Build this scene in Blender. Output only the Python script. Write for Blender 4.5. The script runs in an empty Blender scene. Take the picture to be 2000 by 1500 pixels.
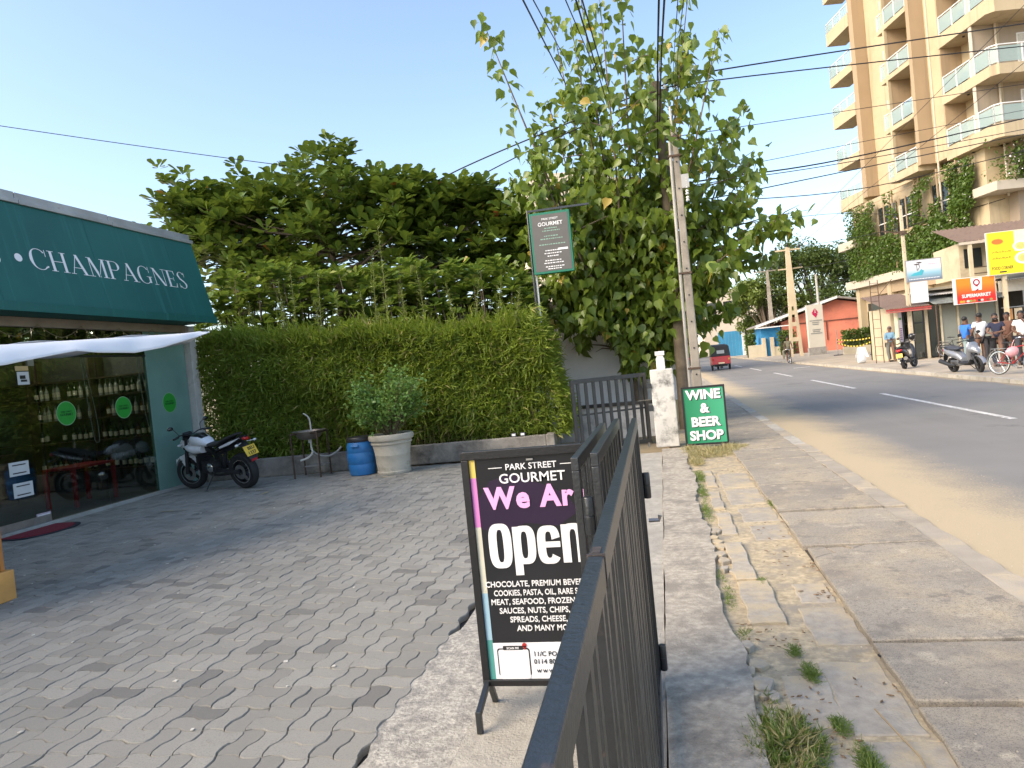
import bpy, bmesh, math, random
import numpy as np
from mathutils import Vector, Matrix, Euler
random.seed(7); np.random.seed(7)
S = bpy.context.scene; C = S.collection
R = math.radians; PI = math.pi

# ------------------------------------------------------------------ camera
YAW = math.atan(295/1400); ROLL = math.atan(.1); PITCH = -math.atan(35*math.cos(ROLL)/1400)
EYE = Vector((0, 0, 1.6))
HF = Vector((-math.sin(YAW), math.cos(YAW), 0)); HR = Vector((math.cos(YAW), math.sin(YAW), 0)); UP = Vector((0, 0, 1))
_f = HF*math.cos(PITCH)+UP*math.sin(PITCH); _u = UP*math.cos(PITCH)-HF*math.sin(PITCH)
_r = HR*math.cos(ROLL)-_u*math.sin(ROLL); _v = HR*math.sin(ROLL)+_u*math.cos(ROLL)
cd = bpy.data.cameras.new('camera'); cam = bpy.data.objects.new('camera', cd); C.objects.link(cam)
cd.sensor_width = 36; cd.sensor_fit = 'HORIZONTAL'; cd.lens = 36*1400/2000; cd.clip_start = .03; cd.clip_end = 2000
cam.matrix_world = Matrix(((_r.x, _v.x, -_f.x, EYE.x), (_r.y, _v.y, -_f.y, EYE.y), (_r.z, _v.z, -_f.z, EYE.z), (0, 0, 0, 1)))
S.camera = cam

# ------------------------------------------------------------------ sky and sun
SUN_EL = R(37); SUN_AZ = math.atan2(-.80, -.60)
w = bpy.data.worlds.new('World'); S.world = w; w.use_nodes = True
nt = w.node_tree; bg = nt.nodes['Background']; sky = nt.nodes.new('ShaderNodeTexSky')
sky.sky_type = 'NISHITA'; sky.sun_disc = False; sky.sun_elevation = SUN_EL; sky.sun_rotation = SUN_AZ
sky.air_density = 1.0; sky.dust_density = 1.9; sky.ozone_density = 1.6
nt.links.new(sky.outputs[0], bg.inputs[0]); bg.inputs[1].default_value = .15
sd = bpy.data.lights.new('sun', 'SUN'); sun = bpy.data.objects.new('sun', sd); C.objects.link(sun)
sd.energy = 2.0; sd.angle = R(42); sd.color = (1, .85, .66)
sv = Vector((math.sin(SUN_AZ)*math.cos(SUN_EL), math.cos(SUN_AZ)*math.cos(SUN_EL), math.sin(SUN_EL)))
sun.rotation_euler = sv.to_track_quat('Z', 'Y').to_euler(); sun.location = sv*50
S.view_settings.view_transform = 'Standard'; S.view_settings.look = 'None'; S.view_settings.gamma = 1
S.view_settings.exposure = 1.3; S.view_settings.use_white_balance = True; S.view_settings.white_balance_temperature = 6750; S.view_settings.use_curve_mapping = False
S.cycles.max_bounces = 8; S.cycles.transparent_max_bounces = 16

# ------------------------------------------------------------------ helpers
def tag(o, label=None, cat=None, group=None, kind=None):
    if label: o['label'] = label
    if cat: o['category'] = cat
    if group: o['group'] = group
    if kind: o['kind'] = kind
    return o
def thing(name, label, cat, loc=(0, 0, 0), rz=0, group=None):
    o = bpy.data.objects.new(name, None); C.objects.link(o); o.empty_display_size = .2
    o.location = loc; o.rotation_euler = (0, 0, rz)
    return tag(o, label, cat, group)
def link(name, me, m=None, parent=None, kind=None):
    o = bpy.data.objects.new(name, me); C.objects.link(o)
    if m and not me.materials: me.materials.append(m)
    if parent: o.parent = parent
    if kind: o['kind'] = kind
    return o
def dup(root, loc=None, rz=None, label=None, group=None, parent=None):
    def cp(o, par):
        c = o.copy(); C.objects.link(c); c.parent = par
        for ch in o.children: cp(ch, c)
        return c
    r = cp(root, parent)
    if loc is not None: r.location = loc
    if rz is not None: r.rotation_euler = (0, 0, rz)
    if label: r['label'] = label
    if group: r['group'] = group
    return r
class MB:
    def __init__(s): s.v = []; s.f = []
    def add(s, vs, fs, M=None):
        n = len(s.v)
        s.v += [tuple(M @ Vector(p)) if M else tuple(p) for p in vs]; s.f += [tuple(i+n for i in f) for f in fs]; return s
    def box(s, x0, x1, y0, y1, z0, z1, M=None):
        return s.add([(x0,y0,z0),(x1,y0,z0),(x1,y1,z0),(x0,y1,z0),(x0,y0,z1),(x1,y0,z1),(x1,y1,z1),(x0,y1,z1)],
            [(3,2,1,0),(4,5,6,7),(0,1,5,4),(1,2,6,5),(2,3,7,6),(3,0,4,7)], M)
    def cbox(s, c, sz, rot=(0,0,0)):
        M = Matrix.Translation(c) @ Euler(rot).to_matrix().to_4x4()
        a, b, d = sz[0]/2, sz[1]/2, sz[2]/2
        return s.box(-a, a, -b, b, -d, d, M)
    def bar(s, p, q, wd, ht=None, up=(0,0,1)):
        p = Vector(p); q = Vector(q); d = (q-p); L = d.length; d.normalize(); ht = ht or wd
        u = Vector(up)
        if abs(d.dot(u)) > .98: u = Vector((1, 0, 0))
        x = d.cross(u).normalized(); z = x.cross(d)
        M = Matrix(((x.x,d.x,z.x,p.x),(x.y,d.y,z.y,p.y),(x.z,d.z,z.z,p.z),(0,0,0,1)))
        return s.box(-wd/2, wd/2, 0, L, -ht/2, ht/2, M)
    def tube(s, pts, r, n=8, cap=True):
        pts = [Vector(p) for p in pts]; k = len(pts)
        rs = r if isinstance(r, (list, tuple)) else [r]*k
        t0 = (pts[1]-pts[0]).normalized(); a = t0.cross(Vector((0,0,1)))
        if a.length < .1: a = t0.cross(Vector((1,0,0)))
        a.normalize(); vs = []; fs = []
        for i, p in enumerate(pts):
            t = (pts[min(i+1,k-1)]-pts[max(i-1,0)]).normalized()
            a = (a-t*a.dot(t)).normalized(); b = t.cross(a)
            for j in range(n):
                an = 2*PI*j/n; vs.append(p+(a*math.cos(an)+b*math.sin(an))*rs[i])
        for i in range(k-1):
            for j in range(n):
                fs.append((i*n+j, i*n+(j+1)%n, (i+1)*n+(j+1)%n, (i+1)*n+j))
        if cap: fs += [tuple(range(n))[::-1], tuple(range((k-1)*n, k*n))]
        return s.add(vs, fs)
    def lathe(s, prof, n=20, M=None, cap=True):
        vs = [(r*math.cos(2*PI*j/n), r*math.sin(2*PI*j/n), z) for r, z in prof for j in range(n)]; k = len(prof)
        fs = [(i*n+j, i*n+(j+1)%n, (i+1)*n+(j+1)%n, (i+1)*n+j) for i in range(k-1) for j in range(n)]
        if cap: fs += [tuple(range(n))[::-1], tuple(range((k-1)*n, k*n))]
        return s.add(vs, fs, M)
    def ell(s, c, r, nu=12, nv=8, rot=(0,0,0)):
        M = Matrix.Translation(c) @ Euler(rot).to_matrix().to_4x4() @ Matrix.Diagonal((r[0], r[1], r[2], 1))
        return s.lathe([(max(.02, math.sin(PI*i/nv)), -math.cos(PI*i/nv)) for i in range(nv+1)], nu, M)
    def prism(s, pts, off):                     # polygon (3D points) extruded by a vector
        n = len(pts); o = Vector(off); a = [Vector(p) for p in pts]
        return s.add(a+[p+o for p in a], [tuple(range(n))[::-1], tuple(range(n, 2*n))]+[(i, (i+1)%n, n+(i+1)%n, n+i) for i in range(n)])
    def loft(s, secs, cap=True):                # list of rings with the same count
        n = len(secs[0]); k = len(secs); vs = [p for r in secs for p in r]
        fs = [(i*n+j, i*n+(j+1)%n, (i+1)*n+(j+1)%n, (i+1)*n+j) for i in range(k-1) for j in range(n)]
        if cap: fs += [tuple(range(n))[::-1], tuple(range((k-1)*n, k*n))]
        return s.add(vs, fs)
    def mesh(s, name, smooth=False, fix=True):
        me = bpy.data.meshes.new(name); me.from_pydata([tuple(p) for p in s.v], [], s.f)
        if fix:
            bm = bmesh.new(); bm.from_mesh(me); bmesh.ops.recalc_face_normals(bm, faces=bm.faces); bm.to_mesh(me); bm.free()
        if smooth:
            me.polygons.foreach_set('use_smooth', [True]*len(me.polygons))
            me.set_sharp_from_angle(angle=R(40))
        me.update(); return me
    def build(s, name, m, parent=None, smooth=False, bevel=0, kind=None, fix=True):
        o = link(name, s.mesh(name, smooth, fix), m, parent, kind)
        if bevel:
            b = o.modifiers.new('bevel', 'BEVEL'); b.width = bevel; b.segments = 2; b.limit_method = 'ANGLE'
        return o
def smoothpath(pts, n=6):
    pts = [Vector(p) for p in pts]; out = []
    for i in range(len(pts)-1):
        p0 = pts[max(i-1,0)]; p1 = pts[i]; p2 = pts[i+1]; p3 = pts[min(i+2,len(pts)-1)]
        for k in range(n):
            t = k/n
            out.append(.5*((2*p1)+(p2-p0)*t+(2*p0-5*p1+4*p2-p3)*t*t+(3*p1-p0-3*p2+p3)*t**3))
    return out+[pts[-1]]

# ------------------------------------------------------------------ materials
def newmat(name):
    m = bpy.data.materials.new(name); m.use_nodes = True
    return m, m.node_tree, m.node_tree.nodes['Principled BSDF']
def N(nt, kind, **kw):
    n = nt.nodes.new('ShaderNode'+kind)
    for k, v in kw.items():
        if k in n.inputs.keys(): n.inputs[k].default_value = v
        else: setattr(n, k, v)
    return n
def mix(nt, fac, a, b):
    n = nt.nodes.new('ShaderNodeMix'); n.data_type = 'RGBA'
    for i, x in ((0, fac), (6, a), (7, b)):
        if hasattr(x, 'is_linked'): nt.links.new(x, n.inputs[i])
        else: n.inputs[i].default_value = x if i == 0 else (*x[:3], 1)
    return n.outputs[2]
def ramp(nt, src, lo, hi):
    n = N(nt, 'MapRange'); n.inputs[1].default_value = lo; n.inputs[2].default_value = hi
    nt.links.new(src, n.inputs[0]); return n.outputs[0]
def noise(nt, scale, detail=4, vec=None, rough=.55):
    n = N(nt, 'TexNoise', Scale=scale, Detail=detail, Roughness=rough)
    if vec is None: vec = N(nt, 'NewGeometry').outputs['Position']
    nt.links.new(vec, n.inputs[0]); return n.outputs[0]
def bump(nt, b, h, strength, dist=.01):
    n = N(nt, 'Bump', Strength=strength, Distance=dist); nt.links.new(h, n.inputs['Height']); nt.links.new(n.outputs[0], b.inputs['Normal'])
def M(name, col, rough=.6, var=.18, scale=3, bmp=.15, bs=60, metal=0, coat=0, dirt=None, dirt_s=1.5, dirt_lo=.5, dirt_hi=.7, spec=.5, rnd=0):
    m, nt, b = newmat(name); c = Vector(col[:3])
    f = noise(nt, scale); out = mix(nt, ramp(nt, f, .3, .7), c*(1-var), c*(1+var))
    if rnd:
        oi = N(nt, 'ObjectInfo'); out2 = mix(nt, oi.outputs['Random'], c*(1-rnd), c*(1+rnd))
        mm = nt.nodes.new('ShaderNodeMix'); mm.data_type = 'RGBA'; mm.inputs[0].default_value = .5
        nt.links.new(out, mm.inputs[6]); nt.links.new(out2, mm.inputs[7]); out = mm.outputs[2]
    if dirt:
        d = noise(nt, dirt_s, 8, rough=.7); out = mix(nt, ramp(nt, d, dirt_lo, dirt_hi), out, dirt)
    nt.links.new(out, b.inputs['Base Color'])
    b.inputs['Roughness'].default_value = rough; b.inputs['Metallic'].default_value = metal
    b.inputs['Coat Weight'].default_value = coat; b.inputs['Specular IOR Level'].default_value = spec
    if bmp: bump(nt, b, noise(nt, bs, 5), bmp, .01)
    return m
def leafmat(name, dark, lite, odd=None, oddp=.06, trans=.35, rough=.45):
    m, nt, b = newmat(name); g = N(nt, 'NewGeometry'); oi = N(nt, 'ObjectInfo')
    a = N(nt, 'Math', operation='ADD'); nt.links.new(g.outputs['Random Per Island'], a.inputs[0]); nt.links.new(oi.outputs['Random'], a.inputs[1])
    fr = N(nt, 'Math', operation='FRACT'); nt.links.new(a.outputs[0], fr.inputs[0])
    c = mix(nt, fr.outputs[0], dark, lite)
    c = mix(nt, ramp(nt, noise(nt, 1.1, 3), .35, .65), c, Vector(dark)*.5+Vector(lite)*.5)
    if odd:
        gt = N(nt, 'Math', operation='GREATER_THAN'); nt.links.new(fr.outputs[0], gt.inputs[0]); gt.inputs[1].default_value = 1-oddp
        c = mix(nt, gt.outputs[0], c, odd)
    nt.links.new(c, b.inputs['Base Color']); b.inputs['Roughness'].default_value = rough
    t = N(nt, 'BsdfTranslucent'); nt.links.new(mix(nt, .35, c, (.35, .45, .05)), t.inputs[0])
    ms = N(nt, 'MixShader'); ms.inputs[0].default_value = trans
    nt.links.new(b.outputs[0], ms.inputs[1]); nt.links.new(t.outputs[0], ms.inputs[2])
    nt.links.new(ms.outputs[0], nt.nodes['Material Output'].inputs[0]); return m
def flat(name, col, rough=.5, metal=0, coat=0):
    return M(name, col, rough, .05, 8, 0, metal=metal, coat=coat)
def glassmat(name, tint, refl=.08, rough=.02):
    m, nt, b = newmat(name)
    tr = N(nt, 'BsdfTransparent'); tr.inputs[0].default_value = (*tint, 1)
    gl = N(nt, 'BsdfGlossy'); gl.inputs['Roughness'].default_value = rough; gl.inputs[0].default_value = (.9, .95, .93, 1)
    lw_ = N(nt, 'LayerWeight', Blend=.5); pw = N(nt, 'Math', operation='POWER'); nt.links.new(lw_.outputs['Facing'], pw.inputs[0]); pw.inputs[1].default_value = 4
    mr = N(nt, 'MapRange'); mr.inputs[3].default_value = refl; mr.inputs[4].default_value = 1; nt.links.new(pw.outputs[0], mr.inputs[0])
    ms = N(nt, 'MixShader'); nt.links.new(mr.outputs[0], ms.inputs[0]); nt.links.new(tr.outputs[0], ms.inputs[1]); nt.links.new(gl.outputs[0], ms.inputs[2])
    nt.links.new(ms.outputs[0], nt.nodes['Material Output'].inputs[0]); return m
black_metal = M('black metal', (.015, .018, .021), .34, .3, 12, .2, 90, .0, dirt=(.12, .075, .05), dirt_s=9, dirt_lo=.63, dirt_hi=.76, spec=.8)
white_print = flat('white print', (.82, .82, .82)); black_paint = flat('black paint', (.015, .015, .016), .4)
chrome = M('chrome', (.7, .7, .7), .18, .05, 5, 0, metal=1); rubber = M('rubber', (.018, .018, .019), .75, .2, 20, .3, 80)
dark_plastic = M('dark plastic', (.022, .022, .025), .45, .15, 10, .1); steel = M('steel', (.38, .37, .36), .38, .15, 9, .1, metal=.9)
concrete = M('concrete', (.36, .34, .31), .85, .2, 2.5, .5, 90, dirt=(.15, .14, .125), dirt_s=2.2, dirt_lo=.48, dirt_hi=.75)
red_paint = flat('red paint', (.42, .022, .02), .35, coat=.3); yellow_plate = flat('yellow plate', (.75, .5, .05))
tail_red = flat('tail lamp red', (.45, .01, .01), .2, coat=.5); lamp_glass = flat('lamp lens', (.6, .62, .62), .15, coat=.6)
dark_glass = M('dark window glass', (.02, .026, .026), .06, .1, 1, 0, spec=.7)

# ------------------------------------------------------------------ lettering
def text(s, size, m, parent, loc, rot=(PI/2, 0, 0), bold=0, xs=1, align='CENTER', ext=.002, name='lettering', space=1, shear=0):
    cu = bpy.data.curves.new('t', 'FONT'); cu.body = s; cu.size = size; cu.align_x = align; cu.offset = bold*size
    cu.extrude = ext; cu.space_character = space; cu.shear = shear; cu.resolution_u = 3
    t = bpy.data.objects.new('t', cu); C.objects.link(t)
    dg = bpy.context.evaluated_depsgraph_get(); me = bpy.data.meshes.new_from_object(t.evaluated_get(dg))
    bpy.data.objects.remove(t); bpy.data.curves.remove(cu); me.name = name
    me.materials.clear(); me.materials.append(m)
    o = link(name, me, None, parent); o.location = loc; o.rotation_euler = rot; o.scale = (xs, 1, 1); return o

# ------------------------------------------------------------------ foliage
LEAF_HEART = (np.array([(0,0,0),(.3,-.03,.05),(.5,.22,.09),(.44,.5,.07),(.16,.86,.02),(0,1.3,-.06),(-.16,.86,.02),(-.44,.5,.07),(-.5,.22,.09),(-.3,-.03,.05)],float), [(0,1,2,3,4,5),(0,5,6,7,8,9)])
LEAF_OBOV = (np.array([(0,0,0),(.1,.25,.02),(.26,.62,.05),(.27,.85,.05),(.12,1.0,.0),(0,1.02,-.03),(-.12,1.0,0),(-.27,.85,.05),(-.26,.62,.05),(-.1,.25,.02)],float), [(0,1,2,3,4,5),(0,5,6,7,8,9)])
LEAF_BLADE = (np.array([(0,0,0),(.07,.35,.02),(0,1,-.12),(-.07,.35,.02)],float), [(0,1,2),(0,2,3)])
LEAF_OVAL = (np.array([(0,0,0),(.3,.4,.05),(.2,.8,.03),(0,1,-.02),(-.2,.8,.03),(-.3,.4,.05)],float), [(0,1,2,3),(0,3,4,5)])
def leaf_mats(pos, dirs, size, up=None, jitter=.4):
    n = len(pos); pos = np.asarray(pos, float); d = np.asarray(dirs, float); d /= np.linalg.norm(d, axis=1)[:,None]+1e-9
    u = np.tile(np.array([0,0,1.]), (n,1)) if up is None else np.asarray(up, float)
    u = u+np.random.normal(0, jitter, (n,3)); x = np.cross(d, u); x /= np.linalg.norm(x, axis=1)[:,None]+1e-9; z = np.cross(x, d)
    s = np.asarray(size, float)*np.ones(n)
    Mx = np.zeros((n,3,4)); Mx[:,:,0] = x*s[:,None]; Mx[:,:,1] = d*s[:,None]; Mx[:,:,2] = z*s[:,None]; Mx[:,:,3] = pos; return Mx
def leaf_mesh(name, tmpl, Mx):
    V, F = tmpl; k = len(V); n = len(Mx)
    v = np.einsum('nij,kj->nki', Mx[:,:,:3], V)+Mx[:,None,:,3]
    me = bpy.data.meshes.new(name); lens = np.array([len(f) for f in F]); fl = np.concatenate([np.array(f) for f in F])
    loops = (fl[None]+np.arange(n)[:,None]*k).ravel(); tot = np.tile(lens, n); st = np.concatenate([[0], np.cumsum(tot)[:-1]])
    me.vertices.add(n*k); me.vertices.foreach_set('co', v.ravel()); me.loops.add(len(loops)); me.loops.foreach_set('vertex_index', loops.astype(np.int32))
    me.polygons.add(len(tot)); me.polygons.foreach_set('loop_start', st.astype(np.int32)); me.update(calc_edges=True); return me
def foliage(parent, part, leaf, tmpl, Mx, m, n_ind=0):
    """n_ind nearest leaves (inside the picture) become single leaf parts, the rest one part"""
    idx = np.zeros(len(Mx), bool)
    if n_ind:
        P = Mx[:,:,3]-np.array(EYE); zc = P@np.array(_f); xc = P@np.array(_r)/zc; yc = P@np.array(_v)/zc
        ok = (abs(xc) < .70) & (abs(yc) < .53); dist = np.where(ok, np.linalg.norm(P, axis=1), 1e9)
        idx[np.argsort(dist)[:n_ind]] = True
        me = bpy.data.meshes.new(leaf); me.from_pydata(tmpl[0].tolist(), [], tmpl[1]); me.materials.append(m)
        for q in Mx[idx]:
            o = link(leaf, me, None, parent); o.matrix_local = Matrix([list(r) for r in q]+[[0,0,0,1]])
    return link(part, leaf_mesh(part, tmpl, Mx[~idx]), m, parent, 'stuff')
# ================================================================== the setting
def sheet(name, x0, x1, y0, y1, z, m, thick=.0):
    mb = MB()
    if thick: mb.box(x0, x1, y0, y1, z-thick, z)
    else: mb.add([(x0,y0,z),(x1,y0,z),(x1,y1,z),(x0,y1,z)], [(0,1,2,3)])
    return mb.build(name, m, kind='structure', fix=bool(thick))
sand_c = (.47, .375, .24)
earth = M('sandy earth', (.36, .28, .17), .95, .2, 1.2, .6, 120, dirt=(.27, .23, .17), dirt_s=1.1)
sheet('ground', -400, 400, -100, 900, -.16, earth)
# asphalt: sand has drifted over its near edge
m, nt, b = newmat('asphalt with drifted sand'); asphalt = m
geo = N(nt, 'NewGeometry'); sx = N(nt, 'SeparateXYZ'); nt.links.new(geo.outputs['Position'], sx.inputs[0])
a1 = mix(nt, ramp(nt, noise(nt, .35, 5), .35, .65), (.15, .146, .138), (.2, .194, .182))
a1 = mix(nt, ramp(nt, noise(nt, 160, 2), .45, .75), a1, (.24, .23, .21))
mp = N(nt, 'Mapping'); mp.inputs['Scale'].default_value = (1.6, .05, 1); nt.links.new(geo.outputs['Position'], mp.inputs[0])
a1 = mix(nt, ramp(nt, noise(nt, 1.0, 5, mp.outputs[0], .6), .5, .75), a1, (.21, .2, .185))
a1 = mix(nt, ramp(nt, noise(nt, .5, 7, rough=.7), .6, .66), a1, (.125, .122, .117))
def addn(*xs):
    o = xs[0]
    for x in xs[1:]:
        q = N(nt, 'Math', operation='ADD'); nt.links.new(o, q.inputs[0])
        if hasattr(x, 'is_linked'): nt.links.new(x, q.inputs[1])
        else: q.inputs[1].default_value = x
        o = q.outputs[0]
    return o
def muln(x, k):
    q = N(nt, 'Math', operation='MULTIPLY'); nt.links.new(x, q.inputs[0]); q.inputs[1].default_value = k; return q.outputs[0]
edge = addn(sx.outputs[0], muln(noise(nt, .7, 6, rough=.65), -1.3), muln(noise(nt, 60, 3), -1.2), muln(sx.outputs[1], .006))
a1 = mix(nt, ramp(nt, edge, 2.15, 1.35), a1, sand_c)
edge2 = addn(muln(sx.outputs[0], -1), muln(noise(nt, .9, 6), -.8))
a1 = mix(nt, ramp(nt, edge2, -8.75, -8.9), a1, (.3, .25, .17))
nt.links.new(a1, b.inputs['Base Color']); b.inputs['Roughness'].default_value = .9; bump(nt, b, noise(nt, 130, 4), .6, .01)
MB().add([(x_,y_,z_) for y_ in (-15,420) for x_, z_ in ((1.9,-.03),(2.5,-.055),(3.3,-.10),(8.62,-.10))], [(0,1,5,4),(1,2,6,5),(2,3,7,6)]).build('road', asphalt, kind='structure', fix=False)
line_paint = M('worn road paint', (.62, .61, .58), .7, .15, 6, .2, 90, dirt=(.2, .2, .19), dirt_s=9, dirt_lo=.5, dirt_hi=.62)
marks = bpy.data.objects['road']
for (y0, y1) in [(8.6, 12.6), (13.3, 20.6), (23.2, 29.6), (33.8, 39.0), (43.8, 49.2), (54, 59), (64, 69), (74, 79), (84, 89)]:
    sheet('lane_dash', 5.55, 5.67, y0, y1, -.096, line_paint).parent = marks
sheet('lane_dash', 7.2, 8.1, 42.6, 42.95, -.096, line_paint).parent = marks
for o in marks.children:
    if 'kind' in o: del o['kind']
# far pavement with a stone kerb
sheet('far_pavement', 8.75, 60, 5, 420, .0, M('dusty pavement', (.38, .32, .24), .9, .2, .8, .5, 90, dirt=(.27, .25, .22), dirt_s=.9), .14)
fk = bpy.data.objects['far_pavement']; kerb_m = M('kerb stone', (.44, .40, .33), .85, .2, 2, .5, 80, dirt=(.25, .22, .17), dirt_s=3, rnd=.2)
mb = MB(); mb.box(-.065, .065, -.49, .49, -.15, .012); kme = mb.mesh('kerb_stone')
for i in range(60):
    o = link('kerb_stone', kme, kerb_m, fk); o.location = (8.68+random.uniform(-.008, .008), 8+i*1.0, random.uniform(-.012, .004)); o.rotation_euler = (0, random.uniform(-.03, .03), random.uniform(-.01, .01))
# near footpath: sand bed, slabs, kerb stones
bed = M('sandy footpath bed', (.45, .365, .235), .95, .3, 25, .7, 110, dirt=(.30, .26, .20), dirt_s=4.5, dirt_lo=.47, dirt_hi=.62)
fp = sheet('footpath', .0, 1.95, -6, 150, -.025, bed)
sheet('joint_bed', .93, 1.84, -1, 23.5, -.0195, M('dark joint earth', (.06, .05, .04), .95, .3, 9, .4)).parent = fp; del bpy.data.objects['joint_bed']['kind']
m, nt, b = newmat('footpath slab'); slab_m = m
oi = N(nt, 'ObjectInfo')
c1 = mix(nt, oi.outputs['Random'], (.30, .262, .208), (.385, .338, .265))
c1 = mix(nt, ramp(nt, noise(nt, 1.7, 7, rough=.65), .46, .68), c1, (.47, .385, .26))
c1 = mix(nt, ramp(nt, noise(nt, 1.1, 8, rough=.7), .5, .66), c1, (.235, .205, .17)); c1 = mix(nt, ramp(nt, noise(nt, 14, 6, rough=.75), .56, .74), c1, (.22, .19, .155)); c1 = mix(nt, ramp(nt, noise(nt, 5, 5), .6, .7), c1, (.5, .43, .32))
c1 = mix(nt, ramp(nt, noise(nt, 45, 7, rough=.8), .5, .68), c1, (.2, .172, .135)); c1 = mix(nt, ramp(nt, noise(nt, 3.2, 8, rough=.8), .55, .62), c1, (.23, .2, .16)); c1 = mix(nt, ramp(nt, noise(nt, 180, 2), .52, .75), c1, (.12, .105, .09))
nt.links.new(c1, b.inputs['Base Color']); b.inputs['Roughness'].default_value = .88; bump(nt, b, noise(nt, 75, 8, rough=.7), .55, .012)
def rough_slab(x0, x1, y0, y1, zt, th, jag=.005, tilt=.006, step=.11, bev=.008):
    """an uneven slab: jagged outline, worn arris, slightly tilted"""
    pts = []
    def edge(a, b):
        L = math.hypot(b[0]-a[0], b[1]-a[1]); n = max(2, int(L/step)); ph = random.random()*9
        for i in range(n):
            t = i/n; j = jag*(math.sin(ph+t*11)+.6*random.uniform(-1, 1)) if i else 0
            nx, ny = (b[1]-a[1])/L, -(b[0]-a[0])/L
            pts.append((a[0]+(b[0]-a[0])*t+nx*j, a[1]+(b[1]-a[1])*t+ny*j))
    cs = [(x0,y0),(x1,y0),(x1,y1),(x0,y1)]
    for i in range(4): edge(cs[i], cs[(i+1)%4])
    cx, cy = (x0+x1)/2, (y0+y1)/2; tx, ty = random.uniform(-tilt, tilt), random.uniform(-tilt, tilt)
    def z(x, y, dz): return zt+dz+(x-cx)*tx+(y-cy)*ty
    sx_, sy_ = 1-2*bev/(x1-x0), 1-2*bev/(y1-y0)
    inner = [(cx+(x-cx)*sx_, cy+(y-cy)*sy_) for x, y in pts]; n = len(pts); mb = MB()
    vs = [(x, y, z(x,y,0)) for x, y in inner]+[(x, y, z(x,y,-bev*.8)) for x, y in pts]+[(x, y, zt-th) for x, y in pts]
    fs = [tuple(range(n))]+[(n+i, n+(i+1)%n, (i+1)%n, i) for i in range(n)]+[(2*n+i, 2*n+(i+1)%n, n+(i+1)%n, n+i) for i in range(n)]
    return mb.add(vs, fs)
ys = [-.6, .6, 1.7, 2.55, 3.27, 3.92, 4.54, 5.74, 6.39, 6.98, 7.58, 8.35, 9.12, 10.1, 11.16, 12.4, 13.6, 14.9, 16.2, 17.5, 18.9, 20.3, 21.8, 23.3]
for i in range(len(ys)-1):
    g0, g1 = random.uniform(.002, .008), random.choice((.012,.016,.022,.03) if i % 2 else (.012,.02,.026)); off = .008*math.sin(i*1.7)
    if i == 6:                                   # the slab whose corner is broken into pieces
        mbz = MB(); mbz.prism([(.93,4.55,-.08),(1.83,4.55,-.08),(1.83,5.735,-.08),(1.36,5.73,-.08),(1.2,5.60,-.08),(1.03,5.50,-.08),(.935,5.42,-.08)], (0,0,.092)); mbz.build('slab', slab_m, fp, bevel=.006)
        for pz, hz in (([(.945,5.455),(1.02,5.515),(1.10,5.565),(1.07,5.72),(.95,5.725)], .086), ([(1.12,5.575),(1.19,5.615),(1.25,5.66),(1.2,5.73),(1.085,5.725)], .079), ([(1.26,5.67),(1.33,5.725),(1.22,5.733)], .088)):
            MB().prism([(a_,b_,-.08) for a_, b_ in pz], (0,0,hz)).build('broken_piece', slab_m, fp, bevel=.005)
        continue
    rough_slab(.92+off+random.uniform(-.008, .008), 1.83, ys[i]+g0, ys[i+1]-g1, random.uniform(.0, .013)+(.012 if i in (7,9,5) else 0), .09).build('slab', slab_m, fp)
sheet('paving_strip', .92, 1.83, 23.4, 150, .004, slab_m).parent = fp; del bpy.data.objects['paving_strip']['kind']
nk = M('old kerb stone', (.36, .315, .25), .88, .25, 3, .6, 90, dirt=(.5, .40, .26), dirt_s=1.6, rnd=.2)
kw = M('kerb whitewash', (.43, .40, .34), .85, .2, 4, .5, 90, dirt=(.3, .27, .22), dirt_s=6, rnd=.2)
yk = -1.0; i = 0
while yk < 60:
    L = random.uniform(.8, 1.1); sh = .05 if yk > 12 else 0
    MBk = rough_slab(1.84+sh*0, 2.03, yk, yk+L-.015, random.uniform(-.018, .004), .16, .008, .02)
    MBk.build('kerb_stone', kw if (i % 2 and 11 < yk < 20) else nk, fp); yk += L; i += 1
# broken old paving in the sandy strip beside the wall line
old = M('old sunken paving', (.36, .32, .26), .9, .3, 18, .6, 90, dirt=(.5, .4, .25), dirt_s=2.3, dirt_lo=.45, dirt_hi=.62, rnd=.12)
for (x0, x1, y0, y1, z) in [(.62,.93,2.2,3.0,-.004),(.62,.9,3.05,3.75,-.008),(.66,.92,3.95,4.5,-.002),(.7,.9,4.6,4.95,-.004),(.36,.56,4.25,5.0,.03),(.36,.5,5.05,6.0,.034),(.62,.91,6.1,6.6,-.008),
        (.60,.91,6.75,7.3,-.006),(.37,.5,6.3,7.1,.02),(.37,.48,7.3,8.2,.02),(.55,.9,7.5,8.3,-.005),(.55,.9,8.4,9.3,-.004),(.38,.5,8.5,9.6,.018),(.4,.6,2.2,2.9,-.005),(.42,.62,3.1,3.6,-.012)]:
    rough_slab(x0, x1, y0, y1, z*.45-.016, .07, .008, .008, .08, .006).build('old_paver', old, fp)
for k in range(26):                              # crumbled concrete along the edge of the strip
    x, y = random.uniform(.2, .36), random.choice([random.uniform(2.9, 4.0), random.uniform(5.2, 6.6)]); r = random.uniform(.03, .07); a0 = random.random()*6
    pts = [(x+r*math.cos(a0+j*1.26)*random.uniform(.6, 1.1), y+1.4*r*math.sin(a0+j*1.26)*random.uniform(.6, 1.1), -.04) for j in range(5)]
    MB().prism(pts, (0, 0, random.uniform(.035, .05))).build('broken_piece', old, fp, bevel=.004)
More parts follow.
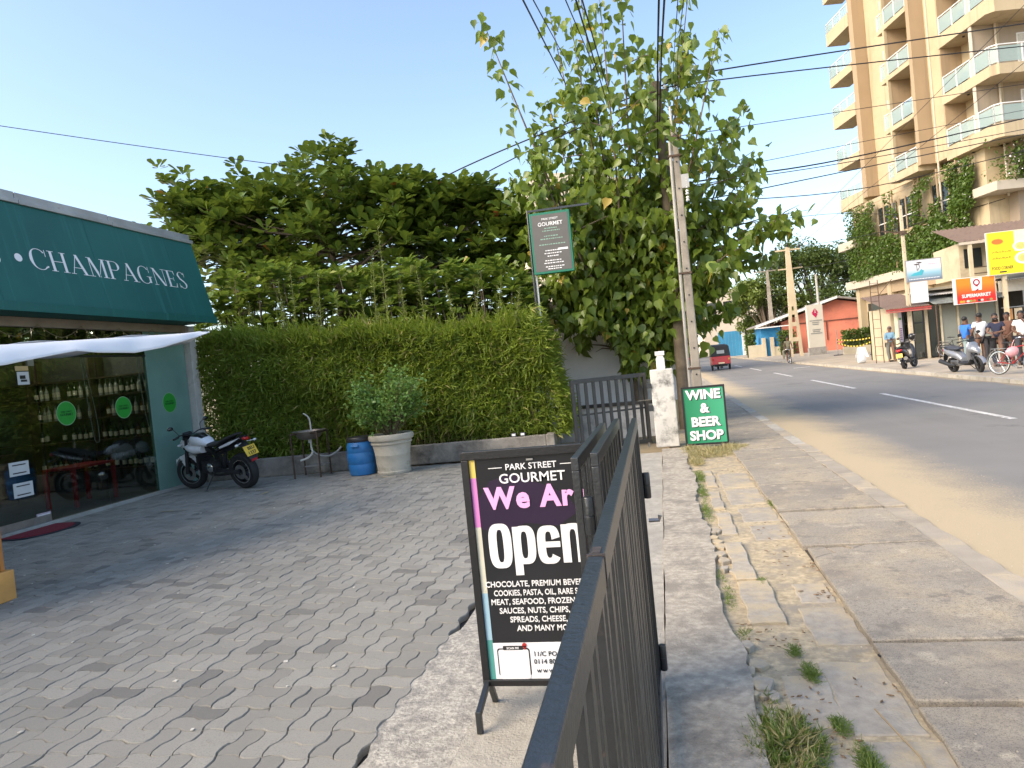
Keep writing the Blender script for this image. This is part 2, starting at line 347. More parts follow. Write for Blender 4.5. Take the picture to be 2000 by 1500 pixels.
# twig, pebbles and litter
MB().tube([(.72,2.35,.0),(.78,2.6,.01),(.80,2.85,.006),(.74,3.2,.012)], .004, 5).build('twig', M('dry twig', (.35,.26,.15), .9), fp)
lm = MB()
for (cx, cy, k, sp) in [(.46,4.05,26,.09),(.5,3.3,16,.06),(.88,4.75,18,.05),(.9,5.3,14,.04),(.55,3.0,12,.05),(.75,5.6,20,.12),(.8,3.45,10,.08),(1.3,4.3,8,.3),(.6,9.5,14,.2),(.7,6.4,10,.12)]:
    for q in range(k):
        x, y = random.gauss(cx, sp), random.gauss(cy, sp*1.3); r = random.uniform(.002,.0055); a0 = random.random()*6
        lm.prism([(x+r*2*math.cos(a0+j*1.57)*(1.6 if j % 2 else .6), y+r*2*math.sin(a0+j*1.57)*(1.6 if j % 2 else .6), -.012) for j in range(4)], (random.uniform(-.002,.002),0,random.uniform(.002,.005)))
lm.build('dry_litter', M('dry leaf litter', (.2,.13,.07), .95, .5, 30, 0), fp, kind='stuff')
MB().lathe([(.016,.0),(.022,.004),(.022,.008),(.016,.012)], 16, Matrix.Translation((.93,3.78,-.012)), cap=False).build('iron_ring', black_paint, fp)
def pebbles(name, par, boxes, r0, r1, m):
    mb = MB()
    for (x0, x1, y0, y1, z0, z1, k) in boxes:
        for q in range(k):
            x, y = random.uniform(x0, x1), y0+(y1-y0)*random.random()**1.5; z = z0+(z1-z0)*(x-x0)/(x1-x0); r = random.uniform(r0, r1); a0 = random.random()*6
            mb.lathe([(r*.8,0),(r,.35*r),(r*.5,.8*r)], 5, Matrix.Translation((x,y,z-.1*r)) @ Euler((random.gauss(0,.2),random.gauss(0,.2),a0)).to_matrix().to_4x4())
    return mb.build(name, m, par, kind='stuff')
peb = M('pale grit', (.4,.35,.27), .9, .5, 60, 0)
pebbles('grit', fp, [(.27,.9,2.3,11,-.024,-.024,520),(.95,1.8,2.3,9,.012,.012,130),(.0,.24,2.3,9,.013,.013,90)], .002, .006, peb)
pebbles('road_grit', marks, [(2.06,3.3,4,22,-.038,-.1,1100)], .002, .007, peb)
# concrete strip beside the gate, courtyard apron
conc2 = M('weathered concrete strip', (.40, .355, .285), .9, .28, 22, .9, 70, dirt=(.25, .222, .18), dirt_s=3.2, dirt_lo=.47, dirt_hi=.63)
def jag_strip(name, xl, xr, y0, y1, zt, m, jl=.0, jr=.03, th=.08, step=.12):
    mb = MB(); n = int((y1-y0)/step); vs = []
    for i in range(n+1):
        y = y0+(y1-y0)*i/n; a = xl+jl*(math.sin(y*3.1)+random.uniform(-1,1)*.7); b_ = xr+jr*(math.sin(y*2.3)+.5*math.sin(y*7)+random.uniform(-1,1)*.6)
        vs += [(a,y,zt),(b_,y,zt),(a,y,zt-th),(b_,y,zt-th)]
    fs = []
    for i in range(n):
        k = 4*i; fs += [(k,k+1,k+5,k+4),(k+1,k+3,k+7,k+5),(k+2,k,k+4,k+6)]
    fs += [(0,2,3,1),(4*n,4*n+1,4*n+3,4*n+2)]
    return mb.add(vs, fs).build(name, m, kind='structure')
jag_strip('concrete_strip', -.12, .25, -2, 11.9, .012, conc2, .004, .028)
apron_m = M('rough cement apron', (.40, .37, .31), .92, .25, 14, .9, 60, dirt=(.30, .28, .24), dirt_s=3.5, dirt_lo=.46, dirt_hi=.66)
jag_strip('concrete_apron', -1.0, -.125, -2, 11.6, .0, apron_m, .02, .002)
smear = M('cement smear', (.43, .40, .34), .95, .35, 45, 1.0, 60, dirt=(.22, .207, .185), dirt_s=11, dirt_lo=.44, dirt_hi=.64)
jag_strip('cement_haunch', -1.42, -.985, -2, 11.7, -.006, smear, .035, .012)
# ------------------------------------------------------------------ courtyard of wavy interlocking pavers
sheet('courtyard', -40, -1.3, -12, 12.4, -.045, M('paver joint sand', (.06, .056, .048), .95, .2, 20, .4))
court = bpy.data.objects['courtyard']
m, nt, b = newmat('grey paver'); paver_m = m
g = N(nt, 'NewGeometry'); oi = N(nt, 'ObjectInfo')
a = N(nt, 'Math', operation='ADD'); nt.links.new(g.outputs['Random Per Island'], a.inputs[0]); nt.links.new(oi.outputs['Random'], a.inputs[1])
fr = N(nt, 'Math', operation='FRACT'); nt.links.new(a.outputs[0], fr.inputs[0])
c1 = mix(nt, fr.outputs[0], (.215, .205, .178), (.315, .30, .26))
lt = N(nt, 'Math', operation='LESS_THAN'); nt.links.new(fr.outputs[0], lt.inputs[0]); lt.inputs[1].default_value = .07
c1 = mix(nt, lt.outputs[0], c1, (.165, .158, .14))
c1 = mix(nt, ramp(nt, noise(nt, .55, 6), .5, .95), c1, (.27, .257, .215))
c1 = mix(nt, ramp(nt, noise(nt, 120, 3), .5, .78), c1, (.2, .195, .18)); c1 = mix(nt, ramp(nt, noise(nt, 1.4, 9, rough=.75), .56, .72), c1, (.21, .2, .175))
nt.links.new(c1, b.inputs['Base Color']); b.inputs['Roughness'].default_value = .82; bump(nt, b, noise(nt, 140, 6, rough=.7), .5, .008)
U = .226; A = .0125
def wave(t): return A*max(-1, min(1, 1.5*math.sin(2*PI*t)))
TS = [0, .12, .25, .38, .5, .62, .75, .88, 1]
def paver_outline(kind):
    H = lambda c, t: (t*U, c*U+wave(t)); V = lambda c, t: (c*U-wave(t), t*U)
    half0 = [t for t in TS if t <= .5]; half1 = [t for t in TS if t >= .5]; mid = .5
    # boundary curves between cells follow the same wave, so that neighbours interlock
    if kind == 0: p = [H(0,t) for t in TS]+[V(1,t) for t in half0[1:]]+[H(.5,t) for t in TS[::-1]]+[V(0,t) for t in half0[::-1][1:-1]]
    if kind == 1: p = [H(.5,t) for t in TS]+[V(1,t) for t in half1[1:]]+[H(1,t) for t in TS[::-1]]+[V(0,t) for t in half1[::-1][1:-1]]
    if kind == 2: p = [H(0,t) for t in half0]+[V(.5,t) for t in TS[1:]]+[H(1,t) for t in half0[::-1][1:]]+[V(0,t) for t in TS[::-1][1:-1]]
    if kind == 3: p = [H(0,t) for t in half1]+[V(1,t) for t in TS[1:]]+[H(1,t) for t in half1[::-1][1:]]+[V(.5,t) for t in TS[::-1][1:-1]]
    q = []
    for x, y in p:
        if not q or math.hypot(x-q[-1][0], y-q[-1][1]) > 1e-4: q.append((x, y))
    return q
def paver_geo(kind):
    p = paver_outline(kind); cx = sum(x for x, y in p)/len(p); cy = sum(y for x, y in p)/len(p); n = len(p)
    def inset(d):
        out = []
        for x, y in p:
            L = math.hypot(x-cx, y-cy); out.append((x-(x-cx)/L*d, y-(y-cy)/L*d))
        return out
    a, c = inset(.0068), inset(.0028)
    vs = [(x,y,0) for x, y in a]+[(x,y,-.006) for x, y in c]+[(x,y,-.04) for x, y in c]
    fs = [tuple(range(n))]+[(n+i,n+(i+1)%n,(i+1)%n,i) for i in range(n)]+[(2*n+i,2*n+(i+1)%n,n+(i+1)%n,n+i) for i in range(n)]
    return np.array(vs), fs
PG = [paver_geo(k) for k in range(4)]
PM = []
for k in range(4):
    me = bpy.data.meshes.new('paver'); me.from_pydata(PG[k][0].tolist(), [], PG[k][1]); me.materials.append(paver_m); PM.append(me)
cells = []
nx = int(7.3/U); ny = int(13.2/U)
for i in range(nx+1):
    for j in range(ny):
        x = -1.42-U*(i+1); y = 12.05-U*(j+1)
        for k in ((0, 1) if (i+j) % 2 else (2, 3)):
            P = Vector((x+U/2, y+U/2, 0))-EYE; zc = P.dot(_f); u_ = P.dot(_r)/max(zc, .01); v_ = P.dot(_v)/max(zc, .01)
            cells.append((P.length if zc > 0 and abs(u_) < .72 and v_ > -.545 else 99+P.length, x, y, k))
cells.sort()
vs, fs = [], []
for q, (d, x, y, k) in enumerate(cells):
    dz = random.gauss(0, .0016); tx, ty = random.gauss(0, .006), random.gauss(0, .006)
    if q < 300:
        o = link('paver', PM[k], None, court); o.location = (x, y, dz); o.rotation_euler = (tx, ty, 0)
    else:
        V, F = PG[k]; n0 = len(vs)
        vs += [(a[0]+x, a[1]+y, a[2]+dz+a[1]*tx-a[0]*ty) for a in V]; fs += [tuple(n0+i for i in f) for f in F]
me = bpy.data.meshes.new('paver_field'); me.from_pydata(vs, [], fs); link('paver_field', me, paver_m, court, 'stuff')
mb = MB()
for k in range(90):                              # specks of litter and dead leaves
    x, y = random.uniform(-8, -1.6), random.uniform(2.6, 11.6); r = random.uniform(.006, .018); a0 = random.random()*6
    mb.prism([(x+r*math.cos(a0+j*1.57)*random.uniform(.6, 1.5), y+r*math.sin(a0+j*1.57), .003) for j in range(4)], (0,0,.004))
mb.build('litter', M('pale litter', (.55, .52, .45), .9, .3, 9, 0), court, kind='stuff')
yel = M('faded yellow line', (.36, .29, .14), .9, .3, 6, .3, dirt=(.27, .26, .24), dirt_s=4, dirt_lo=.4, dirt_hi=.55)
for a in [(-7.3,-6.3,10.45,10.52),(-6.3,-6.23,9.9,10.52),(-5.6,-4.4,10.95,11.02),(-7.4,-6.9,9.05,9.11),(-3.2,-2.0,11.1,11.17)]:
    sheet('parking_line', *a, .004, yel).parent = court
for o in court.children:
    if o.name.startswith('parking'): del o['kind']
# ------------------------------------------------------------------ grass tufts
grass_g = leafmat('green grass', (.08, .14, .025), (.22, .30, .06), trans=.25); grass_d = leafmat('dry grass', (.26, .24, .09), (.58, .48, .26), trans=.2)
def tuft(name, label, spots, n, ht, m, spread=1.0):
    ps, ds, ss = [], [], []
    for (x, y, rx, ry) in spots:
        for c_ in range(max(3, int(n*rx*ry*9))):           # small bunches of blades
            a = random.random()*6.28; r = random.random()**.6; px, py = x+rx*r*math.cos(a), y+ry*r*math.sin(a); hh = ht*random.uniform(.35,1.15)*(1.1-.6*r)
            for _ in range(random.randint(5, 14)):
                ps.append((px+random.gauss(0,.012), py+random.gauss(0,.012), -.012)); ds.append((random.gauss(0,.7)*spread, random.gauss(0,.7)*spread, random.uniform(.4,1.1))); ss.append(hh*random.uniform(.5,1.15))
    o = link(name, leaf_mesh(name, (LEAF_BLADE[0]*np.array([.7,1,1]), LEAF_BLADE[1]), leaf_mats(ps, ds, ss, np.tile([0,1.,0],(len(ps),1)))), m, None, 'stuff')
    return tag(o, label, 'grass')
tuft('grass_tuft', 'round half dry grass tuft on the sandy strip nearest the viewer', [(.35,2.92,.15,.3)], 330, .10, grass_d, 1.4)
tuft('grass_tuft', 'green blades within the round tuft nearest the viewer', [(.34,2.95,.15,.28)], 620, .10, grass_g, 1.2)
tuft('grass_row', 'thin green grass growing in the joint along the old paving', [(.62,2.35,.035,.25),(.62,2.8,.04,.17),(.58,3.1,.03,.08),(.56,3.6,.03,.12),(.53,3.85,.025,.08)], 2600, .05, grass_g, 1.1)
tuft('grass_row', 'patchy grass along the broken edge of the concrete strip', [(.28,4.7,.03,.3),(.27,5.1,.03,.2),(.3,7.2,.05,.5),(.31,8.2,.06,.5),(.33,9.2,.08,.5),(.3,4.1,.03,.1),(.33,3.35,.03,.1),(.52,5.0,.02,.2),(.93,7.4,.03,.25),(1.6,3.55,.09,.04)], 420, .05, grass_g, 1.1)
tuft('grass_patch', 'straw coloured dry grass patch under the green wine sign', [(.6,11.2,.42,.55),(.95,11.6,.25,.3),(.35,10.4,.12,.4),(.35,11.6,.2,.4)], 190, .12, grass_d, 1.0)
# ================================================================== the shop on the left
def W(o):
    p = o.parent; o.matrix_parent_inverse = (Matrix.Translation(p.location) @ p.rotation_euler.to_matrix().to_4x4()).inverted(); return o
def wb(mb, name, m, parent, **k): return W(mb.build(name, m, parent, **k))
FX = -8.7
shop = thing('shop_building', 'low shop with dark green sloping fascia and dark glass front beside the paved courtyard', 'shop', (FX, 8, 0))
m, nt, b = newmat('green awning cloth'); awn_m = m
mp = N(nt, 'Mapping'); mp.inputs['Scale'].default_value = (.6, 7, .35); nt.links.new(N(nt, 'NewGeometry').outputs['Position'], mp.inputs[0])
st = noise(nt, 1.3, 5, mp.outputs[0], .65)
c1 = mix(nt, ramp(nt, noise(nt, .6, 4), .3, .7), (.005, .10, .09), (.009, .135, .118)); c1 = mix(nt, ramp(nt, st, .55, .9), c1, (.03, .2, .18))
nt.links.new(c1, b.inputs['Base Color']); b.inputs['Roughness'].default_value = .6; bump(nt, b, noise(nt, 1.2, 3), .15, .05)
NB = -5.0; YE = 12.0
XB, ZB, XT, ZT = -8.0, 2.97, -8.36, 4.47
fascia = wb(MB().prism([(XB,NB,ZB),(XT,NB,ZT),(XT-.25,NB,ZT),(FX,NB,ZB)], (0,YE-NB,0)), 'fascia', awn_m, shop, bevel=.015)
for ys__ in (-3.2,-1.4,.4,2.2,4.0,5.8,7.6,9.4,11.2):
    MB().prism([(XB+.003,ys__,ZB),(XT+.003,ys__,ZT),(XT+.006,ys__+.006,ZT),(XB+.006,ys__+.006,ZB)], (0,.012,0)).build('cloth_seam', awn_m, fascia)
wb(MB().box(XB+.002,XB+.012,NB,YE,ZB-.03,ZB+.09), 'fascia_hem', awn_m, shop)
grey_sheet = M('weathered galvanised sheet', (.42, .43, .43), .5, .2, 2, .2, 30, .4, dirt=(.22, .12, .06), dirt_s=2.8, dirt_lo=.62, dirt_hi=.72)
for (y0, y1, dz) in [(NB,4.6,0),(4.61,8.3,.004),(8.31,10.0,0),(10.01,12.02,-.006)]:
    wb(MB().box(XT-.05,XT+.03,y0,y1,ZT-.005+dz,ZT+.06+dz).box(XT-.30,XT-.04,y0,y1,ZT+.05+dz,ZT+.17+dz), 'parapet_flashing', grey_sheet, shop, bevel=.006)
wall_teal = M('teal painted panel', (.16, .29, .25), .35, .12, 1.5, .1)
beige = M('beige beam', (.33, .28, .23), .7, .15, 3, .3)
wb(MB().box(FX-.12,FX+.06,NB,YE+.02,2.83,2.965), 'lintel_beam', beige, shop, bevel=.008)
wb(MB().box(FX-.06,FX+.0,10.87,11.93,.05,2.83), 'teal_panel', wall_teal, shop, bevel=.006)
wb(MB().box(FX-.12,FX+.12,11.95,12.13,0,2.95), 'corner_column', M('flaking white column', (.5, .49, .46), .85, .2, 3, .5, dirt=(.2,.19,.17), dirt_s=3), shop, bevel=.01)
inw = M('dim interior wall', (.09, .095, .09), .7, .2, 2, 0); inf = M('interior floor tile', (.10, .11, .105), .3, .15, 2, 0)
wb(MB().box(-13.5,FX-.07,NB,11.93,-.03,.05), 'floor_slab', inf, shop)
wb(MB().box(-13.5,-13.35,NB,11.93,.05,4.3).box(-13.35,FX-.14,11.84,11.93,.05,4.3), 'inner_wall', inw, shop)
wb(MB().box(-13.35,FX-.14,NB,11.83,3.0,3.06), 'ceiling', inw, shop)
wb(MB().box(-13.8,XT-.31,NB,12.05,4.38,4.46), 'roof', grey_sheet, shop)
wb(MB().box(FX-.08,FX+.05,NB,11.94,0,.055), 'sill', M('pale sill', (.36,.36,.34), .6, .15, 3, .2, dirt=(.2,.19,.17)), shop, bevel=.006)
shop_glass = glassmat('tinted shop glass', (.68, .74, .72), .09)
for (y0, y1) in [(8.63,9.73),(9.745,10.865)]:
    g_ = wb(MB().box(FX-.012,FX,y0,y1,.06,2.4), 'glass_pane', shop_glass, shop)
for (y0, y1) in [(NB,7.55),(7.57,8.62),(8.64,9.73),(9.75,10.865)]:
    wb(MB().box(FX-.012,FX,y0,y1,2.42,2.825), 'transom_pane', glassmat('transom glass', (.12,.15,.13), .16), shop)
wb(MB().box(FX-.03,FX+.012,NB,10.865,2.395,2.425), 'transom_bar', M('bronze bar', (.05,.05,.045), .4, metal=.6), shop)
door = wb(MB().box(FX-.012,FX,7.57,8.6,.07,2.38), 'glass_door', shop_glass, shop)
MB().box(FX-.02,FX+.008,7.57,8.6,.06,.16).build('patch_fitting', steel, door); MB().box(FX-.02,FX+.008,8.5,8.6,2.28,2.39).build('patch_fitting', steel, door)
MB().tube([(FX+.05,7.75,.8),(FX+.05,7.75,1.7)], .018, 10).build('door_handle', steel, door)
paper = flat('white paper', (.6, .62, .62)); grn = flat('green decal', (.02, .3, .035)); dgrn = flat('dark green print', (.008, .1, .02)); gedge = flat('pale green rim', (.25, .45, .25))
wb(MB().box(FX-.012,FX,NB,7.55,.06,2.38), 'glass_pane', shop_glass, shop)
for (y0, y1, z0, z1) in [(8.02,8.33,.78,.97),(8.05,8.36,.48,.68)]:
    MB().box(FX+.002,FX+.004,y0,y1,z0,z1).build('notice_paper', paper, door)
    MB().box(FX+.0045,FX+.006,y0+.05,y1-.05,z0+.03,z0+.045).box(FX+.0045,FX+.006,y0+.05,y1-.05,z1-.05,z1-.035).build('print_line', dark_plastic, door)
MB().box(FX+.002,FX+.004,8.31,8.5,2.02,2.2).build('camera_notice', paper, door)
MB().box(FX+.0045,FX+.006,8.36,8.46,2.06,2.09).box(FX+.0045,FX+.006,8.35,8.44,2.10,2.15).build('camera_symbol', black_paint, door)
MB().box(FX+.002,FX+.004,8.29,8.5,2.215,2.28).build('orange_strip', flat('amber strip', (.55,.38,.18)), door)
MB().box(FX+.002,FX+.004,8.36,8.6,.08,.2).build('threshold_notice', flat('mauve notice', (.45,.38,.45)), door)
for k in range(3): MB().box(FX+.0045,FX+.006,8.38,8.58,.10+.033*k,.112+.033*k).build('print_line', white_print, door)
for y in (9.07, 10.23, 11.36):
    Mx = Matrix.Translation((FX+.001, y, 1.56)) @ Matrix.Rotation(PI/2, 4, 'Y')
    d = wb(MB().lathe([(.172,0),(.172,.003)], 36, Mx), 'round_decal', grn, shop)
    mbr = MB(); mbr.lathe([(.172,.0032),(.18,.0032),(.18,0),(.172,0)], 36, Mx, cap=False); mbr.build('decal_rim', gedge, d)
    q = text('PARK STREET', .034, dgrn, d, (FX+.0055, y, 1.575), (PI/2,0,PI/2)); q = text('GOURMET', .05, dgrn, d, (FX+.0055, y, 1.527), (PI/2,0,PI/2), .02)
for y, zb in ((9.62, 1.06), (10.83, 1.18)):        # blind chains hanging in loops
    wb(MB().tube(smoothpath([(FX-.06,y-.10,2.38),(FX-.06,y-.05,1.6),(FX-.06,y+.0,zb+.06),(FX-.06,y+.05,zb),(FX-.06,y+.10,zb+.06),(FX-.06,y+.07,1.6),(FX-.06,y-.06,2.38)],5), .006, 5), 'blind_chain', flat('chain', (.35,.35,.34)), shop)
# serif lettering on the fascia, drawn stroke by stroke
class Glyphs:
    def __init__(s): s.mb = MB(); s.k = 0
    def poly(s, pts, ox):
        s.k += 1; z = .004+.00025*(s.k % 12); s.mb.prism([(x+ox, y, z-.003) for x, y in pts], (0,0,.003))
    def rect(s, x0, x1, y0, y1, ox): s.poly([(x0,y0),(x1,y0),(x1,y1),(x0,y1)], ox)
    def stem(s, x, ox, w=.125, a=0, b=1, ser=True):
        s.rect(x, x+w, a, b, ox)
        if ser:
            for y in (a, b): s.rect(x-.09, x+w+.09, y-(.028 if y > .5 else 0), y+(0 if y > .5 else .028), ox)
    def diag(s, x0, y0, x1, y1, w, ox): s.poly([(x0,y0),(x0+w,y0),(x1+w,y1),(x1,y1)], ox)
    def arc(s, cx, cy, rx, ry, a0, a1, thick, thin, ox, n=22):
        a, b = [], []
        for i in range(n+1):
            t = R(a0+(a1-a0)*i/n); w_ = thin+(thick-thin)*abs(math.cos(t))**1.6
            a.append((cx+rx*math.cos(t), cy+ry*math.sin(t))); b.append((cx+(rx-w_)*math.cos(t), cy+(ry-thin)*math.sin(t)))
        for i in range(n): s.poly([a[i], a[i+1], b[i+1], b[i]], ox)
    def draw(s, ch, ox):
        T = .03
        if ch == 'C': s.arc(.45,.5,.42,.52,42,318,.14,T,ox); s.rect(.77,.80,.66,1.0,ox); s.poly([(.74,.2),(.77,.22),(.82,.2),(.80,.13),(.74,.12)],ox); return .90
        if ch == 'G': s.arc(.45,.5,.42,.52,42,312,.14,T,ox); s.rect(.77,.80,.66,1.0,ox); s.rect(.70,.82,.06,.42,ox); s.rect(.58,.92,.40,.428,ox); return .98
        if ch == 'H': s.stem(.10,ox); s.stem(.66,ox); s.rect(.2,.68,.49,.52,ox); return .94
        if ch == 'A':
            s.diag(.38,1.02,.72,0,.135,ox); s.diag(.10,0,.43,1.0,.035,ox); s.rect(.2,.64,.32,.35,ox); s.rect(.0,.25,0,.028,ox); s.rect(.6,.98,0,.028,ox); return .96
        if ch == 'M':
            s.rect(.13,.165,0,1,ox); s.diag(.11,1,.47,0,.14,ox); s.diag(.50,0,.84,1,.035,ox); s.stem(.82,ox); s.rect(.02,.28,0,.028,ox); s.rect(.02,.2,.972,1,ox); return 1.08
        if ch == 'P': s.stem(.10,ox); s.arc(.42,.745,.31,.257,-90,90,.13,T,ox,14); s.rect(.2,.43,.972,1.0,ox); s.rect(.2,.43,.488,.516,ox); return .80
        if ch == 'N': s.rect(.13,.165,0,1,ox); s.diag(.08,1,.68,0,.14,ox); s.rect(.79,.825,0,1,ox); s.rect(.02,.28,0,.028,ox); s.rect(.02,.2,.972,1,ox); s.rect(.67,.95,.972,1,ox); return .98
        if ch == 'E':
            s.stem(.10,ox); s.rect(.2,.64,0,.03,ox); s.rect(.2,.62,.97,1,ox); s.rect(.2,.5,.49,.52,ox); s.rect(.485,.51,.38,.63,ox)
            s.poly([(.62,0),(.66,.27),(.64,.27),(.56,.0)],ox); s.poly([(.6,1),(.63,.75),(.61,.75),(.54,1)],ox); return .76
        if ch == 'S':
            s.arc(.34,.75,.27,.27,30,180,.11,T,ox,14); s.arc(.36,.26,.28,.28,-150,0,.12,T,ox,14)
            s.poly([(.07,.75),(.19,.78),(.26,.62),(.5,.44),(.64,.26),(.53,.22),(.46,.36),(.2,.54)],ox); s.rect(.575,.6,.72,1.0,ox); s.rect(.09,.115,0,.28,ox); return .74
        if ch == 'O': s.arc(.47,.5,.44,.52,0,360,.14,T,ox,30); return .98
        return .4
slope = Vector((XT-XB, 0, ZT-ZB)).normalized()
def on_fascia(y, t, h):                            # matrix: x along the shop, y up the slope
    o = Vector((XB,0,ZB))+slope*t; nrm = Vector((0,1,0)).cross(slope)
    return Matrix(((0,slope.x*h,nrm.x*h,o.x+nrm.x*.002),(h,0,0,y),(0,slope.z*h,nrm.z*h,o.z+nrm.z*.002),(0,0,0,1)))
word = 'CHAMPAGNES'; probe = Glyphs(); adv = [probe.draw(c, 0) for c in word]; HT = .30
tot = sum(adv); y0 = 8.20; Wd = 11.50-8.20; sxy = Wd/tot
x = 0
for c, a in zip(word, adv):
    gl = Glyphs(); gl.draw(c, 0); o = gl.mb.build('letter', white_print, fascia)
    Mm = on_fascia(y0+x*sxy, .60, HT); Mm[1][0] = sxy; o.matrix_local = Mm; x += a
mbd = MB(); mbd.lathe([(.16,0),(.16,.012)], 24); o = mbd.build('dot', white_print, fascia); o.matrix_local = on_fascia(8.03, .60+.13, .36)
gl = Glyphs(); gl.draw('S', 0); o = gl.mb.build('letter', white_print, fascia); Mm = on_fascia(7.52, .60, HT); Mm[1][0] = .36; o.matrix_local = Mm
gl = Glyphs(); gl.draw('E', 0); o = gl.mb.build('letter', white_print, fascia); Mm = on_fascia(7.2, .60, HT); Mm[1][0] = .36; o.matrix_local = Mm
# interior: shelves with bottles, red table, dark cabinets
shw = M('dark shelf wood', (.05, .03, .02), .5, .2, 6, .1)
su = thing('wall_shelf', 'dark wooden bottle shelves on the end wall inside the shop', 'shelf', (-10.9, 11.6, .05))
for z in (.45, 1.0, 1.42, 1.82, 2.16): wb(MB().box(-13.2,-9.0,11.45,11.8,z-.025,z), 'shelf_board', shw, su)
for x in (-13.2, -11.8, -10.4, -9.02): wb(MB().box(x-.02,x+.02,11.44,11.81,.051,2.6), 'side_panel', shw, su)
bt = MB().lathe([(.036,0),(.038,.01),(.038,.17),(.03,.2),(.014,.23),(.013,.29),(.016,.295),(.016,.31)], 10).mesh('bottle', True)
lb = MB().lathe([(.0385,.05),(.0385,.14)], 10, cap=False).mesh('bottle_label')
bm_ = [M('bottle green', (.01,.03,.012), .12, .1, 3, 0, coat=.5), M('bottle amber', (.09,.03,.01), .12, .1, 3, 0, coat=.5), M('bottle clear', (.3,.32,.3), .12, .1, 3, 0, coat=.5)]
bts = []
for q_ in bm_: me = bt.copy(); me.materials.append(q_); bts.append(me)
lm_ = flat('bottle label', (.6,.57,.45))
for (z, x0, x1, k0) in [(1.0,-11.7,-10.5,0),(1.42,-11.7,-10.5,2),(1.82,-11.7,-10.5,2),(1.0,-10.3,-9.15,0),(1.42,-10.3,-9.15,1),(1.82,-10.3,-9.15,2),(.45,-11.7,-9.15,0)]:
    x = x0; i = 0
    while x < x1:
        if random.random() < .88:
            me = bts[(k0+(random.random() < .3)) % 3]
            b_ = link('bottle', me); b_.location = (x, 11.56+random.uniform(-.03,.03), z); b_.scale = (1,1,random.uniform(.85,1.05))
            tag(b_, 'bottle standing in a row on the shelves inside the dark shop', 'bottle', 'bottles on the shop shelves')
            link('bottle_label', lb, lm_, b_)
        x += .125
rt = thing('red_table', 'red metal table standing just inside the shop glass', 'table', (-9.55, 10.1, .05))
redin = flat('red enamel', (.35,.015,.02), .4)
MB().box(-.3,.3,-.45,.45,.60,.64).build('table_top', redin, rt, bevel=.006)
for sx_ in (-1,1):
    for sy_ in (-1,1): MB().box(sx_*.27-.025,sx_*.27+.025,sy_*.42-.025,sy_*.42+.025,0,.60).build('leg', redin, rt)
mbs = MB(); mbs.box(-.35,.35,-1.1,1.1,0,.85).box(-.37,.37,-1.12,1.12,.85,.88)
ct = thing('display_counter', 'dark display counter deep inside the shop behind the glass', 'counter', (-11.6, 9.4, .05)); mbs.build('carcass', shw, ct)
for (x_, y_, wh) in ((-10.75, 10.55, 'left'), (-9.75, 10.9, 'right')):       # the two lit ceiling spots seen through the glass
    cl = thing('ceiling_spot', 'small lit ceiling spot inside the shop, %s one' % wh, 'lamp', (x_, y_, 2.98), 0, 'ceiling spots in the shop')
    MB().lathe([(.06,-.05),(.06,.02)], 16).build('housing', dark_plastic, cl)
    em, ent, eb = newmat('lit spot lens ' + wh); eb.inputs['Emission Color'].default_value = (1,.93,.8,1); eb.inputs['Emission Strength'].default_value = 12
    MB().lathe([(.035,-.056),(.035,-.051)], 16).build('lens', em, cl)
    ld_ = bpy.data.lights.new('spot_lamp', 'POINT'); ld_.energy = 9; ld_.color = (1,.9,.75); ld_.shadow_soft_size = .04
    lo = bpy.data.objects.new('spot_lamp', ld_); C.objects.link(lo); lo.parent = cl; lo.location = (0,0,-.12)
# string of small lamps along the lintel
sl = thing('string_light', 'drooping string of little bulbs hung along the shop lintel', 'string light', (FX+.1, 8, 2.87))
mbb = MB(); pts = []
for i in range(7):
    ya = 7.1+i*.78; pts += [(FX+.09, ya+.78*t/8, 2.86-.17*math.sin(PI*t/8)-.01*(t==4)) for t in range(8)]
pts.append((FX+.09, 7.1+7*.78, 2.86)); wb(MB().tube(pts, .0055, 4), 'cable', flat('cable tan', (.22,.19,.12)), sl)
for i, p in enumerate(pts):
    if i % 2: mbb.ell((p[0], p[1], p[2]-.02), (.011,.011,.017), 6, 4)
wb(mbb, 'bulbs', flat('bulb', (.5,.42,.2), .2), sl, kind='stuff')
# white stall canopy in front of the shop
tarp_m = M('white tarpaulin', (.72, .74, .77), .55, .05, 2, .25, 9); nt = tarp_m.node_tree
can = thing('stall_canopy', 'white tarpaulin stall canopy tilted in front of the shop doors', 'canopy', (-6.9, 5.2, 0))
Pa = Vector((-6.2, 4.6, 2.22)); Pb = Vector((-5.27, 7.68, 2.37))
def drop(s): return [(.0,.24),(.30,.20),(.42,.15),(.5,.12),(.56,.15),(.70,.185),(.80,.15),(.88,.10),(.95,.06),(1,.012)]
def dr(s):
    L = drop(s)
    for (a, da), (b2, db) in zip(L, L[1:]):
        if a <= s <= b2: return da+(db-da)*(s-a)/(b2-a)
    return .01
nS, nT = 60, 8; vs = []; fs = []
for i in range(nS+1):
    s_ = i/nS; base = Pa.lerp(Pb, s_); dd = dr(s_)
    for j in range(nT+1):
        t = j/nT; sag = .012*math.sin(s_*23+t*2)+.008*math.sin(s_*51)
        vs.append(base+Vector((.20*t*(1-.6*s_), -.16*t*(1-.6*s_), -dd*t+.03*math.sin(PI*t)*(1 if s_ < .97 else .2)))+Vector((sag*t, 0, 0)))
for i in range(nS):
    for j in range(nT): k = i*(nT+1)+j; fs.append((k, k+1, k+nT+2, k+nT+1))
o = wb(MB().add(vs, fs), 'front_flap', tarp_m, can, smooth=True); sm = o.modifiers.new('t', 'SOLIDIFY'); sm.thickness = .004
vs = []; fs = []
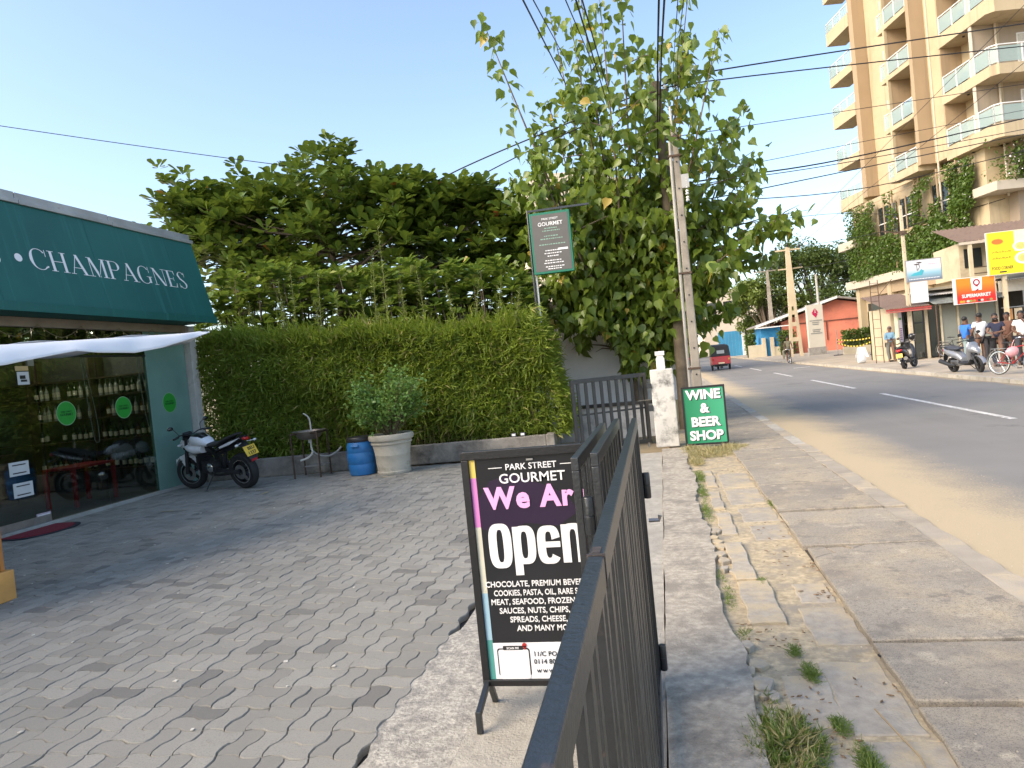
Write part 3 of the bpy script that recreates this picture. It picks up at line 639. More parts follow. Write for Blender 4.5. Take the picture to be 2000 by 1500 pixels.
for i in range(21):
    s_ = i/20; base = Pa.lerp(Pb, s_)
    for j in range(5):
        t = j/4; vs.append(base+Vector((-1.0*t*(1-.6*s_), .5*t*(1-.6*s_), -.1*t+.02*math.sin(s_*20)-.003)))
for i in range(20):
    for j in range(4): k = i*5+j; fs.append((k, k+1, k+6, k+5))
o = wb(MB().add(vs, fs), 'back_panel', tarp_m, can, smooth=True); sm = o.modifiers.new('t', 'SOLIDIFY'); sm.thickness = .004
wb(MB().tube([Pa+Vector((-.02,0,-.03)), Pb+Vector((-.02,-.1,-.03))], .02, 8), 'ridge_pole', steel, can)
wb(MB().tube([Pa+Vector((-.05,.2,-.05)), (-6.25,4.75,0)], .025, 8), 'post', steel, can)
# wooden stand at the left edge
wood = M('orange varnished wood', (.42, .16, .035), .4, .25, 5, .15, 30); wood2 = M('pale pine plinth', (.62, .3, .08), .45, .2, 4, .15, 30)
ws = thing('wooden_stand', 'varnished wooden shelf stand cut off by the left picture edge', 'shelf stand', (-6.1, 4.7, 0))
wb(MB().box(-6.45,-5.72,4.15,5.21,.0,.26), 'plinth', wood2, ws, bevel=.008)
wb(MB().box(-6.42,-6.39,4.2,5.16,.26,1.75), 'back_panel', wood, ws)
for y in (4.18, 5.13): wb(MB().box(-6.39,-5.77,y,y+.04,.26,1.75), 'side_panel', wood, ws, bevel=.005)
for z in (.3, .68, 1.1, 1.5, 1.73): wb(MB().box(-6.38,-5.78,4.22,5.13,z,z+.025), 'shelf_board', wood, ws)
# door mat
mt = thing('door_mat', 'red door mat with a dark border lying at the shop door', 'mat', (-8.33, 8.12, .0))
matm = M('red mat', (.2, .012, .025), .95, .2, 30, .6, 200)
pts = [(.30*math.cos(R(a))-.02 if abs(a) <= 90 else 0, .47*math.sin(R(a))) for a in range(-90, 91, 10)]
MB().prism([(-.3,-.5,.004)]+[(x+.02,y*1.08,.004) for x, y in pts]+[(-.3,.5,.004)], (0,0,.012)).build('border', M('navy mat edge', (.02,.02,.03), .9), mt)
MB().prism([(-.27,-.44,.0165)]+[(x-.03,y*.96,.0165) for x, y in pts]+[(-.27,.44,.0165)], (0,0,.008)).build('pile', matm, mt)
# ------------------------------------------------------------------ planter, hedge, potted shrub, barrel, sink
PA = math.atan2(.4, 6.5)
plm = M('stained planter wall', (.30, .27, .23), .9, .25, 2, .7, 60, dirt=(.11, .10, .085), dirt_s=2.4, dirt_lo=.42, dirt_hi=.66)
pl = thing('planter_wall', 'low stained concrete planter wall along the foot of the hedge', 'planter', (-5.35, 12.3, 0), PA)
MB().box(-3.2,3.25,-.13,0,0,.345).box(3.25,3.4,-.13,1.2,0,.35).build('wall', plm, pl, bevel=.015)
MB().box(-3.2,3.25,.0,1.2,.2,.3).build('soil', M('dark soil', (.05,.04,.03), .95), pl)
for x in (2.68, 2.84):
    l_ = thing('spot_light', 'small square spot lamp on the planter wall, %s one' % ('left' if x < 2.7 else 'right'), 'lamp', tuple(pl.location+Vector((x*math.cos(PA)+.05*math.sin(PA), x*math.sin(PA)-.05, .345))), 0, 'lamps on the planter')
    MB().box(-.05,.05,-.03,.04,0,.07).build('housing', dark_plastic, l_); MB().box(-.032,.032,-.034,-.031,.02,.06).build('lens', white_print, l_)
# hedge of fine bamboo leaves
hm = leafmat('bamboo leaf', (.11, .185, .02), (.34, .42, .06), (.42, .36, .14), .05, .42, .5)
hd = thing('bamboo_hedge', 'clipped bamboo hedge of fine grassy leaves behind the planter wall', 'hedge', (-5.3, 12.85, .2))
rng = np.random.default_rng(3)
def hprof(x):                                      # top height along the hedge
    return 2.62-.055*(x+8.5)+.05*np.sin(x*2.1)+.05*np.sin(x*5.3)
n = 70000
x = rng.uniform(-8.75, -1.95, n); face = rng.random(n)
yb = 12.25+.0615*(x+8.6); z = .30+rng.random(n)**.85*(hprof(x)-.30)
y = yb+.06+np.abs(rng.normal(0, .14, n))+.05*np.sin(x*3+z*2.2)+.07*np.sin(x*1.3+z*4)-.10*np.sin(np.clip((z-.3)/2.2,0,1)*PI)
top = face > .72; y[top] = yb[top]+rng.uniform(-.02, 1.0, top.sum()); z[top] = hprof(x[top])+rng.normal(-.05, .07, top.sum())+np.maximum(0, rng.normal(-.12,.16,top.sum()))+.05*np.sin(x[top]*13)
rs = face < .09; x[rs] = -1.98+.14*np.sin(z[rs]*3)+rng.normal(0,.07,rs.sum())+.12*np.sin(np.clip((z[rs]-.3)/2,0,1)*PI); y[rs] = 12.6+rng.uniform(0, .9, rs.sum())
zt = np.clip((z-1.75)/.6, 0, 1); x = np.where(x > -2.4, x-.35*zt**2, x)
clump = np.sin(x*9+3*np.sin(z*5))*np.sin(z*11+2*np.sin(x*4)); y = y+.05*clump
P_ = np.stack([x, y, z], 1)
D_ = np.stack([rng.normal(0,.7,n), -np.abs(rng.normal(.5,.5,n)), rng.normal(-.05,.55,n)], 1); D_[top,2] = np.abs(D_[top,2])+.5; D_[rs,0] = np.abs(D_[rs,0])+.3
Lm = leaf_mats(P_-np.array(hd.location), D_, rng.uniform(.09,.21,n), jitter=.6)
o = foliage(hd, 'foliage', 'leaf', (LEAF_BLADE[0]*np.array([1.15,1,1]), LEAF_BLADE[1]), Lm, hm)
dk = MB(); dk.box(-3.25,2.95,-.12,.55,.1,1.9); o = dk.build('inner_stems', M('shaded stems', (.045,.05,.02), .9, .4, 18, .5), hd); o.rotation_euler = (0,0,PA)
cm = MB()
for k in range(260):
    xx = rng.uniform(-8.6,-2.1); yy = 12.25+.0615*(xx+8.6)+rng.uniform(.05,.3); cm.tube([(xx+5.3,yy-12.85,0),(xx+5.3+rng.normal(0,.08),yy-12.85+rng.normal(0,.05),rng.uniform(.5,1.0))], .006, 4, False)
cm.build('culms', M('straw culms', (.26,.2,.09), .8, .3, 20), hd, kind='stuff')
# tall shoots standing out of the hedge
shoot_m = leafmat('bamboo shoot leaf', (.12,.17,.04), (.27,.31,.10), None, 0, .35)
ORD = 'first second third fourth fifth sixth seventh eighth ninth tenth eleventh twelfth thirteenth fourteenth fifteenth sixteenth'.split()
for k, (xx, top_) in enumerate(sorted([(-7.75,3.3),(-7.3,3.75),(-6.85,3.9),(-6.55,3.3),(-6.3,3.75),(-5.95,3.35),(-5.55,3.4),(-5.2,4.0),(-4.75,3.35),(-4.9,4.45),(-4.25,3.5),(-3.6,3.2),(-3.35,3.3),(-2.9,3.15),(-2.5,2.95),(-7.0,3.2)])):
    sh = thing('bamboo_shoot', 'thin bamboo shoot above the hedge, %s of sixteen counted from the shop' % ORD[k], 'bamboo', (xx, 12.9+.3*math.sin(k*2), 2.0), 0, 'bamboo shoots above the hedge')
    Lz = top_-2.0; lean = random.uniform(-.12,.16); path = [(lean*t*t, .05*t, Lz*t) for t in (0,.33,.66,1)]
    MB().tube(path, [.008,.007,.005,.002], 5).build('stem', M('shoot stem', (.22,.22,.08), .7), sh) if k == 0 else link('stem', MB().tube(path, [.008,.007,.005,.002], 5).mesh('stem'), bpy.data.materials['shoot stem'], sh)
    nn = 130; t = rng.uniform(.25,1.02,nn); pp = np.stack([lean*t*t+rng.normal(0,.015,nn), rng.normal(0,.015,nn), Lz*t], 1)
    dd = np.stack([rng.normal(0,.75,nn), rng.normal(0,.75,nn), rng.uniform(.1,1.0,nn)], 1)
    foliage(sh, 'foliage', 'leaf', LEAF_BLADE, leaf_mats(pp, dd, rng.uniform(.08,.17,nn)*(1.15-.5*t)), shoot_m)
# pot with shrub
pot_m = M('pale cast stone pot', (.47, .43, .35), .85, .14, 5, .5, 60, dirt=(.27,.25,.2), dirt_s=5, dirt_lo=.52, dirt_hi=.7)
pt = thing('stone_pot', 'large pale stone flower pot with a thick rolled rim', 'flower pot', (-4.58, 11.42, 0))
MB().lathe([(.27,0),(.285,.02),(.285,.05),(.272,.06),(.29,.2),(.292,.31),(.298,.32),(.298,.335),(.296,.345),(.325,.50),(.345,.51),(.35,.53),(.335,.545),(.335,.56),(.37,.575),(.385,.61),(.378,.66),(.35,.675),(.32,.66),(.31,.6),(.31,.58)], 36, cap=True).build('pot_body', pot_m, pt, smooth=True)
MB().lathe([(.0,.6),(.31,.6)], 20, cap=False).build('soil', M('pot soil', (.06,.045,.03), .95), pt)
sbm = leafmat('pale shrub leaf', (.07,.16,.03), (.25,.41,.11), None, 0, .3)
sb_ = thing('potted_shrub', 'rounded light green shrub growing in the stone pot', 'shrub', (-4.58, 11.42, .58))
br = MB(); lp, ld = [], []
for k in range(60):
    a = random.random()*6.28; r = .62*math.sqrt(random.random()); hz = random.uniform(.45, 1.32)*(1-.28*(r/.62)**2)
    e = Vector((r*math.cos(a), r*math.sin(a)*.85, hz)); mid = e*.55+Vector((0,0,.05)); br.tube([(0,0,0), mid, e], [.014,.008,.003], 5, False)
    for q in range(72):
        t = random.uniform(.35,1.04); p = mid.lerp(e, (t-.35)/.65)+Vector((random.gauss(0,.07), random.gauss(0,.07), random.gauss(0,.07))); lp.append(p); ld.append((random.gauss(0,.6)+p.x, random.gauss(0,.6)+p.y-.3, random.gauss(.25,.5)))
br.build('stems', M('shrub stem', (.16,.12,.07), .9), sb_)
foliage(sb_, 'foliage', 'leaf', LEAF_OVAL, leaf_mats(lp, ld, np.random.uniform(.045,.085,len(lp))), sbm)
# blue barrel
bl = thing('blue_barrel', 'blue plastic drum with a black lid beside the stone pot', 'barrel', (-5.18, 11.5, 0))
blm = M('blue polythene', (.02, .16, .42), .4, .18, 4, .1, dirt=(.05,.2,.4), dirt_s=3)
MB().lathe([(.2,0),(.22,.015),(.235,.1),(.24,.18),(.236,.19),(.236,.2),(.242,.21),(.25,.3),(.248,.38),(.242,.39),(.242,.4),(.247,.41),(.24,.5),(.222,.56),(.215,.575)], 32).build('drum', blm, bl, smooth=True)
MB().lathe([(.215,.575),(.228,.58),(.232,.60),(.232,.64),(.22,.655),(.2,.65)], 32).build('lid', dark_plastic, bl, smooth=True)
MB().box(-.07,.07,-.262,-.235,.49,.535).box(-.055,.055,-.27,-.25,.5,.52).build('handle', blm, bl, bevel=.008)
# sink on a stand
sk = thing('hand_basin', 'rusty steel wash basin on a thin metal stand with white hose', 'wash basin', (-6.24, 11.72, 0))
rusty = M('rusty iron', (.10,.065,.045), .75, .3, 8, .4, metal=.3)
MB().lathe([(.0,.66),(.12,.665),(.2,.70),(.245,.775),(.26,.805),(.30,.81),(.30,.818),(.25,.815),(.19,.71),(.0,.68)], 28, cap=False).build('bowl', M('dull steel basin', (.27,.23,.19), .45, .2, 8, .2, metal=.6), sk, smooth=True)
for x_ in (-.25,.25):
    for y_ in (-.2,.2): MB().box(x_-.011,x_+.011,y_-.011,y_+.011,0,.8).build('leg', rusty, sk)
MB().box(-.25,.25,-.21,-.19,.77,.79).box(-.25,.25,.19,.21,.77,.79).box(-.26,-.24,-.2,.2,.77,.79).box(.24,.26,-.2,.2,.77,.79).build('top_frame', rusty, sk)
for i in range(3): MB().box(-.06+i*.01,.26,-.16+i*.13,-.09+i*.13,.19,.205).build('lower_slat', M('grey slat', (.25,.24,.22), .8), sk) if i == 0 else MB().box(-.06+i*.01,.26,-.16+i*.13,-.09+i*.13,.19,.205).build('lower_slat', bpy.data.materials['grey slat'], sk)
whose = flat('white hose', (.62,.6,.55))
MB().tube(smoothpath([(.02,.05,.68),(.02,.05,.95),(-.0,.03,1.06),(-.05,-.03,1.13)]), .013, 7).build('tap_pipe', whose, sk)
MB().tube(smoothpath([(.02,0,.66),(.02,0,.52),(.04,-.02,.42),(-.04,-.05,.34),(-.17,-.08,.30)]), .018, 7).build('drain_hose', whose, sk)
MB().tube(smoothpath([(.04,0,.45),(.12,.04,.37),(.28,.08,.33),(.42,.12,.38),(.52,.16,.47)]), .018, 7).build('waste_pipe', flat('grey hose', (.3,.3,.29)), sk)
MB().lathe([(.03,.6),(.03,.66)], 10).build('trap', whose, sk)
# ================================================================== gates, posts and signs by the footpath
def gate_panel(root, x, y0, y1, z0, z1, w=.045, step=.098, name='panel'):
    h_ = .0128
    p = wb(MB().box(x-h_,x+h_,y0,y1,z1-w,z1).box(x-h_,x+h_,y0,y1,z0,z0+w).box(x-h_,x+h_,y0,y0+w,z0+w,z1-w).box(x-h_,x+h_,y1-w,y1,z0+w,z1-w), name, black_metal, root, bevel=.003)
    n = int((y1-y0-2*w)/step); sl = MB().box(-.006,.006,-.014,.014,z0+w,z1-w).mesh('slat')
    for i in range(n):
        o = link('slat', sl, black_metal, p); o.location = (x+random.uniform(-.003,.003), y0+w+(i+.5)*(y1-y0-2*w)/n, 0); o.rotation_euler = (0,0,random.uniform(-.05,.05))
    return p
gt = thing('folding_gate', 'black iron gate panels folded together, running right past the viewer', 'gate', (-.18, 2, 0))
pc = gate_panel(gt, .0, .0, 3.17, .07, 1.30, .048); pc.location = (-.116, .25, 0); pc.rotation_euler = (0, 0, .0108)
MB().box(-.0142,.0142,.83,.838,1.25,1.302).box(-.009,.006,.845,.88,1.29,1.3012).build('weld_plate', M('rust primer weld', (.045,.035,.03), .6, .7, 25, .4), pc)
pb = gate_panel(gt, -.236, 2.27, 3.46, .07, 1.30, .044); pa_ = gate_panel(gt, -.304, 2.30, 3.46, .07, 1.285, .044)
for (x, y, z) in [(-.122,3.40,.98),(-.122,3.40,.16),(-.270,2.275,1.10),(-.270,2.275,.2),(-.19,3.475,.6)]:
    wb(MB().lathe([(.016,-.06),(.018,-.055),(.018,-.002),(.016,0),(.018,.002),(.018,.055),(.016,.06)], 12, Matrix.Translation((x,y,z))), 'hinge', black_metal, gt, smooth=True)
wb(MB().tube([(-.12,3.2,.86),(-.075,3.2,.86),(-.07,3.2,.88)], .009, 8), 'latch_knob', steel, gt)
for y in (.4, 3.3): wb(MB().tube([(-.118-.0108*y,y,.0),(-.118-.0108*y,y,.09)], .014, 8), 'drop_bolt', black_metal, gt)
for (x, y) in ((-.236,3.4),(-.304,2.4)): wb(MB().tube([(x,y,.0),(x,y,.09)], .014, 8), 'drop_bolt', black_metal, gt)
# the other leaf, standing open at the far side
g2 = thing('iron_gate_leaf', 'black barred gate leaf standing open beside the whitewashed gate post', 'gate', (-1.5, 11.72, 0), math.atan2(.66, 1.2))
L2 = 1.38
MB().box(0,L2,-.025,.025,1.2,1.27).box(0,L2,-.025,.025,.08,.14).box(0,.06,-.025,.025,.14,1.2).box(L2-.06,L2,-.025,.025,.14,1.2).build('frame', black_metal, g2, bevel=.004)
sl = MB().box(-.026,.026,-.012,.012,.14,1.2).mesh('bar')
for i in range(9): o = link('bar', sl, black_metal, g2); o.location = (.06+(i+.5)*(L2-.12)/9, 0, 0)
MB().box(0,L2,.012,.02,.66,.69).build('cross_bar', black_metal, g2)
MB().tube([(L2-.2,-.03,.8),(L2+.05,-.03,.8)], .008, 6).tube([(.05,0,.0),(.05,0,.1)], .015, 6).tube([(L2-.05,0,0),(L2-.05,0,.1)], .015, 6).build('bolt', steel, g2)
wm = M('mildewed whitewash', (.62, .6, .55), .9, .12, 3, .5, 60, dirt=(.09,.085,.075), dirt_s=3.4, dirt_lo=.5, dirt_hi=.68)
gp = thing('gate_post', 'square whitewashed gate post blotched with black mildew', 'gate post', (-.02, 12.36, 0))
MB().box(-.19,.19,-.19,.19,0,1.30).build('shaft', wm, gp, bevel=.015)
MB().box(-.07,.07,-.06,.06,1.298,1.49).box(-.055,.055,-.05,.05,1.488,1.53).box(-.078,.078,-.065,.065,1.528,1.60).build('finial', M('clean whitewash', (.72,.71,.68), .8, .1, 3, .3), gp, bevel=.01)
MB().box(-.26,-.19,-.21,-.15,.62,.72).box(-.26,-.19,-.21,-.15,1.0,1.08).build('hinge_lug', black_metal, gp)
lw = thing('boundary_wall', 'low stained white boundary wall with a dark coping behind the gate leaf', 'wall', (-1.1, 14.0, 0))
MB().box(-1.2,1.0,-.08,.08,0,.63).build('wall', M('stained white render', (.5,.49,.46), .9, .14, 2, .5, dirt=(.2,.19,.18), dirt_s=2, dirt_lo=.5, dirt_hi=.7), lw)
MB().box(-1.22,1.02,-.11,.11,.632,.69).build('coping', M('blackened coping', (.035,.034,.03), .9), lw)
MB().box(-.98,-.9,-1.2,-1.12,0,.42).build('end_post', black_metal, lw)
# white house wall behind
ww = thing('white_house', 'plain white rendered house side behind the hanging green leaves', 'house', (-1.9, 16.25, 0))
whm = M('white render', (.86,.86,.86), .9, .06, 2, .3)
MB().box(-1.3,2.2,0,5,0,2.45).box(-6,-1.3,.4,5,0,2.8).build('wall', whm, ww); MB().box(-6.3,2.4,-.25,5.2,2.82,2.95).build('roof', M('grey roof sheet', (.3,.29,.28), .8), ww)
MB().box(-1.3,2.2,-.03,-.003,0,.5).build('base_band', M('ochre base band', (.5,.4,.22), .9), ww)
# WINE & BEER SHOP board
m, nt, b = newmat('green sign print'); g_ = N(nt, 'TexCoord'); sz_ = N(nt, 'SeparateXYZ'); nt.links.new(g_.outputs['Generated'], sz_.inputs[0])
nt.links.new(mix(nt, sz_.outputs[0], (.012,.20,.085), (.05,.36,.19)), b.inputs['Base Color']); b.inputs['Roughness'].default_value = .35; green_sign = m
wn = thing('wine_sign', 'green board lettered WINE & BEER SHOP standing on the dry grass', 'sign', (.6, 11.9, 0), R(-3))
tl = bpy.data.objects
MB().box(-.34,.34,-.02,.02,.03,.06).box(-.34,.34,-.02,.02,.95,.98).box(-.34,-.31,-.02,.02,.06,.95).box(.31,.34,-.02,.02,.06,.95).build('frame', black_paint, wn, bevel=.003)
bd = MB().box(-.31,.31,-.008,.008,.06,.95).build('panel', green_sign, wn)
for s_, z in (('WINE', .775), ('&', .555), ('BEER', .335), ('SHOP', .115)):
    k = .205; text(s_, k, black_paint, bd, (.012, -.0105, z-.010), bold=.05, xs=1.0, ext=.001, name='letter_shadow'); text(s_, k, white_print, bd, (0, -.014, z), bold=.042, xs=1.0, ext=.0015)
for x in (-.325, .325): MB().tube([(x,0,.03),(x,0,.0),(x,.28,0)], .012, 6).tube([(x,.02,.7),(x,.3,0)], .01, 6).build('leg', black_paint, wn)
# We Are Open board
bx_ = thing('menu_board', 'black framed advertising board reading We Are Open beside the folded gate', 'sign board', (-.625, 3.2, 0))
tiltM = R(-2)
frame_black = M('chipped black enamel', (.010,.010,.011), .4, .2, 10, .2, dirt=(.3,.3,.3), dirt_s=40, dirt_lo=.72, dirt_hi=.76)
fr_ = MB().box(-.325,.325,-.018,.018,.125,.155).box(-.325,.325,-.018,.018,1.185,1.225).box(-.325,-.290,-.018,.018,.155,1.185).box(.290,.325,-.018,.018,.155,1.185).build('frame', frame_black, bx_, bevel=.003)
pn = MB().box(-.29,.29,-.004,.012,.155,1.185).build('panel', M('printed black panel', (.010,.011,.014), .3, .3, 2, 0, coat=.2), bx_)
def rrect(x0, x1, z0, z1, r, y):
    p = []
    for cx, cz, a0 in ((x1-r,z1-r,0),(x0+r,z1-r,90),(x0+r,z0+r,180),(x1-r,z0+r,270)):
        for k in range(5): t = R(a0+k*22.5); p.append((cx+r*math.cos(t), y, cz+r*math.sin(t)))
    return p
cols = [(1.10,1.185,(.75,.55,.12)),(.87,1.10,(.66,.22,.52)),(.56,.87,(.62,.6,.48)),(.34,.56,(.32,.5,.6)),(.155,.34,(.08,.32,.28))]
for i, (z0, z1, c_) in enumerate(cols): MB().box(-.2895,-.262,-.0062,-.0045,z0,z1).build('colour_stripe', flat('stripe %d' % i, c_), pn)
MB().box(-.262,.2895,-.0060,-.0045,.156,.325).build('white_footer', flat('footer white', (.78,.79,.82)), pn)
purple = flat('deep purple blob', (.022,.010,.034), .3)
MB().prism([(x_, -.0048, z_) for x_, z_ in [(-.26,1.0),(-.2,1.08),(-.1,1.11),(.05,1.05),(.15,1.0),(.2,.92),(.1,.86),(-.05,.88),(-.15,.84),(-.26,.86)]], (0,-.001,0)).build('purple_shape', purple, pn)
pink = flat('pink print', (.80,.40,.72))
text('PARK STREET', .040, white_print, pn, (0,-.007,1.128), bold=.008); text('GOURMET', .062, white_print, pn, (0,-.007,1.068), bold=.008, xs=1.05)
MB().box(-.20,-.135,-.0075,-.006,1.139,1.142).box(.135,.20,-.0075,-.006,1.139,1.142).build('rule', white_print, pn)
text('We Are', .135, pink, pn, (.012,-.008,.955), bold=.04, xs=.95, space=1.14)
def heavy(ch, ox, z0, w, h):                        # heavy condensed lower case letters
    mb = MB(); cx, cz = ox+w/2, z0+h/2; st = w*.36
    def se(rx, rz, t, p=3.2): c_, s_ = math.cos(t), math.sin(t); return (cx+rx*math.copysign(abs(c_)**(2/p), c_), cz+rz*math.copysign(abs(s_)**(2/p), s_))
    lay = [0]
    def quad(*p): mb.prism([(x_, -.0075-.0006*lay[0], z_) for x_, z_ in p], (0,-.0005,0))
    def ring(a0=0, a1=360, n=36):
        for i_ in range(n):
            t0, t1 = R(a0+(a1-a0)*i_/n), R(a0+(a1-a0)*(i_+1)/n); quad(se(w/2,h/2,t0), se(w/2,h/2,t1), se(w/2-st,h/2-st*.72,t1), se(w/2-st,h/2-st*.72,t0))
    if ch == 'O': ring()
    if ch == 'p': ring(); lay[0] = 1; quad((ox,z0-h*.28),(ox+st,z0-h*.28),(ox+st,z0+h*.98),(ox,z0+h*.98))
    if ch == 'e': ring(12, 325); lay[0] = 1; quad((ox+st*.5,z0+h*.43),(ox+w*.995,z0+h*.43),(ox+w*.995,z0+h*.58),(ox+st*.5,z0+h*.58))
    if ch == 'n': ring(0, 180, 20); lay[0] = 1; quad((ox,z0),(ox+st,z0),(ox+st,z0+h*.98),(ox,z0+h*.98)); quad((ox+w-st,z0),(ox+w,z0),(ox+w,z0+h*.55),(ox+w-st,z0+h*.55))
    mb.build('letter', white_print, pn)
heavy('O', -.232, .675, .108, .208); heavy('p', -.116, .690, .104, .178); heavy('e', -.004, .687, .106, .176); heavy('n', .110, .690, .104, .178)
for i, s_ in enumerate(['CHOCOLATE, PREMIUM BEVERAGES', 'COOKIES, PASTA, OIL, RARE SPICES', 'MEAT, SEAFOOD, FROZEN FOOD', 'SAUCES, NUTS, CHIPS, CANS', 'SPREADS, CHEESE, JAM', 'AND MANY MORE']):
    text(s_, .037, white_print, pn, (.0,-.007,.588-.0415*i), bold=.012, xs=.80 if i == 1 else .9)
bk = flat('print black', (.02,.02,.02))
MB().prism(rrect(-.245,-.09,.17,.30,.012,-.0064), (0,-.0008,0)).build('code_border', bk, pn); MB().prism(rrect(-.239,-.096,.156,.294,.010,-.0074), (0,-.0008,0)).build('code_area', flat('code white', (.8,.8,.82)), pn)
MB().prism(rrect(-.215,-.12,.292,.312,.004,-.0084), (0,-.0008,0)).build('scan_label', bk, pn); text('SCAN ME', .014, white_print, pn, (-.168,-.0098,.297), bold=.01)
MB().prism([(-.112+.011*math.cos(a/8*2*PI), -.0095, .315+.011*math.sin(a/8*2*PI)) for a in range(8)], (0,-.001,0)).prism([(-.121,-.0095,.311),(-.103,-.0095,.311),(-.112,-.0095,.292)], (0,-.001,0)).build('pin_mark', red_paint, pn)
text('11/C PO', .031, bk, pn, (-.075,-.0075,.262), align='LEFT'); text('0114 80', .031, bk, pn, (-.075,-.0075,.226), align='LEFT'); text('www', .031, bk, pn, (-.065,-.0075,.185), align='LEFT', space=1.4)
for x in (-.305, .305):
    MB().bar((x,-.0,.14), (x,-.19,.05+.02), .03).bar((x,-.19,.085), (x,-.31,.0+.0), .028).build('front_leg', black_metal, bx_) if 0 else MB().bar((x,-.01,.14), (x,-.2,.085), .026).bar((x,-.2,.1), (x,-.2,.0), .026).build('front_leg', black_metal, bx_, bevel=.003)
    MB().bar((x,.02,.14), (x,.10,.0), .026).build('back_leg', black_metal, bx_, bevel=.003)
MB().box(-.015,.015,-.024,-.018,1.168,1.176).build('clip', steel, bx_)
# hanging shop sign on a tall post
hs = thing('hanging_sign', 'double sided green framed shop sign hung on a tall thin post above the hedge', 'sign', (-2.13, 12.95, 0), R(2))
MB().tube([(0,0,0),(0,0,4.38)], .022, 8).build('post', black_metal, hs); MB().bar((0,0,4.36), (1.12,0,4.36), .035).build('arm', black_metal, hs)
MB().tube([(.05,.03,1.9),(.05,.03,3.2)], .018, 8).build('conduit', flat('white conduit', (.65,.65,.62)), hs)
fg = flat('green frame paint', (.012,.16,.095), .4); sp_ = flat('grey sign face', (.11,.105,.095), .5)
bx2 = MB().box(.03,.76,-.07,.07,3.20,4.30).build('sign_box', fg, hs, bevel=.006)
MB().box(.065,.725,-.073,-.0705,3.24,4.26).build('sign_face', sp_, bx2)
text('PARK STREET', .05, white_print, bx2, (.40,-.0745,4.16)); text('GOURMET', .095, white_print, bx2, (.40,-.0745,4.055), bold=.01)
pg = flat('pale green print', (.25,.42,.33))
for i, (z, wd) in enumerate([(4.0,.22),(3.955,.3),(3.86,.26),(3.81,.4),(3.71,.46),(3.60,.26),(3.55,.3),(3.50,.2),(3.42,.3),(3.375,.34),(3.31,.3),(3.27,.22)]):
    k = max(6, int(wd*34)); mbx = MB(); xx = .40-wd/2
    while xx < .40+wd/2:
        l_ = random.uniform(.012,.045); mbx.box(xx,xx+l_,-.0752,-.0738,z,z+.016); xx += l_+.012
    mbx.build('print_line', pg if i < 5 else white_print, bx2)
MB().box(.50,.68,-.0754,-.0738,3.60,3.635).build('white_patch', white_print, bx2)
for x in (.15, .62): MB().tube([(x,0,4.3),(x,0,4.35)], .012, 6).build('hanger', black_metal, hs)
# ------------------------------------------------------------------ utility poles and cables
polec = M('weathered pole concrete', (.31,.275,.225), .9, .2, 2.5, .6, 50, dirt=(.15,.13,.105), dirt_s=2, dirt_lo=.5, dirt_hi=.75)
def sq_pole(name, label, x, y, h, w0, w1, m=polec, holes=True, top=True):
    p = thing(name, label, 'utility pole', (x, y, 0))
    sec = lambda w, z: [(-w/2,-w/2.4,z),(w/2,-w/2.4,z),(w/2,w/2.4,z),(-w/2,w/2.4,z)]
    MB().loft([sec(w0, -.1), sec(w1, h)]).build('shaft', m, p, bevel=.02)
    if holes:
        mb = MB()
        for i in range(int(h/.5)): mb.lathe([(.016,0),(.016,.006)], 8, Matrix.Translation((0, -(w0+(w1-w0)*(.5*i+.6)/h)/2.4-.004, .5*i+.6)) @ Matrix.Rotation(PI/2, 4, 'X'))
        mb.build('bolt_holes', black_paint, p)
    return p
u1 = sq_pole('utility_pole', 'weathered square concrete pole beside the footpath with a pipe strapped to it', .62, 14.0, 5.75, .185, .115)
MB().tube([(-.14,-.05,0),(-.13,-.05,2.4),(-.10,-.05,5.2),(-.09,-.04,5.5)], .03, 8).build('cable_pipe', M('grey pipe', (.36,.34,.3), .7), u1)
MB().tube([(-.03,0,5.7),(-.03,0,6.15)], .022, 8).build('top_pipe', flat('cream pipe', (.55,.52,.45)), u1)
for z in (5.55, 5.2, 3.0, 1.2): MB().box(-.15,.09,-.085,.075,z,z+.035).build('strap', rusty, u1)
MB().box(.05,.19,-.08,.02,4.6,4.85).build('junction_box', flat('grey box', (.4,.4,.38)), u1)
for k in range(4): MB().lathe([(.03,0),(.035,.02),(.02,.04),(.035,.06),(.02,.09)], 8, Matrix.Translation((.14,-.05,4.35+k*.12))).build('insulator', flat('white insulator', (.6,.6,.58)), u1)
u2 = thing('utility_pole', 'dark round wooden pole half hidden in the heart shaped leaves', 'utility pole', (.42, 15.0, 0))
MB().tube([(-.06,0,-.1),(-.0,0,3),(-.02,0,7.0)], [.13,.12,.09], 14).build('shaft', M('old pole timber', (.16,.125,.085), .9, .3, 6, .6, 30), u2, smooth=True)
MB().box(-.16,.2,-.14,-.06,6.72,6.8).build('bracket', rusty, u2)
for x in (-.1,.15): MB().lathe([(.03,0),(.04,.03),(.025,.05),(.04,.08),(.02,.12)], 8, Matrix.Translation((x,-.01,6.8))).build('insulator', bpy.data.materials['white insulator'], u2)
cabm = flat('black cable', (.012,.012,.013), .6)
def cable(label, pts, r=.012, sag=.0):
    o = MB().tube(smoothpath(pts, 8) if len(pts) > 2 else [Vector(pts[0]).lerp(Vector(pts[1]), t/14)+Vector((0,0,-sag*4*(t/14)*(1-t/14))) for t in range(15)], r, 5).build('overhead_cable', cabm, smooth=True)
    return tag(o, label, 'cable', 'overhead cables')
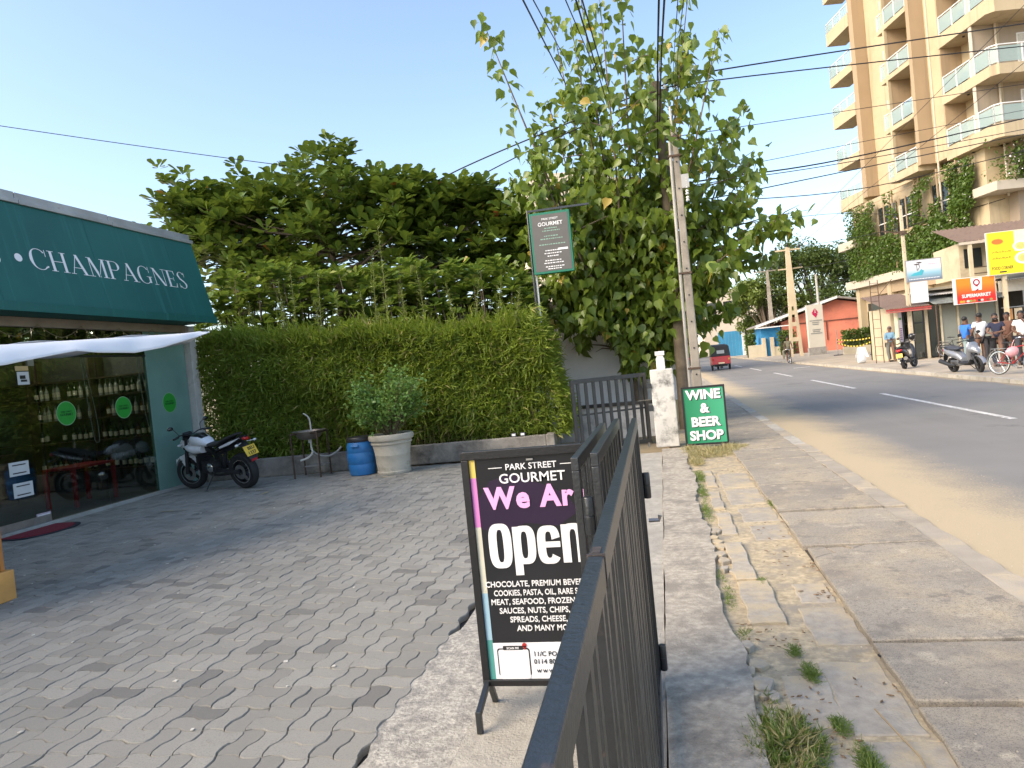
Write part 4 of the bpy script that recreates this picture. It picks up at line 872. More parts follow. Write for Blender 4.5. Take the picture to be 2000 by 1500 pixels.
for lab, pts, r in [
  ('thick upper cable crossing from above the almond tree to the hotel', [(-13,19,5.0),(-7.07,17,5.60),(-4.06,16,6.20),(-1.24,15.4,6.67),(.49,15,6.91),(1.71,16,7.39),(10.78,22,9.35)], .016),
  ('second cable just below the topmost one crossing the whole tree', [(-12,19,4.4),(-7.16,17,4.99),(-3.66,16,5.96),(-1.37,15.4,6.45),(.48,15,6.74),(1.64,16,7.19),(10.74,22,8.74)], .014),
  ('thin cable leaving the concrete pole top towards the hotel', [(.57,14.2,5.64),(2.41,17,6.42),(11.64,24,8.33)], .008),
  ('thin cable below the pole top running to the hotel', [(.49,14.2,4.85),(2.45,17,5.58),(11.59,24,7.61)], .007),
  ('thick cable of the close pair crossing in front of the hotel balconies', [(.5,14.2,4.73),(1.61,16,5.14),(4.81,19,5.82),(11.57,24,7.39)], .017),
  ('lower cable of the close pair crossing in front of the hotel balconies', [(.5,14.2,4.68),(1.63,16,5.07),(4.81,19,5.73),(11.55,24,7.05)], .010),
  ('upper one of two cables crossing in front of the vines', [(.47,14.2,4.42),(1.68,16,4.75),(11.54,24,6.92)], .012),
  ('lowest cable crossing in front of the vines', [(.47,14.2,4.37),(1.62,16,4.64),(5.61,20,5.24),(11.5,24,6.46)], .011),
  ('thin wire crossing the sky over the shop fascia', [(-13.81,13,7.94),(-11.03,14,7.31),(-8.2,15,6.7),(-5.9,17,6.47),(-3.51,20,6.5)], .009),
  ('leftmost of the cables rising overhead from the tree', [(-1.03,7,5.24),(-1.4,15,7.28)], .010),
  ('second cable from the left rising overhead from the tree', [(-.93,7,5.21),(-1.29,15,7.63)], .007),
  ('middle cable of those rising overhead from the tree', [(-.61,7,5.15),(-.79,15,7.54)], .007),
  ('fourth cable from the left rising overhead, one of a close pair', [(-.5,7,5.13),(-.6,15,6.77)], .010),
  ('fifth cable from the left rising overhead, one of a close pair', [(-.44,7,5.12),(-.52,15,6.86)], .009),
  ('left cable of the thick pair dropping down the wooden pole', [(.34,8,5.44),(.36,12,6.01),(.31,14.8,5.53)], .014),
  ('right cable of the thick pair dropping down the wooden pole', [(.4,8,5.43),(.44,12,6.24),(.39,14.8,6.03)], .014),
  ('thin cable right of the thick pair above the concrete pole', [(.54,8,5.4),(.74,14,6.97),(.72,14.9,6.8)], .006),
  ('rightmost thin cable rising above the concrete pole', [(.6,8,5.39),(.79,14,6.86),(.85,14.9,6.8)], .006),
  ('thin wire slanting down across the hotel front', [(14.79,30,13.44),(12.58,70,10.49)], .012),
  ('second thin wire slanting down across the hotel front', [(14.64,30,11.26),(13.2,70,9.94)], .012),
  ('faint wire running low from the tree towards the vine covered floors', [(1.5,15,3.97),(9.66,40,7.75),(12.5,36.5,6.6)], .012)]:
    cable(lab, pts, r)
# ------------------------------------------------------------------ trees
bark = M('grey brown bark', (.15,.115,.08), .9, .3, 8, .6, 30)
rng = np.random.default_rng(11)
# sea almond: whorls of big leaves on spreading tiers
al = thing('almond_tree', 'wide spreading tree with whorls of large glossy leaves behind the hedge', 'tree', (-7.3, 16.2, 0))
alm = leafmat('almond leaf', (.03,.068,.012), (.145,.215,.035), (.30,.10,.03), .006, .25, .32)
O = Vector(al.location)
top_prof = [(-12.1,6.6),(-11.1,7.2),(-10.1,7.2),(-9.4,6.75),(-8.6,6.9),(-8.0,7.4),(-7.55,7.75),(-7.2,7.5),(-6.95,6.9),(-6.2,6.45),(-5.4,6.5),(-4.8,6.0),(-3.7,5.95),(-3.3,5.25),(-2.9,5.1),(-2.4,4.7)]
bot_prof = [(-12.1,6.3),(-11.0,5.2),(-10.4,4.3),(-8.7,3.9),(-6.9,3.9),(-5.0,4.0),(-3.4,3.9),(-2.4,4.2)]
def prof(L, x): return np.interp(x, [a for a, _ in L], [b for _, b in L])
trunk = MB(); trunk.tube(smoothpath([(0,0,0),(.05,0,1.6),(-.1,.05,3.0),(-.2,0,4.6),(-.25,0,6.6)], 4), [.20+(.03-.20)*i/16 for i in range(17)], 10, False)
tips_ = []
for k in range(230):
    x = rng.uniform(-11.3,-2.6); y = 16.1+rng.uniform(-1.5,1.9)*(1-.75*abs(x+7.3)/5); cv = ((y-16.1)/1.8)**2
    tz, bz = prof(top_prof, x)-.55*cv-.30*max(0, 16.1-y), prof(bot_prof, x); u_ = rng.random()
    z = tz-.1-(u_**1.15)*max(.15, tz-bz-.1)
    e = Vector((x,y,z))-O; r = math.hypot(e.x, e.y); st_ = Vector((-.1-.1*(e.z/7), 0, max(1.9, e.z-.1-.30*r)))
    mid = st_.lerp(e, .55)+Vector((0,0,-.07*r+random.uniform(-.05,.1)))
    if k % 4 == 0: trunk.tube(smoothpath([st_, mid, e], 4), [.034*(1-.8*i/8)*min(1.3,.5+r*.2) for i in range(9)], 5, False)
    tips_.append((e, tz))
trunk.build('branches', bark, al, smooth=True)
lp, ld, ls = [], [], []
for e, tz in tips_:
    for q in range(8):
        c = e+Vector((rng.normal(0,.36), rng.normal(0,.36), rng.normal(-.05,.17))); c.z = min(c.z, tz+.02)
        ph = rng.random()*6.28; nl = rng.integers(8, 12); sz = rng.uniform(.23,.33); tilt = rng.normal(0,.25,2)
        for i in range(nl):
            a = ph+i*2.399; el = rng.uniform(-.05,1.15)*(1.2-.09*i)
            lp.append((c.x+.03*math.cos(a), c.y+.03*math.sin(a), c.z-.01*i)); ld.append((math.cos(a)+tilt[0], math.sin(a)+tilt[1], el)); ls.append(sz*rng.uniform(.75,1.1))
foliage(al, 'crown', 'leaf', LEAF_OBOV, leaf_mats(lp, ld, ls, jitter=.25), alm, 300)
# lower broad leaved shrubs between tree and hedge
low_prof = [(-9.5,3.7),(-8.9,4.0),(-8.0,4.1),(-7.1,3.95),(-6.1,3.7),(-5.3,3.65),(-4.8,3.85),(-4.4,3.5),(-3.8,3.6),(-2.9,3.5),(-2.3,3.0)]
lowm = leafmat('young broad leaf', (.05,.10,.015), (.20,.30,.06), (.3,.33,.1), .05, .35, .38)
for k, (x0, x1, lab) in enumerate([(-9.5,-7.9,'broad leaved shrub behind the hedge right next to the shop'),(-7.9,-6.3,'broad leaved shrub behind the hedge, second from the shop'),(-6.3,-4.6,'broad leaved shrub behind the middle of the hedge'),(-4.6,-2.2,'broad leaved shrub behind the hedge left of the hanging sign')]):
    sh = thing('broad_leaf_shrub', lab, 'shrub', ((x0+x1)/2, 14.0, 0), 0, 'shrubs behind the hedge'); OS = Vector(sh.location)
    st_ = MB(); lp, ld, ls = [], [], []
    for q in range(int(290*(x1-x0)/1.6)):
        x = rng.uniform(x0,x1); z = 2.0+(prof(low_prof, x)+.15-2.0)*rng.random()**.85; y = 13.7+rng.uniform(-.3,1.5); e = Vector((x,y,z))-OS
        if q % 4 == 0: st_.tube(smoothpath([(e.x*.3, 0, .0), (e.x*.7, e.y*.5, z*.55), e], 3), [.025-.003*i for i in range(7)], 5, False)
        ph = rng.random()*6.28
        for i in range(rng.integers(6, 10)):
            a = ph+i*2.399; lp.append(e); ld.append((math.cos(a), math.sin(a)-.15, rng.uniform(-.1,.9))); ls.append(rng.uniform(.15,.27))
    st_.build('stems', bark, sh, kind='stuff'); foliage(sh, 'foliage', 'leaf', LEAF_OBOV, leaf_mats(lp, ld, ls, jitter=.25), lowm, 60)
# bodhi tree: upright shoots hung with heart shaped leaves
bo = thing('bodhi_tree', 'tall fig tree with drooping heart shaped leaves round the wooden pole', 'tree', (-.55, 15.7, 0)); OB = Vector(bo.location)
bom = leafmat('bodhi leaf', (.045,.095,.014), (.25,.33,.05), (.45,.32,.06), .022, .42, .33)
tr = MB(); tr.tube(smoothpath([(.1,0,-.05),(.0,0,.8),(-.15,.1,1.7),(-.05,.1,2.6)], 4), [.13-.005*i for i in range(13)], 10, False)
shoots = [(-2.9,8.67),(-1.74,9.5),(-.94,9.3),(-.08,9.3),(.63,8.4),(1.26,9.0),(1.64,7.6),(2.21,6.67),(2.19,5.32),(2.66,3.84),(2.42,3.41),(1.55,2.35),(-2.61,5.4),(-2.24,6.79),(-1.18,8.56),(-.52,8.54),(.17,7.98),(1.75,6.02),(1.79,4.23),(-2.45,4.2),(-2.2,3.25),(-1.9,2.5),(-1.5,1.9),(1.26,2.82),(1.5,3.21),(.98,2.2),(1.02,8.1),(-2.12,5.77),(-1.5,7.6),(-.9,7.4),(.0,6.9),(.5,6.4),(-1.9,7.3),(1.2,6.8)]
lp, ld, ls = [], [], []
def hang(p, sz=1.0):
    if p.x+OB.x < -.8 and p.z < 2.0+.25*math.sin(p.x*7): return
    lp.append(p); a = rng.random()*6.28; k = rng.uniform(.25,.9); ld.append((k*math.cos(a), k*math.sin(a)-.15, -rng.uniform(.4,1.2))); ls.append(sz*rng.uniform(.10,.215))
for i, (x, z) in enumerate(shoots):
    yy = 15.5+(-.9 if i % 3 == 0 else .5 if i % 3 == 1 else -.2)+rng.normal(0,.25); e = Vector((x,yy,z))-OB
    s0 = Vector((-.1+.1*e.x, .05, rng.uniform(1.6,2.7) if z > 3.3 else 1.5)); out = Vector((e.x*.55, e.y*.8, s0.z+(e.z-s0.z)*(.42 if z > 5 else .75)))
    path = smoothpath([s0, out, e], 10); n_ = len(path)
    tr.tube(path, [.045-.040*k/(n_-1) for k in range(n_)], 5, False)
    for k in range(3, n_):
        dens = 14 if k < n_-7 else 9
        for q in range(dens):
            p = path[k-1].lerp(path[k], rng.random()); sp = .11+.27*max(0, 1-k/(n_-1))
            hang(p+Vector((rng.normal(0,sp), rng.normal(0,sp), rng.normal(-.03,.08))))
    for q in range(5 if z > 3 else 3):             # side twigs in the body of the crown
        k = int(rng.uniform(.25,.8)*n_); b0 = path[k]; tw = b0+Vector((rng.normal(0,.55), rng.normal(-.2,.5), rng.uniform(-.1,.5))); tr.tube([b0, b0.lerp(tw,.6)+Vector((0,0,.06)), tw], [.014,.01,.004], 4, False)
        for t in range(16): hang(b0.lerp(tw, rng.uniform(.2,1.1))+Vector((rng.normal(0,.10), rng.normal(0,.10), rng.normal(0,.08))))
for q in range(2300):                              # the dense skirt of leaves round the trunk
    z = rng.uniform(1.15,5.2); wdt = .5+.8*math.sin(max(0,(z-1.1))/4.4*PI); xx = rng.normal(-.15,.55)*wdt*1.5; yy = -abs(rng.normal(.25,.45))*1.1+.1
    hang(Vector((xx, yy, z)), 1.05)
tr.build('trunk', bark, bo, smooth=True)
foliage(bo, 'crown', 'leaf', LEAF_HEART, leaf_mats(lp, ld, ls, np.tile([0,-.4,.6],(len(lp),1)), jitter=.75), bom, 300)
# ================================================================== vehicles
def blob(secs, n=16, p=2.5):
    """loft of rounded sections along x: (x, z centre, half width, half height[, y])"""
    rings = []
    for s in secs:
        x, zc, ry, rz = s[:4]; yc = s[4] if len(s) > 4 else 0; ring = []
        for j in range(n):
            t = 2*PI*j/n; c_, s_ = math.cos(t), math.sin(t)
            ring.append((x, yc+ry*math.copysign(abs(c_)**(2/p), c_), zc+rz*math.copysign(abs(s_)**(2/p), s_)))
        rings.append(ring)
    return MB().loft(rings)
alloy = M('dark alloy', (.05,.05,.052), .35, .1, 5, 0, metal=.7)
def wheel(root, x, r, w, y=0, spokes=5, rim_m=None, edge=None, z=None, wire=False, steer=0):
    Mx = Matrix.Rotation(PI/2, 4, 'X'); h = w/2; ri = r*(.66 if not wire else .93)
    t = MB().lathe([(ri,-h*.75),(r*.9 if not wire else r*.97,-h),(r*.985,-h*.6),(r,0),(r*.985,h*.6),(r*.9 if not wire else r*.97,h),(ri,h*.75),(ri-.004,0),(ri,-h*.75)], 32, Mx, cap=False).build('wheel', rubber, root, smooth=True)
    t.location = (x, y, r if z is None else z); t.rotation_euler = (0,0,steer)
    rm = MB(); rm.lathe([(ri,-h*.7),(ri-.02,-h*.72),(ri-.03,-h*.3),(ri-.03,h*.3),(ri-.02,h*.72),(ri,h*.7)], 28, Mx, cap=False)
    rm.lathe([(.045 if not wire else .02,-h*.8),(.045 if not wire else .02,h*.8)], 12, Mx)
    k = spokes if not wire else 28
    for i in range(k):
        a = 2*PI*i/k; c_, s_ = math.cos(a), math.sin(a)
        if wire: rm.tube([(.015*c_,(.02 if i%2 else -.02),.015*s_),(ri*math.cos(a+.15),0,ri*math.sin(a+.15))], .0025, 4, False)
        else: rm.bar((.03*c_,0,.03*s_), ((ri-.02)*math.cos(a+.18),0,(ri-.02)*math.sin(a+.18)), .03, w*.35, (0,1,0))
    rm.build('rim', rim_m or alloy, t)
    if edge: MB().lathe([(ri+.004,-h*.82),(ri-.012,-h*.86),(ri-.012,-h*.78),(ri+.004,-h*.76)], 32, Mx, cap=False).lathe([(ri+.004,h*.76),(ri-.012,h*.78),(ri-.012,h*.86),(ri+.004,h*.82)], 32, Mx, cap=False).build('rim_stripe', edge, t)
    if not wire: MB().lathe([(.06,.0),(.125,.0),(.125,.005),(.06,.005)], 20, Matrix.Translation((0,h+.012,0)) @ Mx, cap=False).build('brake_disc', steel, t)
    return t
def plate(root, x, y, z, rot, lines, w=.24, h=.17):
    p = MB().box(-w/2,w/2,-.004,.004,-h/2,h/2).build('number_plate', yellow_plate, root, bevel=.003); p.location = (x,y,z); p.rotation_euler = rot
    for i, s_ in enumerate(lines): text(s_, h*.45, black_paint, p, (.02 if i == 0 else 0, -.006, h*(.06 if i == 0 else -.40)), bold=.02, ext=.001)
white_bike = flat('white bike paint', (.75,.76,.77), .25, coat=.5); black_gloss = flat('black gloss plastic', (.012,.012,.014), .22, coat=.4)
mc = thing('motorcycle', 'white and black sport motorcycle leaning on its side stand by the hedge', 'motorcycle', (-7.62, 11.05, 0), math.atan2(.30, -.954))
mc.rotation_euler = Euler((R(-9), 0, math.atan2(.30, -.954)))
wheel(mc, -.66, .305, .14, rim_m=alloy, edge=chrome); wheel(mc, .68, .295, .11, rim_m=alloy, edge=chrome, steer=R(14))
blob([(-.02,.80,.07,.03),(.05,.83,.12,.07),(.18,.87,.155,.095),(.34,.89,.15,.10),(.44,.87,.10,.07),(.50,.85,.05,.04)]).build('fuel_tank', white_bike, mc, smooth=True)
blob([(.14,.73,.15,.07),(.3,.73,.185,.09),(.45,.76,.17,.07),(.56,.78,.12,.05)]).build('tank_shroud', white_bike, mc, smooth=True)
blob([(.1,.90,.08,.03),(.22,.965,.10,.035),(.36,.97,.10,.03),(.45,.93,.07,.02)]).build('tank_cover', black_gloss, mc, smooth=True)
blob([(-.78,.955,.05,.015),(-.66,.93,.10,.03),(-.45,.87,.12,.04),(-.3,.81,.13,.045),(-.12,.79,.125,.04),(.02,.80,.09,.03)]).build('seat', M('seat vinyl', (.02,.02,.022), .6, .1, 9, .2), mc, smooth=True)
blob([(-.92,.90,.03,.015),(-.8,.88,.075,.045),(-.62,.83,.11,.055),(-.4,.76,.12,.055),(-.2,.71,.11,.05)]).build('tail_cowl', black_gloss, mc, smooth=True)
for s in (-1,1): MB().prism([(-.86,s*.085,.90),(-.6,s*.125,.84),(-.35,s*.13,.77),(-.36,s*.13,.74),(-.62,s*.125,.80)], (0,s*.006,0)).build('white_stripe', white_bike, mc)
blob([(-.93,.86,.04,.02),(-.90,.87,.06,.035),(-.86,.87,.06,.03)]).build('tail_lamp', tail_red, mc, smooth=True)
for s in (-1,1):
    MB().tube([(-.82,s*.06,.80),(-.86,s*.17,.79)], .008, 6).ell((-.865,s*.19,.79), (.022,.04,.022), 8, 6).build('rear_indicator', lamp_glass, mc, smooth=True)
    MB().tube([(.60,s*.07,.85),(.58,s*.17,.84)], .008, 6).ell((.58,s*.19,.84), (.022,.035,.022), 8, 6).build('front_indicator', lamp_glass, mc, smooth=True)
blob([(-.98,.50,.07,.012),(-.93,.60,.09,.015),(-.85,.72,.09,.02),(-.74,.80,.08,.02)]).build('rear_mudguard', dark_plastic, mc)
plate(mc, -.945, 0, .66, (R(-25),0,-PI/2), ['BEU','1337'], .24, .18)
MB().box(-.985,-.97,-.06,.06,.48,.52).build('reflector', tail_red, mc)
MB().bar((.46,0,.86),(-.1,0,.62),.07,.08).bar((-.1,0,.62),(-.14,0,.34),.08,.1).bar((.4,0,.80),(.22,0,.34),.05,.05).bar((.22,0,.32),(-.14,0,.32),.12,.05).bar((-.1,0,.6),(-.75,0,.78),.09,.05).build('frame', black_paint, mc)
for s in (-1,1): MB().bar((-.12,s*.10,.36),(-.66,s*.10,.31),.035,.06).build('swing_arm', dark_plastic, mc)
MB().tube([(-.22,0,.42),(-.34,0,.70)], .035, 10).build('rear_shock', dark_plastic, mc)
eng = MB(); eng.cbox((.05,0,.42),(.34,.24,.2)); eng.tube([(-.05,-.15,.42),(-.05,.16,.42)], .105, 16); eng.tube([(.12,-.14,.40),(.12,.14,.40)], .08, 16); eng.build('engine', M('engine black alloy', (.045,.045,.046), .5, .2, 20, .2, metal=.5), mc)
cyl = MB()
for k in range(7): cyl.cbox((.2+.012*k,0,.52+.03*k),(.17,.19,.014),(0,R(-22),0))
cyl.build('cylinder_fins', dark_plastic, mc); MB().cbox((.30,0,.50),(.05,.26,.24),(0,R(-12),0)).build('radiator', dark_plastic, mc)
MB().lathe([(.075,0),(.08,.01),(.06,.025),(0.0,.028)], 16, Matrix.Translation((-.05,.165,.42)) @ Matrix.Rotation(-PI/2, 4, 'X')).build('engine_cover', chrome, mc, smooth=True)
MB().tube(smoothpath([(.30,-.05,.42),(.33,-.08,.25),(.1,-.12,.2),(-.3,-.14,.26),(-.4,-.17,.36)], 5), .028, 10).tube([(-.38,-.17,.34),(-.78,-.19,.52)], [.045,.062], 14).build('exhaust', M('exhaust steel', (.12,.11,.11), .35, .1, 8, 0, metal=.8), mc, smooth=True)
for s in (-1,1): MB().tube([(.50,s*.09,.95),(.57,s*.09,.68)], .026, 10).tube([(.57,s*.09,.68),(.68,s*.09,.30)], .033, 10).build('fork_leg', dark_plastic if s else steel, mc, smooth=True)
MB().cbox((.51,0,.93),(.08,.24,.04)).cbox((.55,0,.76),(.08,.24,.04)).build('fork_yoke', black_paint, mc)
fd = MB(); nF = 9
for s_, zz in ((1,0),):
    for i in range(nF):
        a = R(30+i*14); pass
prof_f = [(.68+.325*math.cos(R(a)), .31+.325*math.sin(R(a))) for a in range(25, 150, 12)]
for i in range(len(prof_f)-1):
    (xa, za), (xb, zb) = prof_f[i], prof_f[i+1]; wa = .066
    fd.add([(xa,-wa,za-.015),(xa,0,za+.012),(xa,wa,za-.015),(xb,-wa,zb-.015),(xb,0,zb+.012),(xb,wa,zb-.015)], [(0,1,4,3),(1,2,5,4)])
for s in (-1,1): fd.prism([(.62,s*.068,.66),(.84,s*.068,.60),(.66,s*.075,.34)], (0,s*.006,0)).prism([(.80,s*.066,.60),(.98,s*.05,.47),(.93,s*.066,.56)], (0,s*.005,0))
fd.build('front_mudguard', white_bike, mc)
blob([(.52,.84,.09,.09),(.60,.84,.115,.11),(.68,.82,.10,.085),(.71,.80,.07,.05)]).build('headlight_cowl', white_bike, mc, smooth=True); MB().ell((.695,0,.81),(.03,.075,.06),12,8).build('headlight', lamp_glass, mc, smooth=True)
MB().cbox((.56,0,.98),(.07,.16,.1),(0,R(-25),0)).build('instrument_pod', dark_plastic, mc, bevel=.015)
MB().tube(smoothpath([(.42,.36,1.0),(.46,.2,1.02),(.5,.07,.98),(.5,-.07,.98),(.46,-.2,1.02),(.42,-.36,1.0)], 4), .012, 8).build('handlebar', black_paint, mc)
for s in (-1,1):
    MB().tube([(.44,s*.26,1.005),(.41,s*.38,.995)], .018, 10).build('grip', rubber, mc); MB().tube([(.50,s*.22,1.0),(.52,s*.38,.99)], .006, 5).build('lever', steel, mc)
    MB().tube(smoothpath([(.46,s*.22,1.02),(.50,s*.26,1.12),(.47,s*.33,1.17)],4), .006, 6).build('mirror_arm', black_paint, mc); MB().ell((.46,s*.36,1.18),(.018,.06,.035),10,6).build('mirror', black_gloss, mc, smooth=True)
MB().tube([(-.03,.10,.30),(.02,.30,.045)], .011, 8).build('side_stand', black_paint, mc); MB().box(-.02,.07,.27,.34,.035,.045).build('stand_foot', black_paint, mc)
for s in (-1,1): MB().tube([(-.18,s*.13,.36),(-.18,s*.24,.36)], .012, 8).build('footrest', rubber, mc)
# ------------------------------------------------------------------ scooters
def scooter(label, loc, rz, paint, lean=-7, plate_txt=None, seatcol=None, helmet=False):
    sc = thing('scooter', label, 'scooter', loc, rz, 'scooters at the far kerb'); sc.rotation_euler = Euler((R(lean), 0, rz))
    wheel(sc, -.62, .24, .11, spokes=5); wheel(sc, .66, .25, .10, spokes=5, steer=R(-12))
    blob([(-.92,.74,.05,.04),(-.8,.70,.13,.10),(-.55,.64,.17,.14),(-.3,.58,.17,.14),(-.12,.50,.14,.12),(.0,.40,.12,.08)]).build('rear_body', paint, sc, smooth=True)
    blob([(-.86,.82,.07,.02),(-.7,.81,.14,.05),(-.45,.78,.155,.06),(-.2,.76,.14,.055),(-.06,.77,.09,.03)]).build('seat', M('scooter seat %d' % len(bpy.data.materials), seatcol or (.03,.03,.033), .55, .1, 9, .2), sc, smooth=True)
    blob([(-.15,.33,.13,.05),(.1,.30,.15,.05),(.34,.31,.15,.06),(.42,.38,.13,.05)]).build('footboard', dark_plastic, sc, smooth=True)
    fsh = [(.36,.38,.13,.05),(.42,.55,.19,.10),(.46,.72,.21,.10),(.47,.88,.17,.09),(.44,.98,.08,.05)]
    MB().loft([[(x+.06*math.cos(2*PI*j/14)*1.0, ry*math.sin(2*PI*j/14)*1.0, z) for j in range(14)] for x, z, ry, _ in fsh]).build('front_shield', paint, sc, smooth=True)
    blob([(.46,.72,.17,.12),(.56,.74,.15,.13),(.66,.70,.11,.10),(.76,.62,.05,.04)]).build('nose_cowl', paint, sc, smooth=True)
    MB().ell((.66,.06,.72),(.05,.05,.06),10,6).ell((.66,-.06,.72),(.05,.05,.06),10,6).build('headlight', lamp_glass, sc, smooth=True)
    blob([(.46,.95,.10,.04),(.52,1.02,.09,.06),(.50,1.10,.06,.03)]).build('instrument_pod', dark_plastic, sc, smooth=True)
    MB().tube(smoothpath([(.38,.36,1.0),(.43,.18,1.02),(.46,0,1.0),(.43,-.18,1.02),(.38,-.36,1.0)],4), .014, 8).build('handlebar', black_paint, sc)
    for s in (-1,1):
        MB().tube([(.40,s*.27,1.005),(.37,s*.38,.995)], .02, 8).build('grip', rubber, sc)
        MB().tube([(.43,s*.2,1.02),(.44,s*.26,1.18)], .007, 6).ell((.43,s*.29,1.21),(.02,.07,.05),10,6).build('mirror', black_gloss, sc, smooth=True)
        MB().tube([(.48,s*.07,.60),(.66,s*.075,.25)], .028, 8).build('fork_leg', dark_plastic, sc)
    mg = MB(); pf = [(.66+.285*math.cos(R(a)), .25+.285*math.sin(R(a))) for a in range(10, 165, 14)]
    for (xa,za),(xb,zb) in zip(pf, pf[1:]): mg.add([(xa,-.065,za-.02),(xa,0,za+.012),(xa,.065,za-.02),(xb,-.065,zb-.02),(xb,0,zb+.012),(xb,.065,zb-.02)], [(0,1,4,3),(1,2,5,4)])
    mg.build('front_mudguard', paint, sc)
    MB().tube([(-.3,-.14,.24),(-.55,-.17,.28),(-.95,-.19,.40)], [.03,.06,.075], 14).build('silencer', M('silencer %d' % len(bpy.data.materials), (.03,.03,.03), .4), sc, smooth=True)
    MB().cbox((-.42,.02,.30),(.42,.2,.18)).tube([(-.62,-.1,.26),(-.62,.14,.26)], .07, 12).build('engine', steel, sc, bevel=.02)
    blob([(-.96,.70,.04,.025),(-.92,.72,.10,.05),(-.86,.73,.12,.05)]).build('tail_lamp', tail_red, sc, smooth=True)
    MB().tube(smoothpath([(-.55,.14,.82),(-.8,.16,.86),(-.97,.0,.87),(-.8,-.16,.86),(-.55,-.14,.82)],5), .014, 8).build('grab_rail', black_paint, sc)
    blob([(-.99,.38,.07,.012),(-.93,.52,.08,.02),(-.86,.62,.08,.03)]).build('rear_mudguard', dark_plastic, sc)
    if plate_txt: plate(sc, -.975, 0, .53, (R(-18),0,-PI/2), plate_txt, .23, .16)
    MB().tube([(-.05,.1,.28),(.0,.28,.04)], .012, 6).build('side_stand', black_paint, sc)
    return sc
scooter('grey metallic scooter parked side on at the far kerb', (9.25, 24.75, -.0), R(-78), flat('grey metallic', (.30,.31,.33), .3, .4, .4), 6, None, (.05,.055,.07))
s1 = scooter('black scooter with yellow number plate parked rear towards the road', (9.35, 30.3, .0), R(58), black_gloss, -8, ['BIU','2618'])
hl = thing('crash_helmet', 'glossy black crash helmet hung on the parked black scooter', 'helmet', (9.65, 30.75, 1.06), R(60))
MB().ell((0,0,.13),(.15,.125,.14),16,10).build('shell', black_gloss, hl, smooth=True); MB().ell((.06,0,.11),(.105,.105,.06),14,8).build('visor', dark_glass, hl, smooth=True)
# ------------------------------------------------------------------ bicycles
def bicycle(label, loc, rz, paint, extra=False, fl=0):
    bc = thing('bicycle', label, 'bicycle', loc, rz, 'bicycles by the shops'); bc.rotation_euler = Euler((R(fl),0,rz))
    wheel(bc, -.52, .34, .035, wire=True, rim_m=chrome); wheel(bc, .54, .34, .035, wire=True, rim_m=chrome, steer=R(10))
    MB().tube([(-.12,0,.30),(-.2,0,.78)], .016, 8).tube([(-.12,0,.30),(.38,0,.72)], .018, 8).tube([(-.19,0,.74),(.38,0,.80)], .016, 8).tube([(.39,0,.66),(.37,0,.86)], .02, 8).tube([(-.12,.03,.30),(-.52,.045,.34)], .01, 6).tube([(-.12,-.03,.30),(-.52,-.045,.34)], .01, 6).tube([(-.19,.02,.72),(-.52,.045,.34)], .009, 6).tube([(-.19,-.02,.72),(-.52,-.045,.34)], .009, 6).build('frame', paint, bc, smooth=True)
    for s in (-1,1): MB().tube(smoothpath([(.39,s*.03,.66),(.44,s*.045,.5),(.54,s*.045,.34)],3), .012, 6).build('fork', paint, bc)
    blob([(-.36,.88,.085,.02),(-.26,.885,.08,.025),(-.14,.88,.035,.02),(-.06,.87,.02,.015)]).build('saddle', dark_plastic, bc, smooth=True); MB().tube([(-.2,0,.76),(-.215,0,.87)], .013, 8).build('seat_post', chrome, bc)
    MB().tube(smoothpath([(.2,.28,.98),(.32,.26,1.0),(.37,.1,.98),(.37,-.1,.98),(.32,-.26,1.0),(.2,-.28,.98)],4), .011, 8).tube([(.37,0,.85),(.37,0,.98)], .013, 8).build('handlebar', chrome, bc)
    MB().lathe([(.09,0),(.09,.006)], 18, Matrix.Translation((-.12,.05,.30)) @ Matrix.Rotation(PI/2,4,'X')).tube([(-.12,.06,.30),(-.02,.09,.18)], .01, 5).tube([(-.12,-.06,.30),(-.22,-.09,.42)], .01, 5).build('crankset', steel, bc)
    MB().box(-.06,.02,.07,.15,.165,.185).box(-.26,-.18,-.15,-.07,.41,.43).build('pedal', rubber, bc)
    MB().box(-.72,-.3,-.06,.06,.72,.735).tube([(-.6,.06,.72),(-.52,.05,.36)], .006, 5).tube([(-.6,-.06,.72),(-.52,-.05,.36)], .006, 5).build('rack', steel, bc)
    mg = MB(); pf = [(-.52+.375*math.cos(R(a)), .34+.375*math.sin(R(a))) for a in range(20, 195, 14)]
    for (xa,za),(xb,zb) in zip(pf, pf[1:]): mg.add([(xa,-.025,za),(xa,.025,za),(xb,.025,zb),(xb,-.025,zb)], [(0,1,2,3)])
    mg.build('mudguard', chrome, bc)
    if extra: MB().box(.42,.66,-.16,.16,.82,.84).box(.42,.44,-.16,.16,.84,1.04).box(.64,.66,-.16,.16,.84,1.04).box(.42,.66,-.16,-.14,.84,1.04).box(.42,.66,.14,.16,.84,1.04).build('basket', red_paint, bc, bevel=.01)
    return bc
bicycle('red bicycle with a front basket leaning near the group of men', (9.45, 22.0, 0), R(-62), red_paint, True, -4)
bicycle('old black bicycle parked against the shop glass', (13.3, 36.4, .03), R(-35), black_paint, False, 3)
bag = thing('pink_bag', 'pink plastic carrier bag hanging from the red bicycle handlebar', 'bag', (9.32, 21.9, .50))
blob([(-.15,.12,.03,.05),(-.08,.13,.09,.12),(.04,.14,.10,.14),(.12,.15,.07,.11),(.16,.16,.03,.05)], 12, 2.0).build('bag_body', flat('pink plastic', (.75,.36,.38), .4), bag, smooth=True)
MB().tube([(0,0,.26),(.03,0,.36),(.08,0,.46)], .008, 5).build('handle', bpy.data.materials['pink plastic'], bag)
